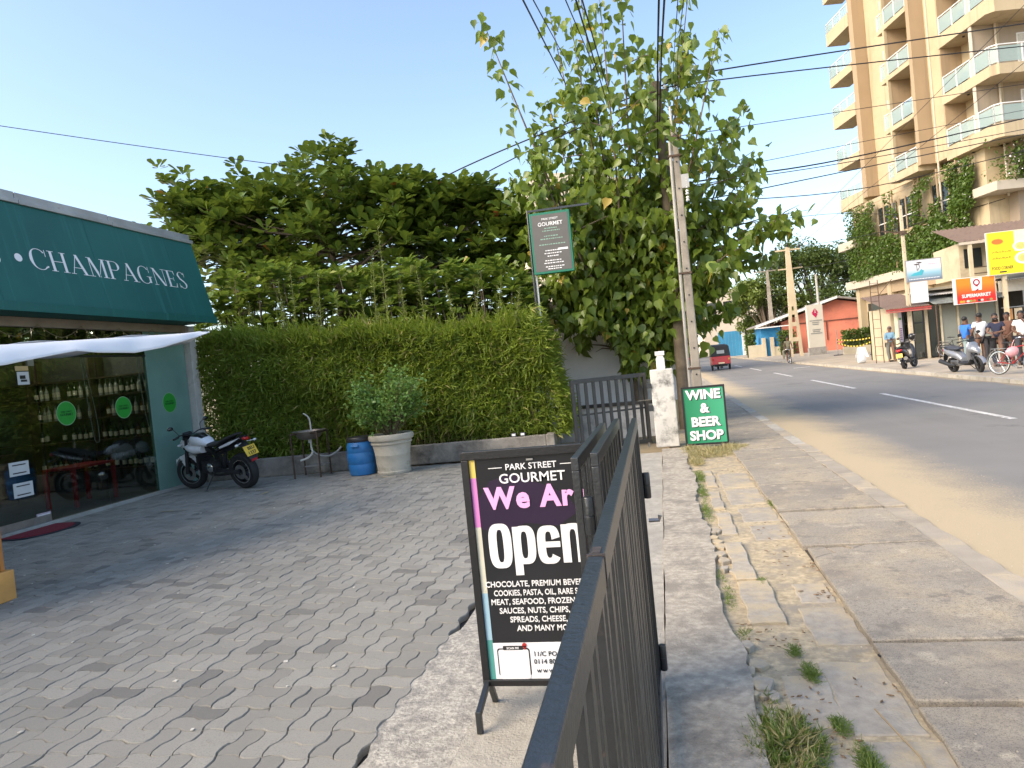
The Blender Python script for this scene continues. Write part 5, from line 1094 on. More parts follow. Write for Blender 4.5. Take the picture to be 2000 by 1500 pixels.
# ------------------------------------------------------------------ three wheeler
tk = thing('three_wheeler', 'red three wheeled taxi with black hood driving away down the road', 'taxi', (3.95, 52.3, -.1), R(2))
cream = flat('cream bumper', (.6,.55,.45))
MB().loft([[(-.62,-1.25,.36),(.62,-1.25,.36),(.64,-1.2,.95),(-.64,-1.2,.95)],[(-.64,-.2,.32),(.64,-.2,.32),(.66,-.2,.95),(-.66,-.2,.95)],[(-.5,.6,.32),(.5,.6,.32),(.5,.6,.55),(-.5,.6,.55)],[(-.3,1.25,.4),(.3,1.25,.4),(.32,1.2,.95),(-.32,1.2,.95)]]).build('body', red_paint, tk, bevel=.03)
MB().loft([[(-.64,-1.2,.95),(.64,-1.2,.95),(.58,-1.12,1.60),(-.58,-1.12,1.60)],[(-.66,-.2,.95),(.66,-.2,.95),(.60,-.2,1.74),(-.60,-.2,1.74)]]).loft([[(-.60,-1.1,1.55),(.60,-1.1,1.55),(.52,-1.05,1.70),(-.52,-1.05,1.70)],[(-.62,.5,1.62),(.62,.5,1.62),(.54,.5,1.78),(-.54,.5,1.78)],[(-.5,.85,1.55),(.5,.85,1.55),(.46,.85,1.66),(-.46,.85,1.66)]]).build('hood', M('black hood cloth', (.02,.022,.024), .7, .2, 4, .3), tk, bevel=.03)
MB().prism([(x_, -1.205+.018*(1 if z_ > 1.3 else 0), z_) for x_, z_ in [(-.25,1.13),(.25,1.13),(.25,1.36),(-.25,1.36)]], (0,-.012,0)).build('rear_window', flat('cloudy window', (.32,.34,.34), .3), tk)
for s in (-1,1):
    MB().bar((s*.45,.88,1.6),(s*.36,1.15,.9),.04).build('screen_pillar', black_paint, tk); MB().box(s*.53-.06,s*.53+.06,-1.275,-1.245,.68,.80).build('tail_lamp', tail_red if s < 0 else flat('amber lamp', (.6,.28,.05)), tk)
    w_ = MB().lathe([(.12,-.05),(.2,-.055),(.22,-.03),(.22,.03),(.2,.055),(.12,.05)], 20, Matrix.Rotation(PI/2,4,'Y')).build('wheel', rubber, tk, smooth=True); w_.location = (s*.58,-.8,.22)
w_ = MB().lathe([(.12,-.05),(.2,-.055),(.22,-.03),(.22,.03),(.2,.055),(.12,.05)], 20, Matrix.Rotation(PI/2,4,'Y')).build('wheel', rubber, tk, smooth=True); w_.location = (0,1.1,.22)
MB().box(-.6,.6,-1.32,-1.27,.34,.42).build('bumper', black_paint, tk, bevel=.015); MB().box(-.2,.2,-1.335,-1.322,.44,.53).build('number_plate', flat('pale plate', (.7,.62,.4)), tk)
MB().box(-.42,.42,-1.1,.3,.25,.35).box(-.08,.08,-1.28,-.9,.12,.3).build('chassis', black_paint, tk)
# ================================================================== people
def skinned(V, E, Rr, m, name, parent, sub=2):
    me = bpy.data.meshes.new('sk'); me.from_pydata(V, E, []); o = bpy.data.objects.new('sk', me); C.objects.link(o)
    o.modifiers.new('skin', 'SKIN'); s_ = o.modifiers.new('sub', 'SUBSURF'); s_.levels = sub
    bm = bmesh.new(); bm.from_mesh(me); L = bm.verts.layers.skin.verify(); bm.verts.ensure_lookup_table()
    for i, r in enumerate(Rr): bm.verts[i][L].radius = (r, r); bm.verts[i][L].use_root = (i == 0)
    bm.to_mesh(me); bm.free(); dg = bpy.context.evaluated_depsgraph_get(); out = bpy.data.meshes.new_from_object(o.evaluated_get(dg))
    bpy.data.objects.remove(o); out.name = name; out.materials.clear(); out.materials.append(m)
    out.polygons.foreach_set('use_smooth', [True]*len(out.polygons)); return link(name, out, None, parent)
SKIN = [flat('skin deep', (.13,.065,.04), .55), flat('skin brown', (.19,.10,.065), .55)]; hair_m = flat('black hair', (.012,.010,.009), .6)
cloth_cache = {}
def cloth(c):
    if c not in cloth_cache: cloth_cache[c] = M('cloth %d' % len(cloth_cache), c, .85, .08, 10, .3, 30)
    return cloth_cache[c]
def person(label, loc, rz, shirt, trousers, skin=0, arms=None, head_tilt=(0,0), sleeve=.55, legs=((.10,-.01),(.10,.03)), beard=False, shorts=False, cap=None, h=1.0, shoe=(.03,.03,.03), sit=None, cat='person'):
    p = thing('person', label, cat, loc, rz); p.scale = (h,h,h); hx, hy = head_tilt
    arms = arms or [((.235,.02,1.13),(.25,-.06,.88)), ((-.235,.02,1.13),(-.25,-.06,.88))]
    pel = (0,0,.93); spi = (0,.01,1.12); che = (0,0,1.31); nk = (hx*.3,hy*.3,1.46); h1 = (hx*.8,-.02+hy*.8,1.555); h2 = (hx,-.015+hy,1.64); h3 = (hx,hy,1.70)
    V = [pel,spi,che,nk,h1,h2,h3]; E = [(0,1),(1,2),(2,3),(3,4),(4,5),(5,6)]; Rr = [.125,.118,.13,.055,.078,.085,.062]
    arm_i = []; leg_i = []
    for k, (el, wr) in enumerate(arms):
        s = 1 if k == 0 else -1; el = Vector(el); wr = Vector(wr); d = (wr-el).normalized(); i = len(V)
        V += [(s*.165,.0,1.40), tuple(el), tuple(wr), tuple(wr+d*.085)]; Rr += [.062,.045,.030,.036]; E += [(2,i),(i,i+1),(i+1,i+2),(i+2,i+3)]; arm_i.append(i)
    legs = sit or [((s*.095,.0,.86),(s*lx,ly-.02,.48),(s*(lx+.01),ly+.03,.085)) for s, (lx, ly) in ((1,legs[0]),(-1,legs[1]))]
    for hp, kn, an in legs:
        i = len(V); V += [hp,kn,an,(an[0]*1.08,an[1]-.15,an[2]-.05)]; Rr += [.088,.058,.042,.035]; E += [(0,i),(i,i+1),(i+1,i+2),(i+2,i+3)]; leg_i.append(i)
    body = skinned(V, E, Rr, SKIN[skin], 'body', p)
    hands = MB()
    for i in arm_i:                                  # five bent fingers on each hand
        wr = Vector(V[i+2]); tip = Vector(V[i+3]); d = (tip-wr).normalized(); sd = d.cross(Vector((0,1,0)));
        if sd.length < .1: sd = Vector((1,0,0))
        sd.normalize(); nrm = sd.cross(d)
        for q, (o_, ln) in enumerate([(-.027,.060),(-.009,.072),(.010,.068),(.027,.052)]):
            b0 = tip+sd*o_; hands.tube([b0-d*.02, b0+d*ln*.5+nrm*.008, b0+d*ln+nrm*.03], [.010,.009,.006], 6)
        hands.tube([wr+d*.03+sd*.03, wr+d*.06+sd*.06+nrm*.015, wr+d*.10+sd*.06+nrm*.03], [.011,.010,.007], 6)
    hands.build('fingers', SKIN[skin], body, smooth=True)
    c_ = Vector(h2)
    f_ = MB(); f_.loft([[(c_.x-.013,c_.y-.075,c_.z-.02),(c_.x+.013,c_.y-.075,c_.z-.02),(c_.x,c_.y-.075,c_.z+.02)],[(c_.x-.010,c_.y-.115,c_.z-.03),(c_.x+.010,c_.y-.115,c_.z-.03),(c_.x,c_.y-.09,c_.z+.01)]])
    for s in (-1,1): f_.ell((c_.x+s*.088,c_.y+.01,c_.z-.02),(.014,.025,.035),8,6)
    f_.build('nose_and_ears', SKIN[skin], body, smooth=True)
    ey = MB()
    for s in (-1,1): ey.ell((c_.x+s*.034,c_.y-.080,c_.z+.004),(.013,.007,.007),8,5)
    ey.build('eyes', flat('eye', (.03,.02,.015), .2) if 'eye' not in bpy.data.materials else bpy.data.materials['eye'], body)
    MB().ell((c_.x,c_.y-.084,c_.z-.062),(.026,.008,.008),8,5).build('mouth', flat('lips', (.16,.05,.045)) if 'lips' not in bpy.data.materials else bpy.data.materials['lips'], body)
    hm_ = MB(); hm_.ell((c_.x,c_.y+.034,c_.z+.042),(.092,.094,.082),16,10); hm_.build('hair' if not cap else 'cap', hair_m if not cap else cloth(cap), body, smooth=True)
    if cap: MB().ell((c_.x,c_.y-.09,c_.z+.05),(.07,.07,.012),12,6).build('cap_peak', cloth(cap), body, smooth=True)
    if beard: MB().ell((c_.x,c_.y-.042,c_.z-.075),(.072,.055,.052),12,8).build('beard', hair_m, body, smooth=True)
    # clothes follow the same skeleton a little further out
    V2 = [(0,0,.90),spi,che,(0,0,1.43)]; E2 = [(0,1),(1,2),(2,3)]; R2 = [.142,.137,.148,.085]
    for i in arm_i:
        j = len(V2); a, b2 = Vector(V[i]), Vector(V[i+1]); V2 += [V[i], tuple(a.lerp(b2, min(1, sleeve)*1.0))]; R2 += [.078,.066]; E2 += [(2,j),(j,j+1)]
        if sleeve > 1: V2 += [tuple(b2.lerp(Vector(V[i+2]), sleeve-1))]; R2 += [.05]; E2 += [(j+1,j+2)]
    skinned(V2, E2, R2, cloth(shirt), 'shirt', p)
    V3 = [pel]; E3 = []; R3 = [.142]
    for i in leg_i:
        j = len(V3); an = Vector(V[i+2]); kn = Vector(V[i+1])
        V3 += [V[i],V[i+1]]; R3 += [.10,.075]; E3 += [(0,j),(j,j+1)]
        if not shorts: V3 += [tuple(an+Vector((0,0,.02)))]; R3 += [.062]; E3 += [(j+1,j+2)]
    skinned(V3, E3, R3, cloth(trousers), 'trousers', p)
    for i in leg_i:
        an = V[i+2]; blob([(-.09,.035,.04,.035),(.0,.045,.045,.045),(.09,.035,.05,.035),(.16,.025,.042,.022),(.19,.02,.02,.012)], 12).build('shoe', cloth(shoe), p, smooth=True)
        sh = p.children[-1]; sh.location = (an[0], an[1], an[2]-.085); sh.rotation_euler = (0,0,-PI/2)
    return p
person('person in a bright blue shirt standing left in the group of men', (10.75,28.6,0), R(120), (.03,.16,.55), (.22,.30,.30), 0, [((.23,-.02,1.15),(.15,-.22,1.02)),((-.23,.0,1.13),(-.2,-.12,.95))], shorts=False)
person('person in a white shirt seen from behind among the men', (10.85,27.7,0), R(190), (.74,.74,.74), (.03,.03,.035), 0, [((.26,.02,1.14),(.2,-.14,.98)),((-.27,-.02,1.16),(-.25,-.2,1.0))], h=1.04)
person('bearded person in navy polo shirt and black trousers with hands raised in front', (10.75,26.2,0), R(-25), (.018,.022,.05), (.012,.012,.014), 1, [((.24,-.08,1.16),(.06,-.26,1.13)),((-.25,-.06,1.15),(-.16,-.30,1.12))], beard=True, head_tilt=(-.02,-.03))
person('person in a brown shirt standing behind the red bicycle', (11.5,27.2,0), R(-40), (.12,.055,.035), (.03,.03,.032), 0, [((.23,-.05,1.15),(.1,-.2,1.0)),((-.23,-.05,1.15),(-.1,-.2,.98))])
person('person in a white shirt with a hand raised to the face at the right edge', (11.35,25.9,0), R(-30), (.72,.71,.69), (.05,.05,.06), 0, [((.25,-.16,1.2),(.04,-.2,1.50)),((-.24,-.03,1.15),(-.1,-.18,1.05))])
person('person in dark clothes at the back of the group by the right edge', (12.1,26.6,.1), R(-30), (.03,.03,.035), (.03,.03,.03), 0)
person('person in a pale blue denim shirt and cap looking down at a phone', (10.75,37.3,0), R(-15), (.16,.30,.42), (.16,.16,.14), 1, [((.22,-.05,1.14),(.06,-.26,1.10)),((-.22,-.05,1.14),(-.05,-.26,1.09))], head_tilt=(0,-.04), sleeve=1.6, cap=(.2,.15,.14), h=.97)
ph = thing('mobile_phone', 'mobile phone held in the hands of the person in denim', 'phone', (10.69, 36.96, 1.10), R(-15)); MB().cbox((0,0,0),(.07,.012,.14),(R(-35),0,0)).build('phone_body', black_gloss, ph, bevel=.004)
# the rider of the far bicycle
bicycle('bicycle ridden along the far kerb towards the viewer', (8.35, 50.6, -.1), R(-97), black_paint)
sit_legs = [((.09,.03,.88),(.11,-.25,.70),(.11,-.12,.32)), ((-.09,.03,.88),(-.11,-.22,.58),(-.11,-.20,.16))]
person('person in a khaki shirt riding the far bicycle', (8.33, 50.35+.45, -.02), R(-7), (.16,.15,.10), (.2,.19,.14), 0, [((.24,-.12,1.2),(.24,-.42,1.02)),((-.24,-.12,1.2),(-.24,-.42,1.02))], sit=sit_legs)
# motorbike rider far down the road in red
s3 = scooter('small red scooter far down the road behind the poles', (2.55, 70, -.1), R(90), red_paint, 0)
person('person in a red shirt riding far down the road', (2.55, 69.7, .0), R(180), (.45,.03,.05), (.03,.03,.04), 0, [((.24,-.12,1.2),(.28,-.42,1.05)),((-.24,-.12,1.2),(-.28,-.42,1.05))], sit=[((.09,.03,.88),(.14,-.32,.72),(.13,-.28,.34)), ((-.09,.03,.88),(-.14,-.32,.72),(-.13,-.28,.34))])
# ================================================================== the hotel tower
# local frame: x across the street (away from it), y along the street
def frosted(name):
    m, nt, b = newmat(name); b.inputs['Base Color'].default_value = (.42,.52,.50,1); b.inputs['Roughness'].default_value = .15
    tr = N(nt, 'BsdfTransparent'); tr.inputs[0].default_value = (.85,.92,.9,1); ms = N(nt, 'MixShader'); ms.inputs[0].default_value = .5
    nt.links.new(b.outputs[0], ms.inputs[1]); nt.links.new(tr.outputs[0], ms.inputs[2]); nt.links.new(ms.outputs[0], nt.nodes['Material Output'].inputs[0]); return m
HL, HD = 27.0, 45.0
hb = HR*HL+HF*HD
ho = thing('hotel_building', 'tall cream hotel with stepped balconies over creeper covered lower floors', 'hotel', (hb.x, hb.y, 0), YAW)
cream_w = M('cream facade paint', (.47,.38,.245), .85, .06, .5, .2, 40, dirt=(.41,.325,.205), dirt_s=.6)
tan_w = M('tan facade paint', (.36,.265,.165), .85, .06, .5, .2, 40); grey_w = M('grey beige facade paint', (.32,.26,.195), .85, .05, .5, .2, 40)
pale_t = M('pale trim', (.5,.44,.35), .8, .05, 2, .1); rail_g = frosted('frosted balcony glass'); frame_w = flat('white frame', (.75,.74,.72)); curtain = M('curtain', (.55,.52,.45), .9, .2, 8, .3, 20)
for mm in (cream_w, tan_w, grey_w):                 # rain streaks
    nt = mm.node_tree; b = nt.nodes['Principled BSDF']; src = b.inputs['Base Color'].links[0].from_socket
    mp = N(nt, 'Mapping'); mp.inputs['Scale'].default_value = (2.2, 2.2, .12); nt.links.new(N(nt, 'NewGeometry').outputs['Position'], mp.inputs[0])
    nt.links.new(mix(nt, ramp(nt, noise(nt, 1.0, 6, mp.outputs[0], .65), .54, .85), src, (.24,.19,.13)), b.inputs['Base Color'])
def hbx(name, m, l0, l1, d0, d1, z0, z1, par=ho, **k): return MB().box(l0-HL,l1-HL,d0-HD,d1-HD,z0,z1).build(name, m, par, **k)
FZ = [11.1+3.27*k for k in range(7)]; TOP = 31.0
# wall masses
hbx('far_wing_wall', cream_w, 28.9, 42, 53.6, 56.3, 11.4, TOP); hbx('far_wing_street_wall', cream_w, 28.3, 42, 48.3, 53.0, 11.4, TOP)
hbx('far_pier', tan_w, 27.4, 28.28, 52.985, 53.6, 11.4, TOP); hbx('far_back_wall', cream_w, 28.9, 29.4, 53.0, 53.6, 11.4, TOP)
hbx('middle_back_wall', cream_w, 27.75, 42, 44.55, 47.1, 11.4, TOP); hbx('service_side_wall', tan_w, 26.5, 42, 47.1, 47.25, 11.4, TOP)
hbx('service_back_wall', grey_w, 27.2, 42, 47.25, 48.29, 11.4, TOP); hbx('service_pier', cream_w, 26.3, 26.5, 47.08, 47.26, 11.2, TOP)
hbx('middle_pier', tan_w, 26.3, 27.19, 44.2, 44.55, 11.4, TOP); hbx('middle_street_wall', cream_w, 27.2, 42, 42.62, 44.549, 11.4, TOP)
hbx('near_side_wall', tan_w, 26.95, 28.2, 42.5, 42.61, 11.4, TOP); hbx('near_back_wall', cream_w, 28.2, 42, 39.95, 42.6, 11.4, TOP)
hbx('near_divider_wall', grey_w, 27.0, 28.28, 39.75, 39.94, 11.4, TOP); hbx('divider_edge', pale_t, 26.95, 27.0, 39.7, 39.95, 11.3, TOP)
hbx('near_front_wall', grey_w, 28.45, 42, 39.7, 39.94, 11.4, TOP); hbx('near_strip', cream_w, 28.285, 28.45, 39.68, 39.94, 11.4, TOP)
for (l, d) in ((27.16, 43.9), (28.24, 39.64)): MB().tube([(l-HL,d-HD,8.2),(l-HL,d-HD,TOP)], .06, 8).build('drain_pipe', pale_t, ho)
def rail(par, pts, z, h=1.0):
    """glass railing along a list of points (l, d)"""
    for (a, b_) in zip(pts, pts[1:]):
        A_, B_ = Vector((a[0]-HL,a[1]-HD,z)), Vector((b_[0]-HL,b_[1]-HD,z)); n_ = max(1, round((B_-A_).length/1.3))
        MB().bar(A_+Vector((0,0,h)), B_+Vector((0,0,h)), .06, .05).build('handrail', frame_w, par)
        for i in range(n_+1): q = A_.lerp(B_, i/n_); MB().box(q.x-.025,q.x+.025,q.y-.025,q.y+.025,z+.001,z+h-.03).build('rail_post', frame_w, par)
        for i in range(n_): MB().bar(A_.lerp(B_,(i+.04)/n_)+Vector((0,0,h*.5)), A_.lerp(B_,(i+.96)/n_)+Vector((0,0,h*.5)), .012, h*.82).build('glass_panel', rail_g, par)
def door_in(par, l, d0, d1, z, h=2.2, face='l'):
    if face == 'l':
        MB().box(l-HL-.05,l-HL-.004,d0-HD,d1-HD,z,z+h).build('door_frame', frame_w, par)
        for (a, b_) in ((d0+.06,(d0+d1)/2-.03),((d0+d1)/2+.03,d1-.06)): MB().box(l-HL-.058,l-HL-.052,a-HD,b_-HD,z+.06,z+h-.06).build('door_glass', dark_glass, par)
    else:
        MB().box(d0-HL,d1-HL,l-HD-.05,l-HD-.004,z,z+h).build('window_frame', frame_w, par)
        w3 = (d1-d0-.2)/3
        for i in range(3): MB().box(d0+.05+i*(w3+.05)-HL,d0+.05+i*(w3+.05)+w3-HL,l-HD-.062,l-HD-.052,z+.06,z+h-.06).build('curtained_pane', curtain if i != 1 else M('pane glass', (.3,.33,.33), .08, .1, 2, 0) if 'pane glass' not in bpy.data.materials else bpy.data.materials['pane glass'], par)
blue_chair = flat('blue grey chair', (.08,.12,.16)); ac_m = flat('ac white', (.68,.68,.66))
for k, z in enumerate(FZ):
    b1 = MB().box(27.38-HL,28.9-HL,53.61-HD,57.2-HD,z,z+(.62 if k % 2 else .95)).build('balcony', cream_w, ho); t1 = z+(.62 if k % 2 else .95)
    rail(b1, [(28.2,57.15),(27.43,57.15),(27.43,53.62)], t1, 1.0 if k % 2 else .7); door_in(b1, 28.9, 54.6, 56.2, t1, 2.0)
    b2 = MB().box(26.3-HL,27.75-HL,44.56-HD,47.08-HD,z,z+.30 if k else z+.5).build('balcony', cream_w, ho); t2 = z+(.30 if k else .5)
    rail(b2, [(26.35,47.05),(26.35,44.6)], t2); door_in(b2, 27.75, 45.2, 46.2, t2, 2.15)
    if k in (1,3,4): MB().box(26.6-HL,26.64-HL,45.0-HD,46.0-HD,t2+.55,t2+1.15).build('hung_towel', flat('towel %d' % k, ((.5,.12,.1),(.2,.3,.45),(.6,.58,.5))[k % 3]), b2)
    if k % 2: MB().box(26.7-HL,27.2-HL,46.2-HD,46.7-HD,t2,t2+.75).build('balcony_table', blue_chair, b2)
    b3 = MB().box(26.5-HL,27.2-HL,47.26-HD,48.28-HD,z+.1,z+.35).build('service_ledge', cream_w, ho); rail(b3, [(26.55,48.25),(26.55,47.3)], z+.35)
    MB().box(26.75-HL,27.15-HL,47.45-HD,48.15-HD,z+1.75,z+2.35).build('air_conditioner', ac_m, b3, bevel=.02)
    MB().lathe([(.22,0),(.22,.02)], 18, Matrix.Translation((26.748-HL,47.75-HD,z+2.05)) @ Matrix.Rotation(-PI/2,4,'Y')).build('fan_grille', dark_plastic, b3)
    sl_ = MB().prism([(26.9-HL,42.6-HD,z),(26.9-HL,38.4-HD,z),(27.2-HL,38.1-HD,z),(36-HL,38.1-HD,z),(36-HL,39.69-HD,z),(28.28-HL,39.69-HD,z),(28.2-HL,42.49-HD,z)], (0,0,.55 if k % 2 else .75)).build('balcony', cream_w if k else cream_w, ho); t3 = z+(.55 if k % 2 else .75)
    rail(sl_, [(26.95,42.45),(26.95,39.98)], t3); rail(sl_, [(26.95,39.66),(26.95,38.42),(27.22,38.15),(35,38.15)], t3)
    door_in(sl_, 28.2, 40.2, 41.2, t3, 2.1); door_in(sl_, 39.7, 29.4, 32.2, t3, 2.1, 'd')
    for (l, d) in ((27.3,41.3),(27.6,41.9)):
        if (k+int(l*10)) % 3: MB().box(l-HL-.25,l-HL+.25,d-HD-.25,d-HD+.25,t3+.38,t3+.45).box(l-HL+.2,l-HL+.25,d-HD-.25,d-HD+.25,t3+.45,t3+.85).box(l-HL-.2,l-HL+.2,d-HD-.2,d-HD+.2,t3,t3+.38).build('balcony_chair', blue_chair, sl_)
    MB().lathe([(.07,0),(.07,.06)], 10, Matrix.Translation((27.4-HL,41-HD,z-.06))).build('ceiling_lamp', dark_plastic, sl_)
# podium
hbx('podium_wall', cream_w, 27.5, 42, 40.2, 55.5, 0, 11.08); hbx('podium_front', grey_w, 28.6, 42, 39.4, 40.19, 5.2, 11.08)
hbx('podium_ledge', pale_t, 26.75, 42, 40.0, 56.2, 4.85, 5.45, bevel=.02); hbx('end_ledge', pale_t, 26.6, 28.2, 54.2, 56.6, 7.9, 8.5, bevel=.02)
hbx('upper_ledge', pale_t, 26.9, 32, 38.6, 40.6, 8.4, 8.9, bevel=.02)
hbx('ground_beam', tan_w, 27.1, 27.5, 40.2, 55.4, 4.1, 4.84)
for d in (55.0, 50.5, 46.2): hbx('ground_column', cream_w, 27.05, 27.49, d-.25, d+.25, 0, 4.84)
for (d0, d1) in ((46.8,48.9),(49.4,51.8),(42.6,45.2)):
    wf = hbx('window', dark_glass, 27.44, 27.49, d0, d1, 8.2, 10.2)
    for t in (0,.33,.66,1): MB().box(27.38-HL,27.43-HL,d0+(d1-d0)*t-.04-HD,d0+(d1-d0)*t+.04-HD,8.1,10.3).build('mullion', tan_w, wf)
    MB().box(27.38-HL,27.43-HL,d0-HD,d1-HD,9.0,9.06).build('transom', frame_w, wf)
for (d0, d1) in ((51.2,54.4),(47,50)): hbx('ground_window', dark_glass, 27.45, 27.49, d0, d1, .6, 3.6)
for d in (45.9, 46.4, 49.15, 52.2, 53.4, 54.6, 44.0, 42.1): MB().box(27.0-HL,27.08-HL,d-.04-HD,d+.04-HD,5.46,11.0).build('trellis_post', tan_w, ho)
for z in (6.6, 7.9, 10.6): MB().box(27.02-HL,27.06-HL,41.5-HD,55.4-HD,z,z+.05).build('trellis_rail', tan_w, ho)
rng = np.random.default_rng(5)
def vine(label, part_regions, n, flowers=0):
    v_ = thing('creeper', label, 'creeper', (ho.location.x, ho.location.y, 0), YAW, 'creepers on the hotel'); lp, ld, ls = [], [], []
    st_ = MB()
    for (d0, d1, z0, z1, wgt, hangs) in part_regions:
        k = int(n*wgt)
        d = rng.uniform(d0, d1, k); z = z1-(z1-z0)*rng.random(k)**.8
        keep = (np.sin(d*2.3+z*.9)+np.sin(d*5.1)*.7+np.sin(z*3.1+d)*.5 > -1.1-(.5 if not hangs else -.9)); d, z = d[keep], z[keep]
        for a, b_ in zip(d, z): lp.append((rng.uniform(26.75,27.15)-HL-.12*math.sin(b_*2+a), a-HD, b_)); ld.append((-rng.uniform(.2,1), rng.normal(0,.6), rng.normal(-.6,.5))); ls.append(rng.uniform(.13,.27))
        for q in range(int((d1-d0)*1.2)): dd = rng.uniform(d0,d1); st_.tube([(27.1-HL,dd-HD,z0),(27.05-HL,dd+rng.normal(0,.2)-HD,(z0+z1)/2),(27.1-HL,dd+rng.normal(0,.3)-HD,z1)], .02, 4, False)
    st_.build('stems', bark, v_, kind='stuff'); foliage(v_, 'foliage', 'leaf', LEAF_OVAL, leaf_mats(lp, ld, ls, jitter=.5), vine_m)
    if flowers:
        fp_ = [lp[i] for i in rng.choice(len(lp), flowers)]; foliage(v_, 'flowers', 'petal', LEAF_OVAL, leaf_mats(np.array(fp_)+np.array([-.12,0,0]), rng.normal(0,1,(flowers,3)), .14), flat('white blossom', (.7,.66,.68)))
vine_m = leafmat('creeper leaf', (.03,.07,.012), (.13,.21,.035), None, 0, .3)
vine('dense green creeper covering the far corner of the hotel podium', [(51.6,55.6,5.4,10.9,1.0,False),(49.6,51.6,5.4,8.2,.35,False)], 4200)
vine('creeper in the middle of the hotel podium hanging in strands between windows', [(45.4,49.5,5.4,7.9,.8,False),(45.3,46.6,7.6,10.9,.2,True),(48.7,49.7,7.6,10.9,.12,True)], 3800, 25)
vine('flowering creeper on the near end of the hotel podium', [(41.2,45.3,5.4,8.3,1.0,False),(40.6,42.8,8.0,10.9,.6,False),(43.8,45.2,8,10.9,.2,True)], 3800, 70)
bush_v = thing('flowering_bush', 'bush with white blossom on the upper ledge of the hotel podium', 'bush', tuple(HR*28.6+HF*38.9+Vector((0,0,8.9))), YAW)
k = 1500; lp = np.stack([rng.normal(.5,.9,k), rng.normal(-.1,.3,k), np.abs(rng.normal(.8,.7,k))], 1); foliage(bush_v, 'foliage', 'leaf', LEAF_OVAL, leaf_mats(lp, rng.normal(0,1,(k,3)), rng.uniform(.12,.24,k)), vine_m)
foliage(bush_v, 'flowers', 'petal', LEAF_OVAL, leaf_mats(lp[:110]+np.array([0,-.25,0]), rng.normal(0,1,(110,3)), .13), bpy.data.materials['white blossom'])
# ================================================================== shops by the far pavement
Yf = 37.4
shc = M('cream shop wall', (.52,.44,.30), .85, .1, 1, .3, dirt=(.4,.33,.22), dirt_s=1.5); rustroof = M('rusted roof sheet', (.16,.11,.085), .8, .3, 3, .4, dirt=(.08,.065,.055), dirt_s=3)
gsheet = M('grey green corrugated sheet', (.19,.21,.20), .6, .2, 2, .2, metal=.2, dirt=(.1,.09,.075), dirt_s=3)
def corr(x0, x1, y0, z0, y1, z1, pitch=.11, amp=.02):
    mb = MB(); n_ = int((x1-x0)/pitch*4); vs = []
    for i in range(n_+1):
        x = x0+(x1-x0)*i/n_; dz = amp*math.sin(2*PI*(x-x0)/pitch); vs += [(x,y0,z0+dz),(x,y1,z1+dz)]
    return mb.add(vs, [(2*i,2*i+2,2*i+3,2*i+1) for i in range(n_)])
sa = thing('small_shop', 'small glass fronted shop under a rusty roof with red edge', 'shop', (11.6, Yf, 0))
wb(MB().box(12.35,12.5,Yf,Yf+4,0,2.6).box(10.95,12.35,Yf+3.8,Yf+4,0,2.6).box(10.95,11.1,Yf+.3,Yf+4,0,2.6), 'wall', shc, sa)
wb(MB().box(11.38,11.45,Yf,Yf+.07,.05,2.35).box(12.28,12.35,Yf,Yf+.07,.05,2.35).box(11.45,12.28,Yf,Yf+.07,2.28,2.35).box(11.83,11.88,Yf,Yf+.07,.05,2.28).box(11.45,12.28,Yf+.01,Yf+.05,1.7,1.75), 'door_frame', dark_plastic, sa)
for (a, b_) in ((11.45,11.83),(11.88,12.28)): wb(MB().box(a,b_,Yf+.02,Yf+.03,.05,2.28), 'glass_pane', glassmat('shop b glass', (.22,.3,.3), .14) if 'shop b glass' not in bpy.data.materials else bpy.data.materials['shop b glass'], sa)
wb(MB().tube([(11.02,Yf-.35,0),(11.02,Yf-.35,2.4)], .10, 14), 'pillar', M('cream pillar', (.6,.52,.36), .8), sa, smooth=True)
wb(corr(10.5,12.45,Yf-.7,2.50,Yf+3.5,3.35), 'roof', rustroof, sa); wb(MB().box(10.5,12.45,Yf-.74,Yf-.70,2.38,2.47), 'red_eave', M('faded red eave', (.3,.04,.035), .7), sa); wb(MB().box(10.5,12.45,Yf-.72,Yf-.70,2.30,2.36), 'eave_board', M('pink eave board', (.42,.12,.1), .7), sa)
wb(MB().box(11.12,11.36,Yf-.02,Yf,.9,2.3), 'poster_board', flat('poster lilac', (.6,.55,.62)), sa)
for i in range(6): wb(MB().box(11.15,11.33,Yf-.026,Yf-.021,1.0+i*.1,1.05+i*.1), 'poster_print', flat('poster purple', (.2,.06,.2)) if 'poster purple' not in bpy.data.materials else bpy.data.materials['poster purple'], sa)
wb(MB().box(11.15,11.33,Yf-.026,Yf-.021,1.95,2.05), 'poster_print', flat('poster green', (.1,.3,.1)), sa)
sbp = thing('supermarket', 'grey green shuttered shop under a corrugated canopy below the red sign', 'shop', (14, Yf, 0))
wb(MB().box(12.52,15.6,Yf+3.9,Yf+4,0,3.2).box(15.5,15.6,Yf+.2,Yf+3.9,0,3.2).box(12.52,15.6,Yf+.1,Yf+3.9,3.2,3.3), 'wall', shc, sbp)
shut = M('grey green door panel', (.21,.22,.185), .6, .1, 1, .2)
for (a, b_) in ((12.55,13.05),(13.1,13.75),(13.85,14.6),(14.65,15.4)): wb(MB().box(a,b_,Yf+.05,Yf+.09,.05,2.45), 'door_panel', shut if a > 12.6 else dark_glass, sbp)
for x in (13.07,13.8,14.62,15.45): wb(MB().box(x-.04,x+.04,Yf,Yf+.12,0,2.5), 'door_post', M('cream post', (.5,.43,.3), .8) if 'cream post' not in bpy.data.materials else bpy.data.materials['cream post'], sbp)
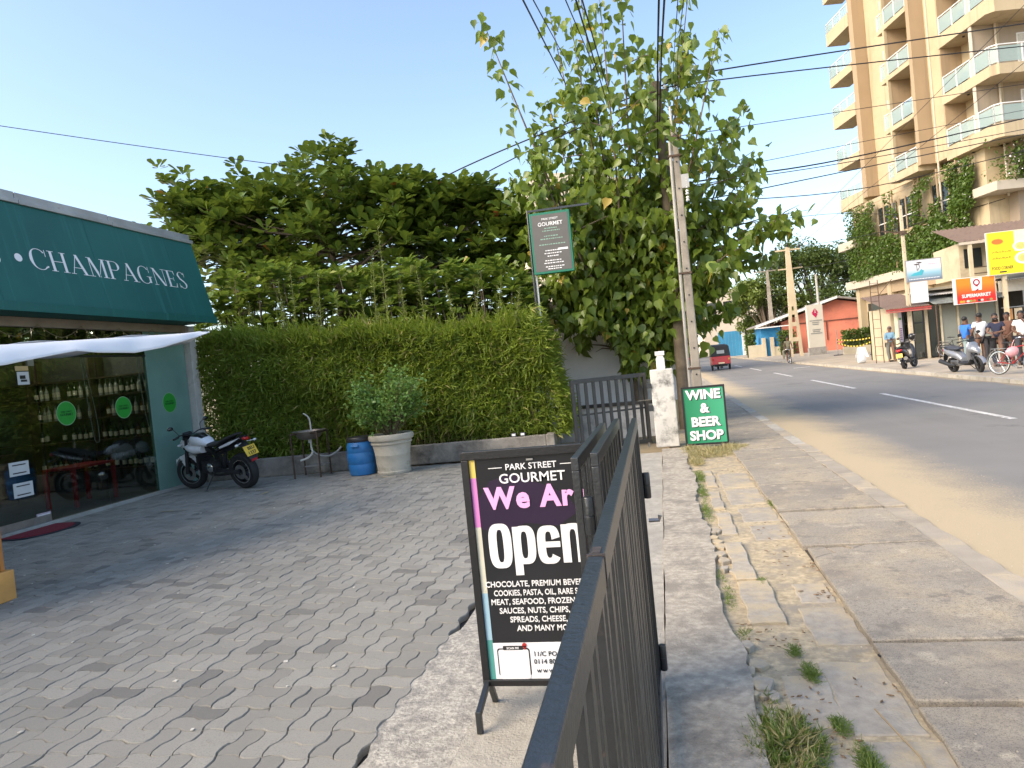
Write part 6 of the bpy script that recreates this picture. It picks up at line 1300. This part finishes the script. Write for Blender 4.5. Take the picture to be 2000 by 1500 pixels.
wb(corr(12.5,15.6,Yf-.9,2.5,Yf+.6,2.95), 'canopy', gsheet, sbp); wb(corr(12.45,15.0,Yf-.2,2.95,Yf+1.5,3.3), 'upper_canopy', M('bleached sheet', (.5,.48,.44), .7, .2, 2), sbp)
wb(MB().tube([(12.6,Yf-.8,0),(12.6,Yf-.8,2.5)], .03, 8), 'canopy_post', rusty, sbp); wb(MB().box(15.42,15.58,Yf-.9,Yf-.74,0,3.6), 'corner_post', shc, sbp)
sc_ = thing('food_shop', 'dark open shop behind the standing men under the yellow sign', 'shop', (17.5, Yf, 0))
wb(MB().box(15.62,20,Yf+3,Yf+3.1,0,3.3).box(15.62,20,Yf+.2,Yf+3,3.3,3.4), 'wall', M('dark shop interior', (.05,.045,.04), .9), sc_)
wb(MB().box(15.62,20,Yf-.02,Yf+.1,2.75,3.28), 'fascia', flat('white fascia', (.6,.57,.5)), sc_); wb(MB().box(15.7,17.3,Yf+.0,Yf+.04,.0,1.0), 'counter_front', shc, sc_)
for x in (16.6, 17.6): wb(MB().box(x-.03,x+.03,Yf,Yf+.06,1.0,2.74), 'mullion', steel, sc_)
wb(MB().box(15.64,20,Yf,Yf+.05,2.0,2.04), 'transom', steel, sc_)
for i, (a, c_) in enumerate([(15.75,(.55,.25,.08)),(16.15,(.6,.5,.35)),(16.7,(.5,.12,.08)),(17.1,(.6,.55,.5))]): wb(MB().box(a,a+.33,Yf-.02,Yf-.005,1.45,1.95), 'poster', flat('poster %d' % i, c_), sc_)
wb(corr(15.5,20,Yf-1.0,3.25,Yf+.8,3.62), 'canopy', gsheet, sc_)
wb(MB().box(14.35,20,Yf+.8,Yf+4,3.65,5.3), 'upper_wall', shc, sc_); wb(corr(14.0,20,Yf-.2,5.25,Yf+3,6.3,.2,.03), 'tiled_roof', rustroof, sc_); wb(MB().box(14.0,20,Yf-.23,Yf-.2,5.12,5.24), 'eave_board', pale_t, sc_)
wb(MB().box(14.55,15.3,Yf+.76,Yf+.79,4.1,5.0), 'window', dark_glass, sc_); wb(MB().box(14.4,14.55,Yf-.2,Yf-.05,3.3,5.2), 'balcony_post', shc, sc_)
wb(MB().box(14.5,15.5,Yf-.15,Yf-.11,4.0,4.04).box(14.5,15.5,Yf-.15,Yf-.11,3.72,3.76), 'balcony_rail', rusty, sc_)
# signs
m, nt, b = newmat('orange red sign print'); g_ = N(nt, 'TexCoord'); sz_ = N(nt, 'SeparateXYZ'); nt.links.new(g_.outputs['Generated'], sz_.inputs[0])
nt.links.new(mix(nt, ramp(nt, sz_.outputs[2], .25, .75), (.62,.02,.015), (.85,.22,.015)), b.inputs['Base Color']); b.inputs['Roughness'].default_value = .4; or_m = m
ss = thing('supermarket_sign', 'orange and red SUPERMARKET sign board over the shop canopy', 'sign', (14.2, Yf-1.0, 2.36), R(3)); ss.scale = (.9,.9,.93)
MB().box(-.98,.98,.0,.12,0,1.28).build('box', flat('sign white', (.75,.73,.7)), ss)
pn2 = MB().box(-.86,.95,-.01,-.002,.03,1.25).build('panel', or_m, ss); text('SUPERMARKET', .235, white_print, pn2, (.045,-.018,.30), bold=.015, xs=.88)
MB().prism([(-.14,-.014,.62),(.32,-.014,.62),(.36,-.014,1.22),(-.18,-.014,1.22)], (0,-.003,0)).build('emblem_ground', white_print, pn2)
mbq = MB(); mbq.lathe([(.10,0),(.165,0),(.165,.004),(.10,.004)], 28, Matrix.Translation((.09,-.024,1.0)) @ Matrix.Rotation(PI/2,4,'X'), cap=False); mbq.box(.03,.15,-.027,-.021,.80,.86); mbq.bar((.02,-.025,.58),(.16,-.025,.68),.01,.05); mbq.build('emblem', flat('maroon print', (.30,.01,.03)), pn2)
text('R A C E K', .06, bk, pn2, (.09,-.02,.72))
for i, (x, c_) in enumerate([(-.68,(.8,.35,.03)),(-.56,(.75,.3,.05)),(-.36,(.75,.6,.5)),(-.22,(.25,.3,.06)),(-.06,(.35,.2,.05)),(.16,(.03,.03,.03)),(.3,(.6,.5,.45)),(.56,(.25,.05,.03)),(.72,(.3,.25,.08))]):
    MB().prism([(x+.075*math.cos(t*PI/5), -.014, .12+.06*math.sin(t*PI/5)) for t in range(10)], (0,-.003,0)).build('food_picture', flat('food %d' % i, c_), pn2)
ys_ = thing('food_corner_sign', 'yellow FOOD CORNER sign board high over the dark shop', 'sign', (16.25, Yf-.95, 3.5), R(4))
MB().box(-1.45,1.6,0,.1,0,1.95).build('box', flat('sign backing', (.6,.58,.5)), ys_); pn3 = MB().box(-1.42,1.57,-.01,-.002,.03,1.92).build('panel', flat('yellow print', (.85,.66,.02)), ys_)
MB().box(-.3,1.565,-.014,-.011,1.0,1.915).build('cream_block', flat('cream print', (.7,.62,.5)), pn3)
MB().prism([(-1.0+.24*math.cos(t*PI/10), -.013, 1.50+.12*math.sin(t*PI/10)) for t in range(20)], (0,-.004,0)).build('oval_emblem', flat('emblem red', (.75,.16,.03)), pn3)
MB().prism(rrect(-1.28,-.72,1.28,1.72,.05,-.0115), (0,-.001,0)).build('emblem_frame', flat('emblem yellow', (.8,.55,.02)), pn3)
text('FOOD CORNER', .20, bk, pn3, (-.86,-.013,.24), bold=.01, xs=.62); MB().box(-1.0,-.7,-.014,-.011,.1,.16).build('tag', bk, pn3)
for (x0, z0) in ((-1.2,1.0),(-1.2,.72)):            # two lines of curly script
    mbz = MB()
    for i in range(6):
        x = x0+i*.135; mbz.tube([(x+.05*math.cos(t*.7)*(1-.04*t), -.014, z0+.05*math.sin(t*.7)+(.01*t if i % 2 else 0)) for t in range(8 if i % 2 else 6)], .009, 4)
    mbz.build('script_word', bk, pn3)
def plate_pic(cx, cz, r):
    for rr, c_, y in ((r,(.75,.74,.72),-.016),(r*.72,(.5,.55,.2),-.019),(r*.45,(.7,.5,.15),-.022)):
        nm = 'dish %.2f %.2f' % (c_[0], c_[1]); MB().prism([(cx+rr*math.cos(t*PI/12), y, cz+rr*.72*math.sin(t*PI/12)) for t in range(24)], (0,-.003,0)).build('plate_picture', bpy.data.materials.get(nm) or flat(nm, c_), pn3)
plate_pic(-.05, 1.22, .33); plate_pic(.05, .68, .38)
pb_ = thing('palm_sign', 'pale blue sign board with a palm tree picture fixed to the concrete pole', 'sign', (12.35, Yf-.45, 3.65), R(2))
MB().box(-.78,.78,0,.06,0,1.02).build('box', flat('sign grey', (.28,.27,.28)), pb_)
m, nt, b = newmat('sea picture print'); g_ = N(nt, 'TexCoord'); sz_ = N(nt, 'SeparateXYZ'); nt.links.new(g_.outputs['Generated'], sz_.inputs[0])
cc = mix(nt, ramp(nt, sz_.outputs[2], .0, .35), (.14,.16,.22), (.25,.45,.55)); cc = mix(nt, ramp(nt, sz_.outputs[2], .35, .6), cc, (.58,.62,.66)); nt.links.new(cc, b.inputs['Base Color'])
pn4 = MB().box(-.74,.74,-.01,-.002,.04,.98).build('panel', m, pb_)
pm = MB()
for (x, zt) in ((-.32,.78),(-.20,.86)):
    pm.tube([(-.3,-.014,.5),(x+.02,-.014,.66),(x,-.014,zt)], .012, 4)
    for a in range(0,180,30): pm.bar((x,-.014,zt), (x+.12*math.cos(R(a)), -.014, zt+.05*math.sin(R(a))), .012, .03)
pm.build('palm_picture', flat('palm print', (.12,.09,.08)), pn4); MB().prism([(-.62,-.013,.28),(-.1,-.013,.28),(.0,-.013,.48),(-.12,-.013,.56),(-.2,-.013,.46),(-.45,-.013,.4)], (0,-.003,0)).build('wave_picture', flat('wave print', (.05,.36,.45)), pn4)
text('Street', .17, flat('pale pink print', (.6,.42,.5)), pn4, (.36,-.014,.72), shear=.3); text('Tours', .17, white_print, pn4, (.38,-.014,.54))
mbl = MB()
for i in range(20): mbl.box(-.66+i*.066,-.62+i*.066,-.015,-.011,.10,.135)
mbl.build('print_line', white_print, pn4)
wbd = thing('white_board', 'blank white board hanging under the palm sign', 'sign', (12.07, Yf-.5, 2.66), 0); MB().box(-.37,.37,0,.05,0,.97).build('panel', flat('blank white', (.62,.64,.66)), wbd, bevel=.005)
up = sq_pole('utility_pole', 'slender concrete pole carrying the palm sign in front of the hotel', 11.62, Yf-.3, 7.3, .2, .13, M('pale pole concrete', (.5,.42,.29), .9, .15, 2, .4))
MB().bar((-.9,0,6.2),(.25,0,5.95),.05).build('lamp_arm', rusty, up); MB().box(-.1,.1,-.12,.1,5.9,6.1).build('clamp', rusty, up)
mast = thing('lattice_mast', 'thin iron lattice ladder mast beside the small shop', 'mast', (10.15, Yf-.4, 0))
for x in (-.17,.17): MB().box(x-.015,x+.015,-.015,.015,0,3.95).build('upright', rusty, mast)
for i in range(9): MB().box(-.155,.155,-.01,.01,.35+i*.43,.37+i*.43).build('rung', rusty, mast)
MB().bar((.17,0,3.2),(.8,0,3.9),.025).build('stay', rusty, mast)
bk_t = thing('white_bucket', 'small white bucket on the shop step', 'bucket', (12.75, 35.6, 0)); MB().lathe([(.09,0),(.12,.24),(.125,.25),(.11,.25),(.085,.02)], 16).build('bucket_body', white_print, bk_t, smooth=True)
trs = thing('black_barrow', 'black bags leaning behind the person in denim', 'bag', (11.35, 37.0, 0)); blob([(-.3,.3,.15,.2),(-.1,.42,.28,.4),(.15,.4,.28,.38),(.35,.28,.16,.22)]).build('bag_body', M('black bag', (.02,.02,.022), .5, .2, 4, .6, 12), trs, smooth=True)
# ================================================================== further down the road
sal = thing('salmon_house', 'salmon pink gabled house with grey roof beyond the totem sign', 'house', (16.5, 77, 0))
salm = M('salmon plaster', (.60,.20,.13), .9, .12, .7, .3, dirt=(.45,.15,.11), dirt_s=.8)
wb(MB().prism([(12.2,77,0),(21,77,0),(21,77,4.2),(17.5,77,5.0),(12.2,77,3.3)], (0,7,0)), 'wall', salm, sal)
roofm = M('grey tile roof', (.25,.23,.21), .9, .2, 1.5, .5)
wb(MB().prism([(9.6,76.2,3.0),(17.5,76.2,5.15),(17.5,76.2,5.32),(9.6,76.2,3.14)], (0,8.2,0)), 'left_roof', roofm, sal); wb(MB().prism([(17.5,76.2,5.15),(21.6,76.2,4.25),(21.6,76.2,4.4),(17.5,76.2,5.32)], (0,8.2,0)), 'right_roof', roofm, sal)
wb(MB().prism([(9.6,76.15,2.95),(17.5,76.15,5.1),(17.5,76.15,5.34),(9.6,76.15,3.18)], (0,.05,0)), 'barge_board', frame_w, sal)
wb(MB().box(13.6,20.5,76.9,76.98,2.95,3.02).box(16.4,16.48,76.9,76.98,1.1,2.95).box(19.6,19.68,76.9,76.98,1.1,2.95), 'wall_pipe', M('dark pipe', (.1,.05,.04), .8), sal)
wb(MB().box(10.2,12.1,77.2,82,0,3.0), 'side_room', M('blue plaster', (.03,.22,.45), .9), sal); wb(MB().box(9.4,13.2,75.6,75.66,2.85,2.95), 'porch_edge', frame_w, sal)
fen = thing('blue_fence', 'blue sheet metal roadside fence with white posts', 'fence', (10, 99.2, 0), math.atan2(.9, 4.6))
blf = [M('blue fence sheet', (.05,.28,.50), .6, .12, .8, .2), M('pale blue fence sheet', (.16,.40,.58), .6, .12, .8, .2)]
for i in range(7): MB().box(-2.45+i*.45,-2.02+i*.45,-.02,.02,.0,3.3).build('sheet_panel', blf[0], fen)
for x in (.85, 1.65): MB().box(x-.2,x+.2,-.2,.2,0,3.35).build('post', frame_w, fen)
MB().box(2.0,3.6,-.02,.02,0,3.3).build('gate_panel', blf[1], fen); MB().box(1.06,1.44,.1,.14,0,3.1).build('gap_door', dark_plastic, fen)
gw = thing('garden_wall', 'low cream garden wall with piers before the salmon house', 'wall', (10.4, 77, 0)); gwm = M('cream wall plaster', (.5,.45,.34), .9, .15, 1, .3, dirt=(.35,.3,.22), dirt_s=1)
MB().box(-1.6,-.2,-.15,.15,0,1.25).box(.9,2.4,-.15,.15,0,.9).build('wall', gwm, gw)
for x in (-.05,.75,2.5): MB().box(x-.18,x+.18,-.2,.2,0,1.9).build('pier', gwm, gw)
tot_ = thing('totem_sign', 'tall cream totem sign with a magenta diamond emblem', 'sign', (12.85, 64, 0), R(8))
tm = M('cream totem panel', (.66,.62,.52), .6, .04, 1, 0)
MB().box(-.72,.72,-.02,.32,0,.62).build('plinth', concrete, tot_); tp = MB().box(-.66,.66,0,.3,.63,4.2).build('panel', tm, tot_, bevel=.01)
mg_ = flat('magenta emblem', (.55,.015,.10)); e_ = MB()
e_.prism([(0,-.012,3.9),(-.27,-.012,3.5),(-.10,-.012,3.42),(-.02,-.012,3.62)], (0,-.01,0)).prism([(.05,-.012,3.88),(.27,-.012,3.52),(.12,-.012,3.45),(.06,-.012,3.6)], (0,-.01,0)).prism([(-.24,-.012,3.42),(.02,-.012,3.52),(.22,-.012,3.42),(.05,-.012,3.1)], (0,-.01,0)); e_.build('emblem', mg_, tp)
for z, wd in ((2.82,.95),(2.66,.55),(2.50,.5),(2.05,.6),(1.9,.55),(1.75,.9)):
    mbl = MB(); x = -wd/2
    while x < wd/2: mbl.box(x,x+.06,-.012,-.002,z,z+.09); x += .085
    mbl.build('print_line', flat('grey print', (.25,.25,.24)) if 'grey print' not in bpy.data.materials else bpy.data.materials['grey print'], tp)
def hedge_box(label, x0, x1, y0, y1, h, n=2500, name='clipped_hedge'):
    hh = thing(name, label, 'hedge', ((x0+x1)/2,(y0+y1)/2,0)); cx, cy = hh.location.x, hh.location.y
    P_ = np.stack([rng.uniform(x0,x1,n)-cx, rng.uniform(y0,y1,n)-cy, .15+rng.random(n)**.6*h], 1); foliage(hh, 'foliage', 'leaf', LEAF_OVAL, leaf_mats(P_, rng.normal(0,1,(n,3)), rng.uniform(.14,.3,n)), vine_m)
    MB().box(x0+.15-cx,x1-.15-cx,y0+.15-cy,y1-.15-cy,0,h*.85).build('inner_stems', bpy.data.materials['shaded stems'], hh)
hb2 = thing('planter_bed', 'long low planter wall under the clipped roadside hedge', 'planter', (16.5, 57.6, 0)); MB().box(-3.2,3.4,-.2,0,0,.55).build('wall', gwm, hb2)
hedge_box('dark clipped hedge along the forecourt beside the totem sign', 13.5, 20, 57.7, 58.7, 1.6, 3500)
hedge_box('dark shrub growing in front of the blue room of the salmon house', 11.6, 13.2, 75.5, 76.2, 2.3, 900)
hedge_box('scrubby bush before the low garden wall', 8.7, 9.7, 78, 79, 2.2, 900)
for (x, y, lab) in ((12.7,56.5,'iron barrier post on a round foot nearest the totem sign'),(13.6,50.5,'iron barrier post on a round foot nearest the hotel')):
    bp = thing('barrier_post', lab, 'barrier', (x,y,0)); MB().lathe([(.32,0),(.32,.04),(.05,.06),(.03,.08)], 18).build('foot', dark_plastic, bp); MB().tube([(0,0,.06),(0,0,1.9)], .03, 8).build('pole', steel, bp)
ch = MB(); tape1 = flat('tape yellow', (.75,.55,.03)); tape2 = flat('tape black', (.03,.03,.03))
tp_ = thing('barrier_tape', 'sagging yellow and black barrier tape across the forecourt', 'tape', (13.1,53.5,0))
for row, (za, sg) in enumerate(((1.15,.12),(.95,.35))):
    for i in range(24):
        def q(t): return Vector((12.7+.9*t, 56.5-6*t, za-sg*4*t*(1-t)))
        a, b_ = q(i/24), q((i+1)/24); wb(MB().bar(a, b_, .012, .09), 'tape_band', tape1 if i % 2 else tape2, tp_)
ab = thing('a_frame_board', 'small white folding floor sign on the far pavement', 'sign', (12.0,47.4,0), R(10)); MB().prism([(-.33,-.2,0),(.33,-.2,0),(.22,-.02,.62),(-.22,-.02,.62)], (0,.02,0)).prism([(-.33,.2,0),(.33,.2,0),(.22,.02,.62),(-.22,.02,.62)], (0,-.02,0)).build('panels', white_print, ab); MB().box(-.04,.04,-.15,-.11,.2,.3).build('mark', dark_plastic, ab)
wbx = thing('white_sack', 'white sacks stacked beside the lattice mast', 'sack', (9.75,38.6,0)); blob([(-.18,.2,.12,.18),(-.06,.28,.17,.27),(.08,.28,.17,.27),(.18,.2,.12,.16)]).build('sack_body', flat('white sack', (.62,.65,.68)), wbx, smooth=True)
# poles further away
fpole = M('pale far pole', (.56,.46,.31), .9, .1, 1, .3)
p1 = thing('utility_pole', 'pale concrete pole with openings at its foot and cross arms', 'utility pole', (11.4,65.5,0))
for s in (-1,1): MB().loft([[(s*.42-.13,-.15,0),(s*.42+.13,-.15,0),(s*.42+.13,.15,0),(s*.42-.13,.15,0)],[(s*.2-.12,-.15,4.4),(s*.2+.12,-.15,4.4),(s*.2+.12,.15,4.4),(s*.2-.12,.15,4.4)]]).build('shaft_leg', fpole, p1)
for z in (1.3,2.6,3.6): MB().box(-.45+z*.05,.45-z*.05,-.14,.14,z,z+.35).build('web', fpole, p1)
MB().loft([[(-.34,-.15,4.3),(.34,-.15,4.3),(.34,.15,4.3),(-.34,.15,4.3)],[(-.16,-.12,9.4),(.16,-.12,9.4),(.16,.12,9.4),(-.16,.12,9.4)]]).build('shaft', fpole, p1)
MB().box(-1.0,1.0,-.06,.06,9.1,9.22).build('cross_arm', fpole, p1); MB().box(-.9,1.1,-.06,.06,7.5,7.6).build('cross_arm', fpole, p1)
for i, (x, z) in enumerate(((-.95,9.22),(0,9.4),(.95,9.22),(-.85,7.6),(.95,7.6))): MB().lathe([(.06,0),(.11,.06),(.06,.12),(.11,.18),(.05,.3)], 10, Matrix.Translation((x,0,z))).build('insulator', dark_plastic, p1)
p2 = thing('utility_pole', 'grey pole with cross arm in front of the far trees', 'utility pole', (12.3,84,0)); MB().loft([[(-.3,-.2,0),(.3,-.2,0),(.3,.2,0),(-.3,.2,0)],[(-.13,-.1,9.4),(.13,-.1,9.4),(.13,.1,9.4),(-.13,.1,9.4)]]).build('shaft', polec, p2)
MB().box(-1.4,.9,-.06,.06,9.2,9.32).build('cross_arm', polec, p2)
for x in (-1.3,-.5,.4): MB().lathe([(.08,0),(.14,.1),(.07,.2),(.12,.35),(.05,.45)], 10, Matrix.Translation((x,0,9.3))).build('insulator', dark_plastic, p2)
p3 = thing('utility_pole', 'thin pale pole end rising behind the salmon house', 'utility pole', (13.75,66.5,0)); MB().tube([(0,0,0),(-.05,0,6.9)], [.14,.09], 10).build('shaft', flat('pale pole', (.55,.52,.46)), p3)
for lab, a, b_ in (('distant wire from the pale pole to the hotel',(11.4,65.5,9.4),(19,44,8.0)),('distant wire between the two far poles',(11.4,65.5,9.3),(12.0,84,9.5)),('distant lower wire crossing before the far trees',(11.5,65.5,7.6),(18,60,7.9)),('distant lowest wire crossing before the far trees',(12.3,84,6.5),(20,70,7.2))): cable(lab, [a, b_], .02, .4)
# trees
def far_tree(label, base, rx, ry, z0, z1, n, dark, lite, seed, lobes=16, size=(.22,.48)):
    t_ = thing('broad_tree', label, 'tree', base); r_ = np.random.default_rng(seed); lp, ls = [], []
    tb = MB(); tb.tube([(0,0,0),(.1,0,z0*.6),(0,0,(z0+z1)/2)], [.35,.28,.12], 8, False)
    for k in range(lobes):
        a = r_.uniform(0,6.28); q = r_.uniform(.25,1)**.6; h_ = r_.uniform(0,1); c_ = np.array([rx*q*math.cos(a)*(1-.35*h_**2), ry*q*math.sin(a)*(1-.35*h_**2), z0+(z1-z0)*(.15+.75*h_*(1-.25*q**2))]); rr = r_.uniform(.2,.36)*rx
        tb.tube([(0,0,z0*.7), tuple(c_*np.array([.5,.5,.85])), tuple(c_)], [.12,.07,.02], 5, False); k_ = n//lobes
        d = r_.normal(0,1,(k_,3)); d /= np.linalg.norm(d,axis=1)[:,None]; lp.append(c_+d*rr*(r_.random((k_,1))**.35)*np.array([1,1,.75]))
    lp = np.concatenate(lp); tb.build('trunk', bark, t_); foliage(t_, 'crown', 'leaf', LEAF_OVAL, leaf_mats(lp, r_.normal(0,1,(len(lp),3))+np.array([0,0,-.3]), r_.uniform(*size,len(lp))), leafmat('tree leaf %d' % seed, dark, lite, None, 0, .3))
far_tree('large dark tree behind the salmon house', (19.0,92,0), 7.6, 5, 2.5, 14.2, 17000, (.03,.055,.016), (.11,.16,.035), 21, 38)
far_tree('bright green tree above the blue fence', (12.8,90,0), 4.4, 3.5, 2.0, 10.0, 9000, (.07,.11,.02), (.22,.28,.06), 22, 24)
far_tree('dark tree right behind the salmon house next to the hotel', (25.5,95,0), 4.5, 4, 3, 11.5, 5000, (.02,.04,.014), (.07,.11,.03), 23, 16)
# background houses
bgb = thing('beige_block', 'beige flat roofed building far off behind the trees', 'building', (12,118,0)); MB().box(-5,6,0,8,0,9.8).build('wall', M('far beige wall', (.52,.45,.36), .9, .08, .4), bgb); MB().box(-5.3,6.3,-.3,8.3,9.82,10.3).build('roof_slab', pale_t, bgb)
for x in (-3.5,-1,1.5,4): w_ = MB().box(x-.7,x+.7,-.03,-.003,6.5,8.4).build('window', dark_glass, bgb); MB().box(x-.75,x+.75,-.08,-.035,6.4,6.5).build('sill', pale_t, w_)
bg2 = thing('white_block', 'white building far off on the left of the road', 'building', (4.5,125,0)); MB().box(-7,2.5,0,8,0,8.5).build('wall', M('far white wall', (.66,.63,.58), .9, .08, .4), bg2); MB().box(-7.2,2.7,-.2,8.2,8.52,8.8).build('roof_slab', rustroof, bg2)
for x in (-5,-2.5,0): w_ = MB().box(x-.6,x+.6,-.03,-.003,4.5,6.2).build('window', dark_glass, bg2); MB().box(x-.65,x+.65,-.08,-.035,4.4,4.5).build('sill', pale_t, w_)
bg3 = thing('orange_house', 'brick coloured house far down the left roadside', 'house', (0,104,0)); MB().box(-6,1.2,0,7,0,4.2).build('wall', M('brick red wall', (.32,.13,.08), .9, .15, .8), bg3); MB().prism([(-6.3,-.4,4.2),(1.5,-.4,4.2),(1.5,3.5,6.2),(-6.3,3.5,6.2)], (0,0,.15)).build('roof', roofm, bg3)
bg4 = thing('cream_tower', 'plain cream tower block rising behind the fig tree', 'building', (-4.6,44.8,0), YAW)
MB().box(-3.05,3.5,0,8,0,12.6).box(-2.3,2.8,.6,7,12.6,13.4).build('wall', M('pale cream render', (.66,.57,.44), .9, .06, .4), bg4)
MB().box(-3.15,3.6,-.1,8.1,12.45,12.6).build('parapet', pale_t, bg4)
for z in (4,7,10):
    for x in (-1.5,1): MB().box(x-.5,x+.5,-.03,-.003,z,z+1.3).build('window', dark_glass, bg4)
far_tree('mid green tree on the left roadside beyond the fig tree', (-2.5,60,0), 3.6, 3.4, 2.2, 7.5, 3500, (.03,.06,.015), (.11,.16,.035), 24, 14)
far_tree('dark tree far down the left side of the road', (-1.5,84,0), 3.2, 3.4, 2, 8.0, 3000, (.025,.05,.014), (.09,.13,.03), 25, 12)
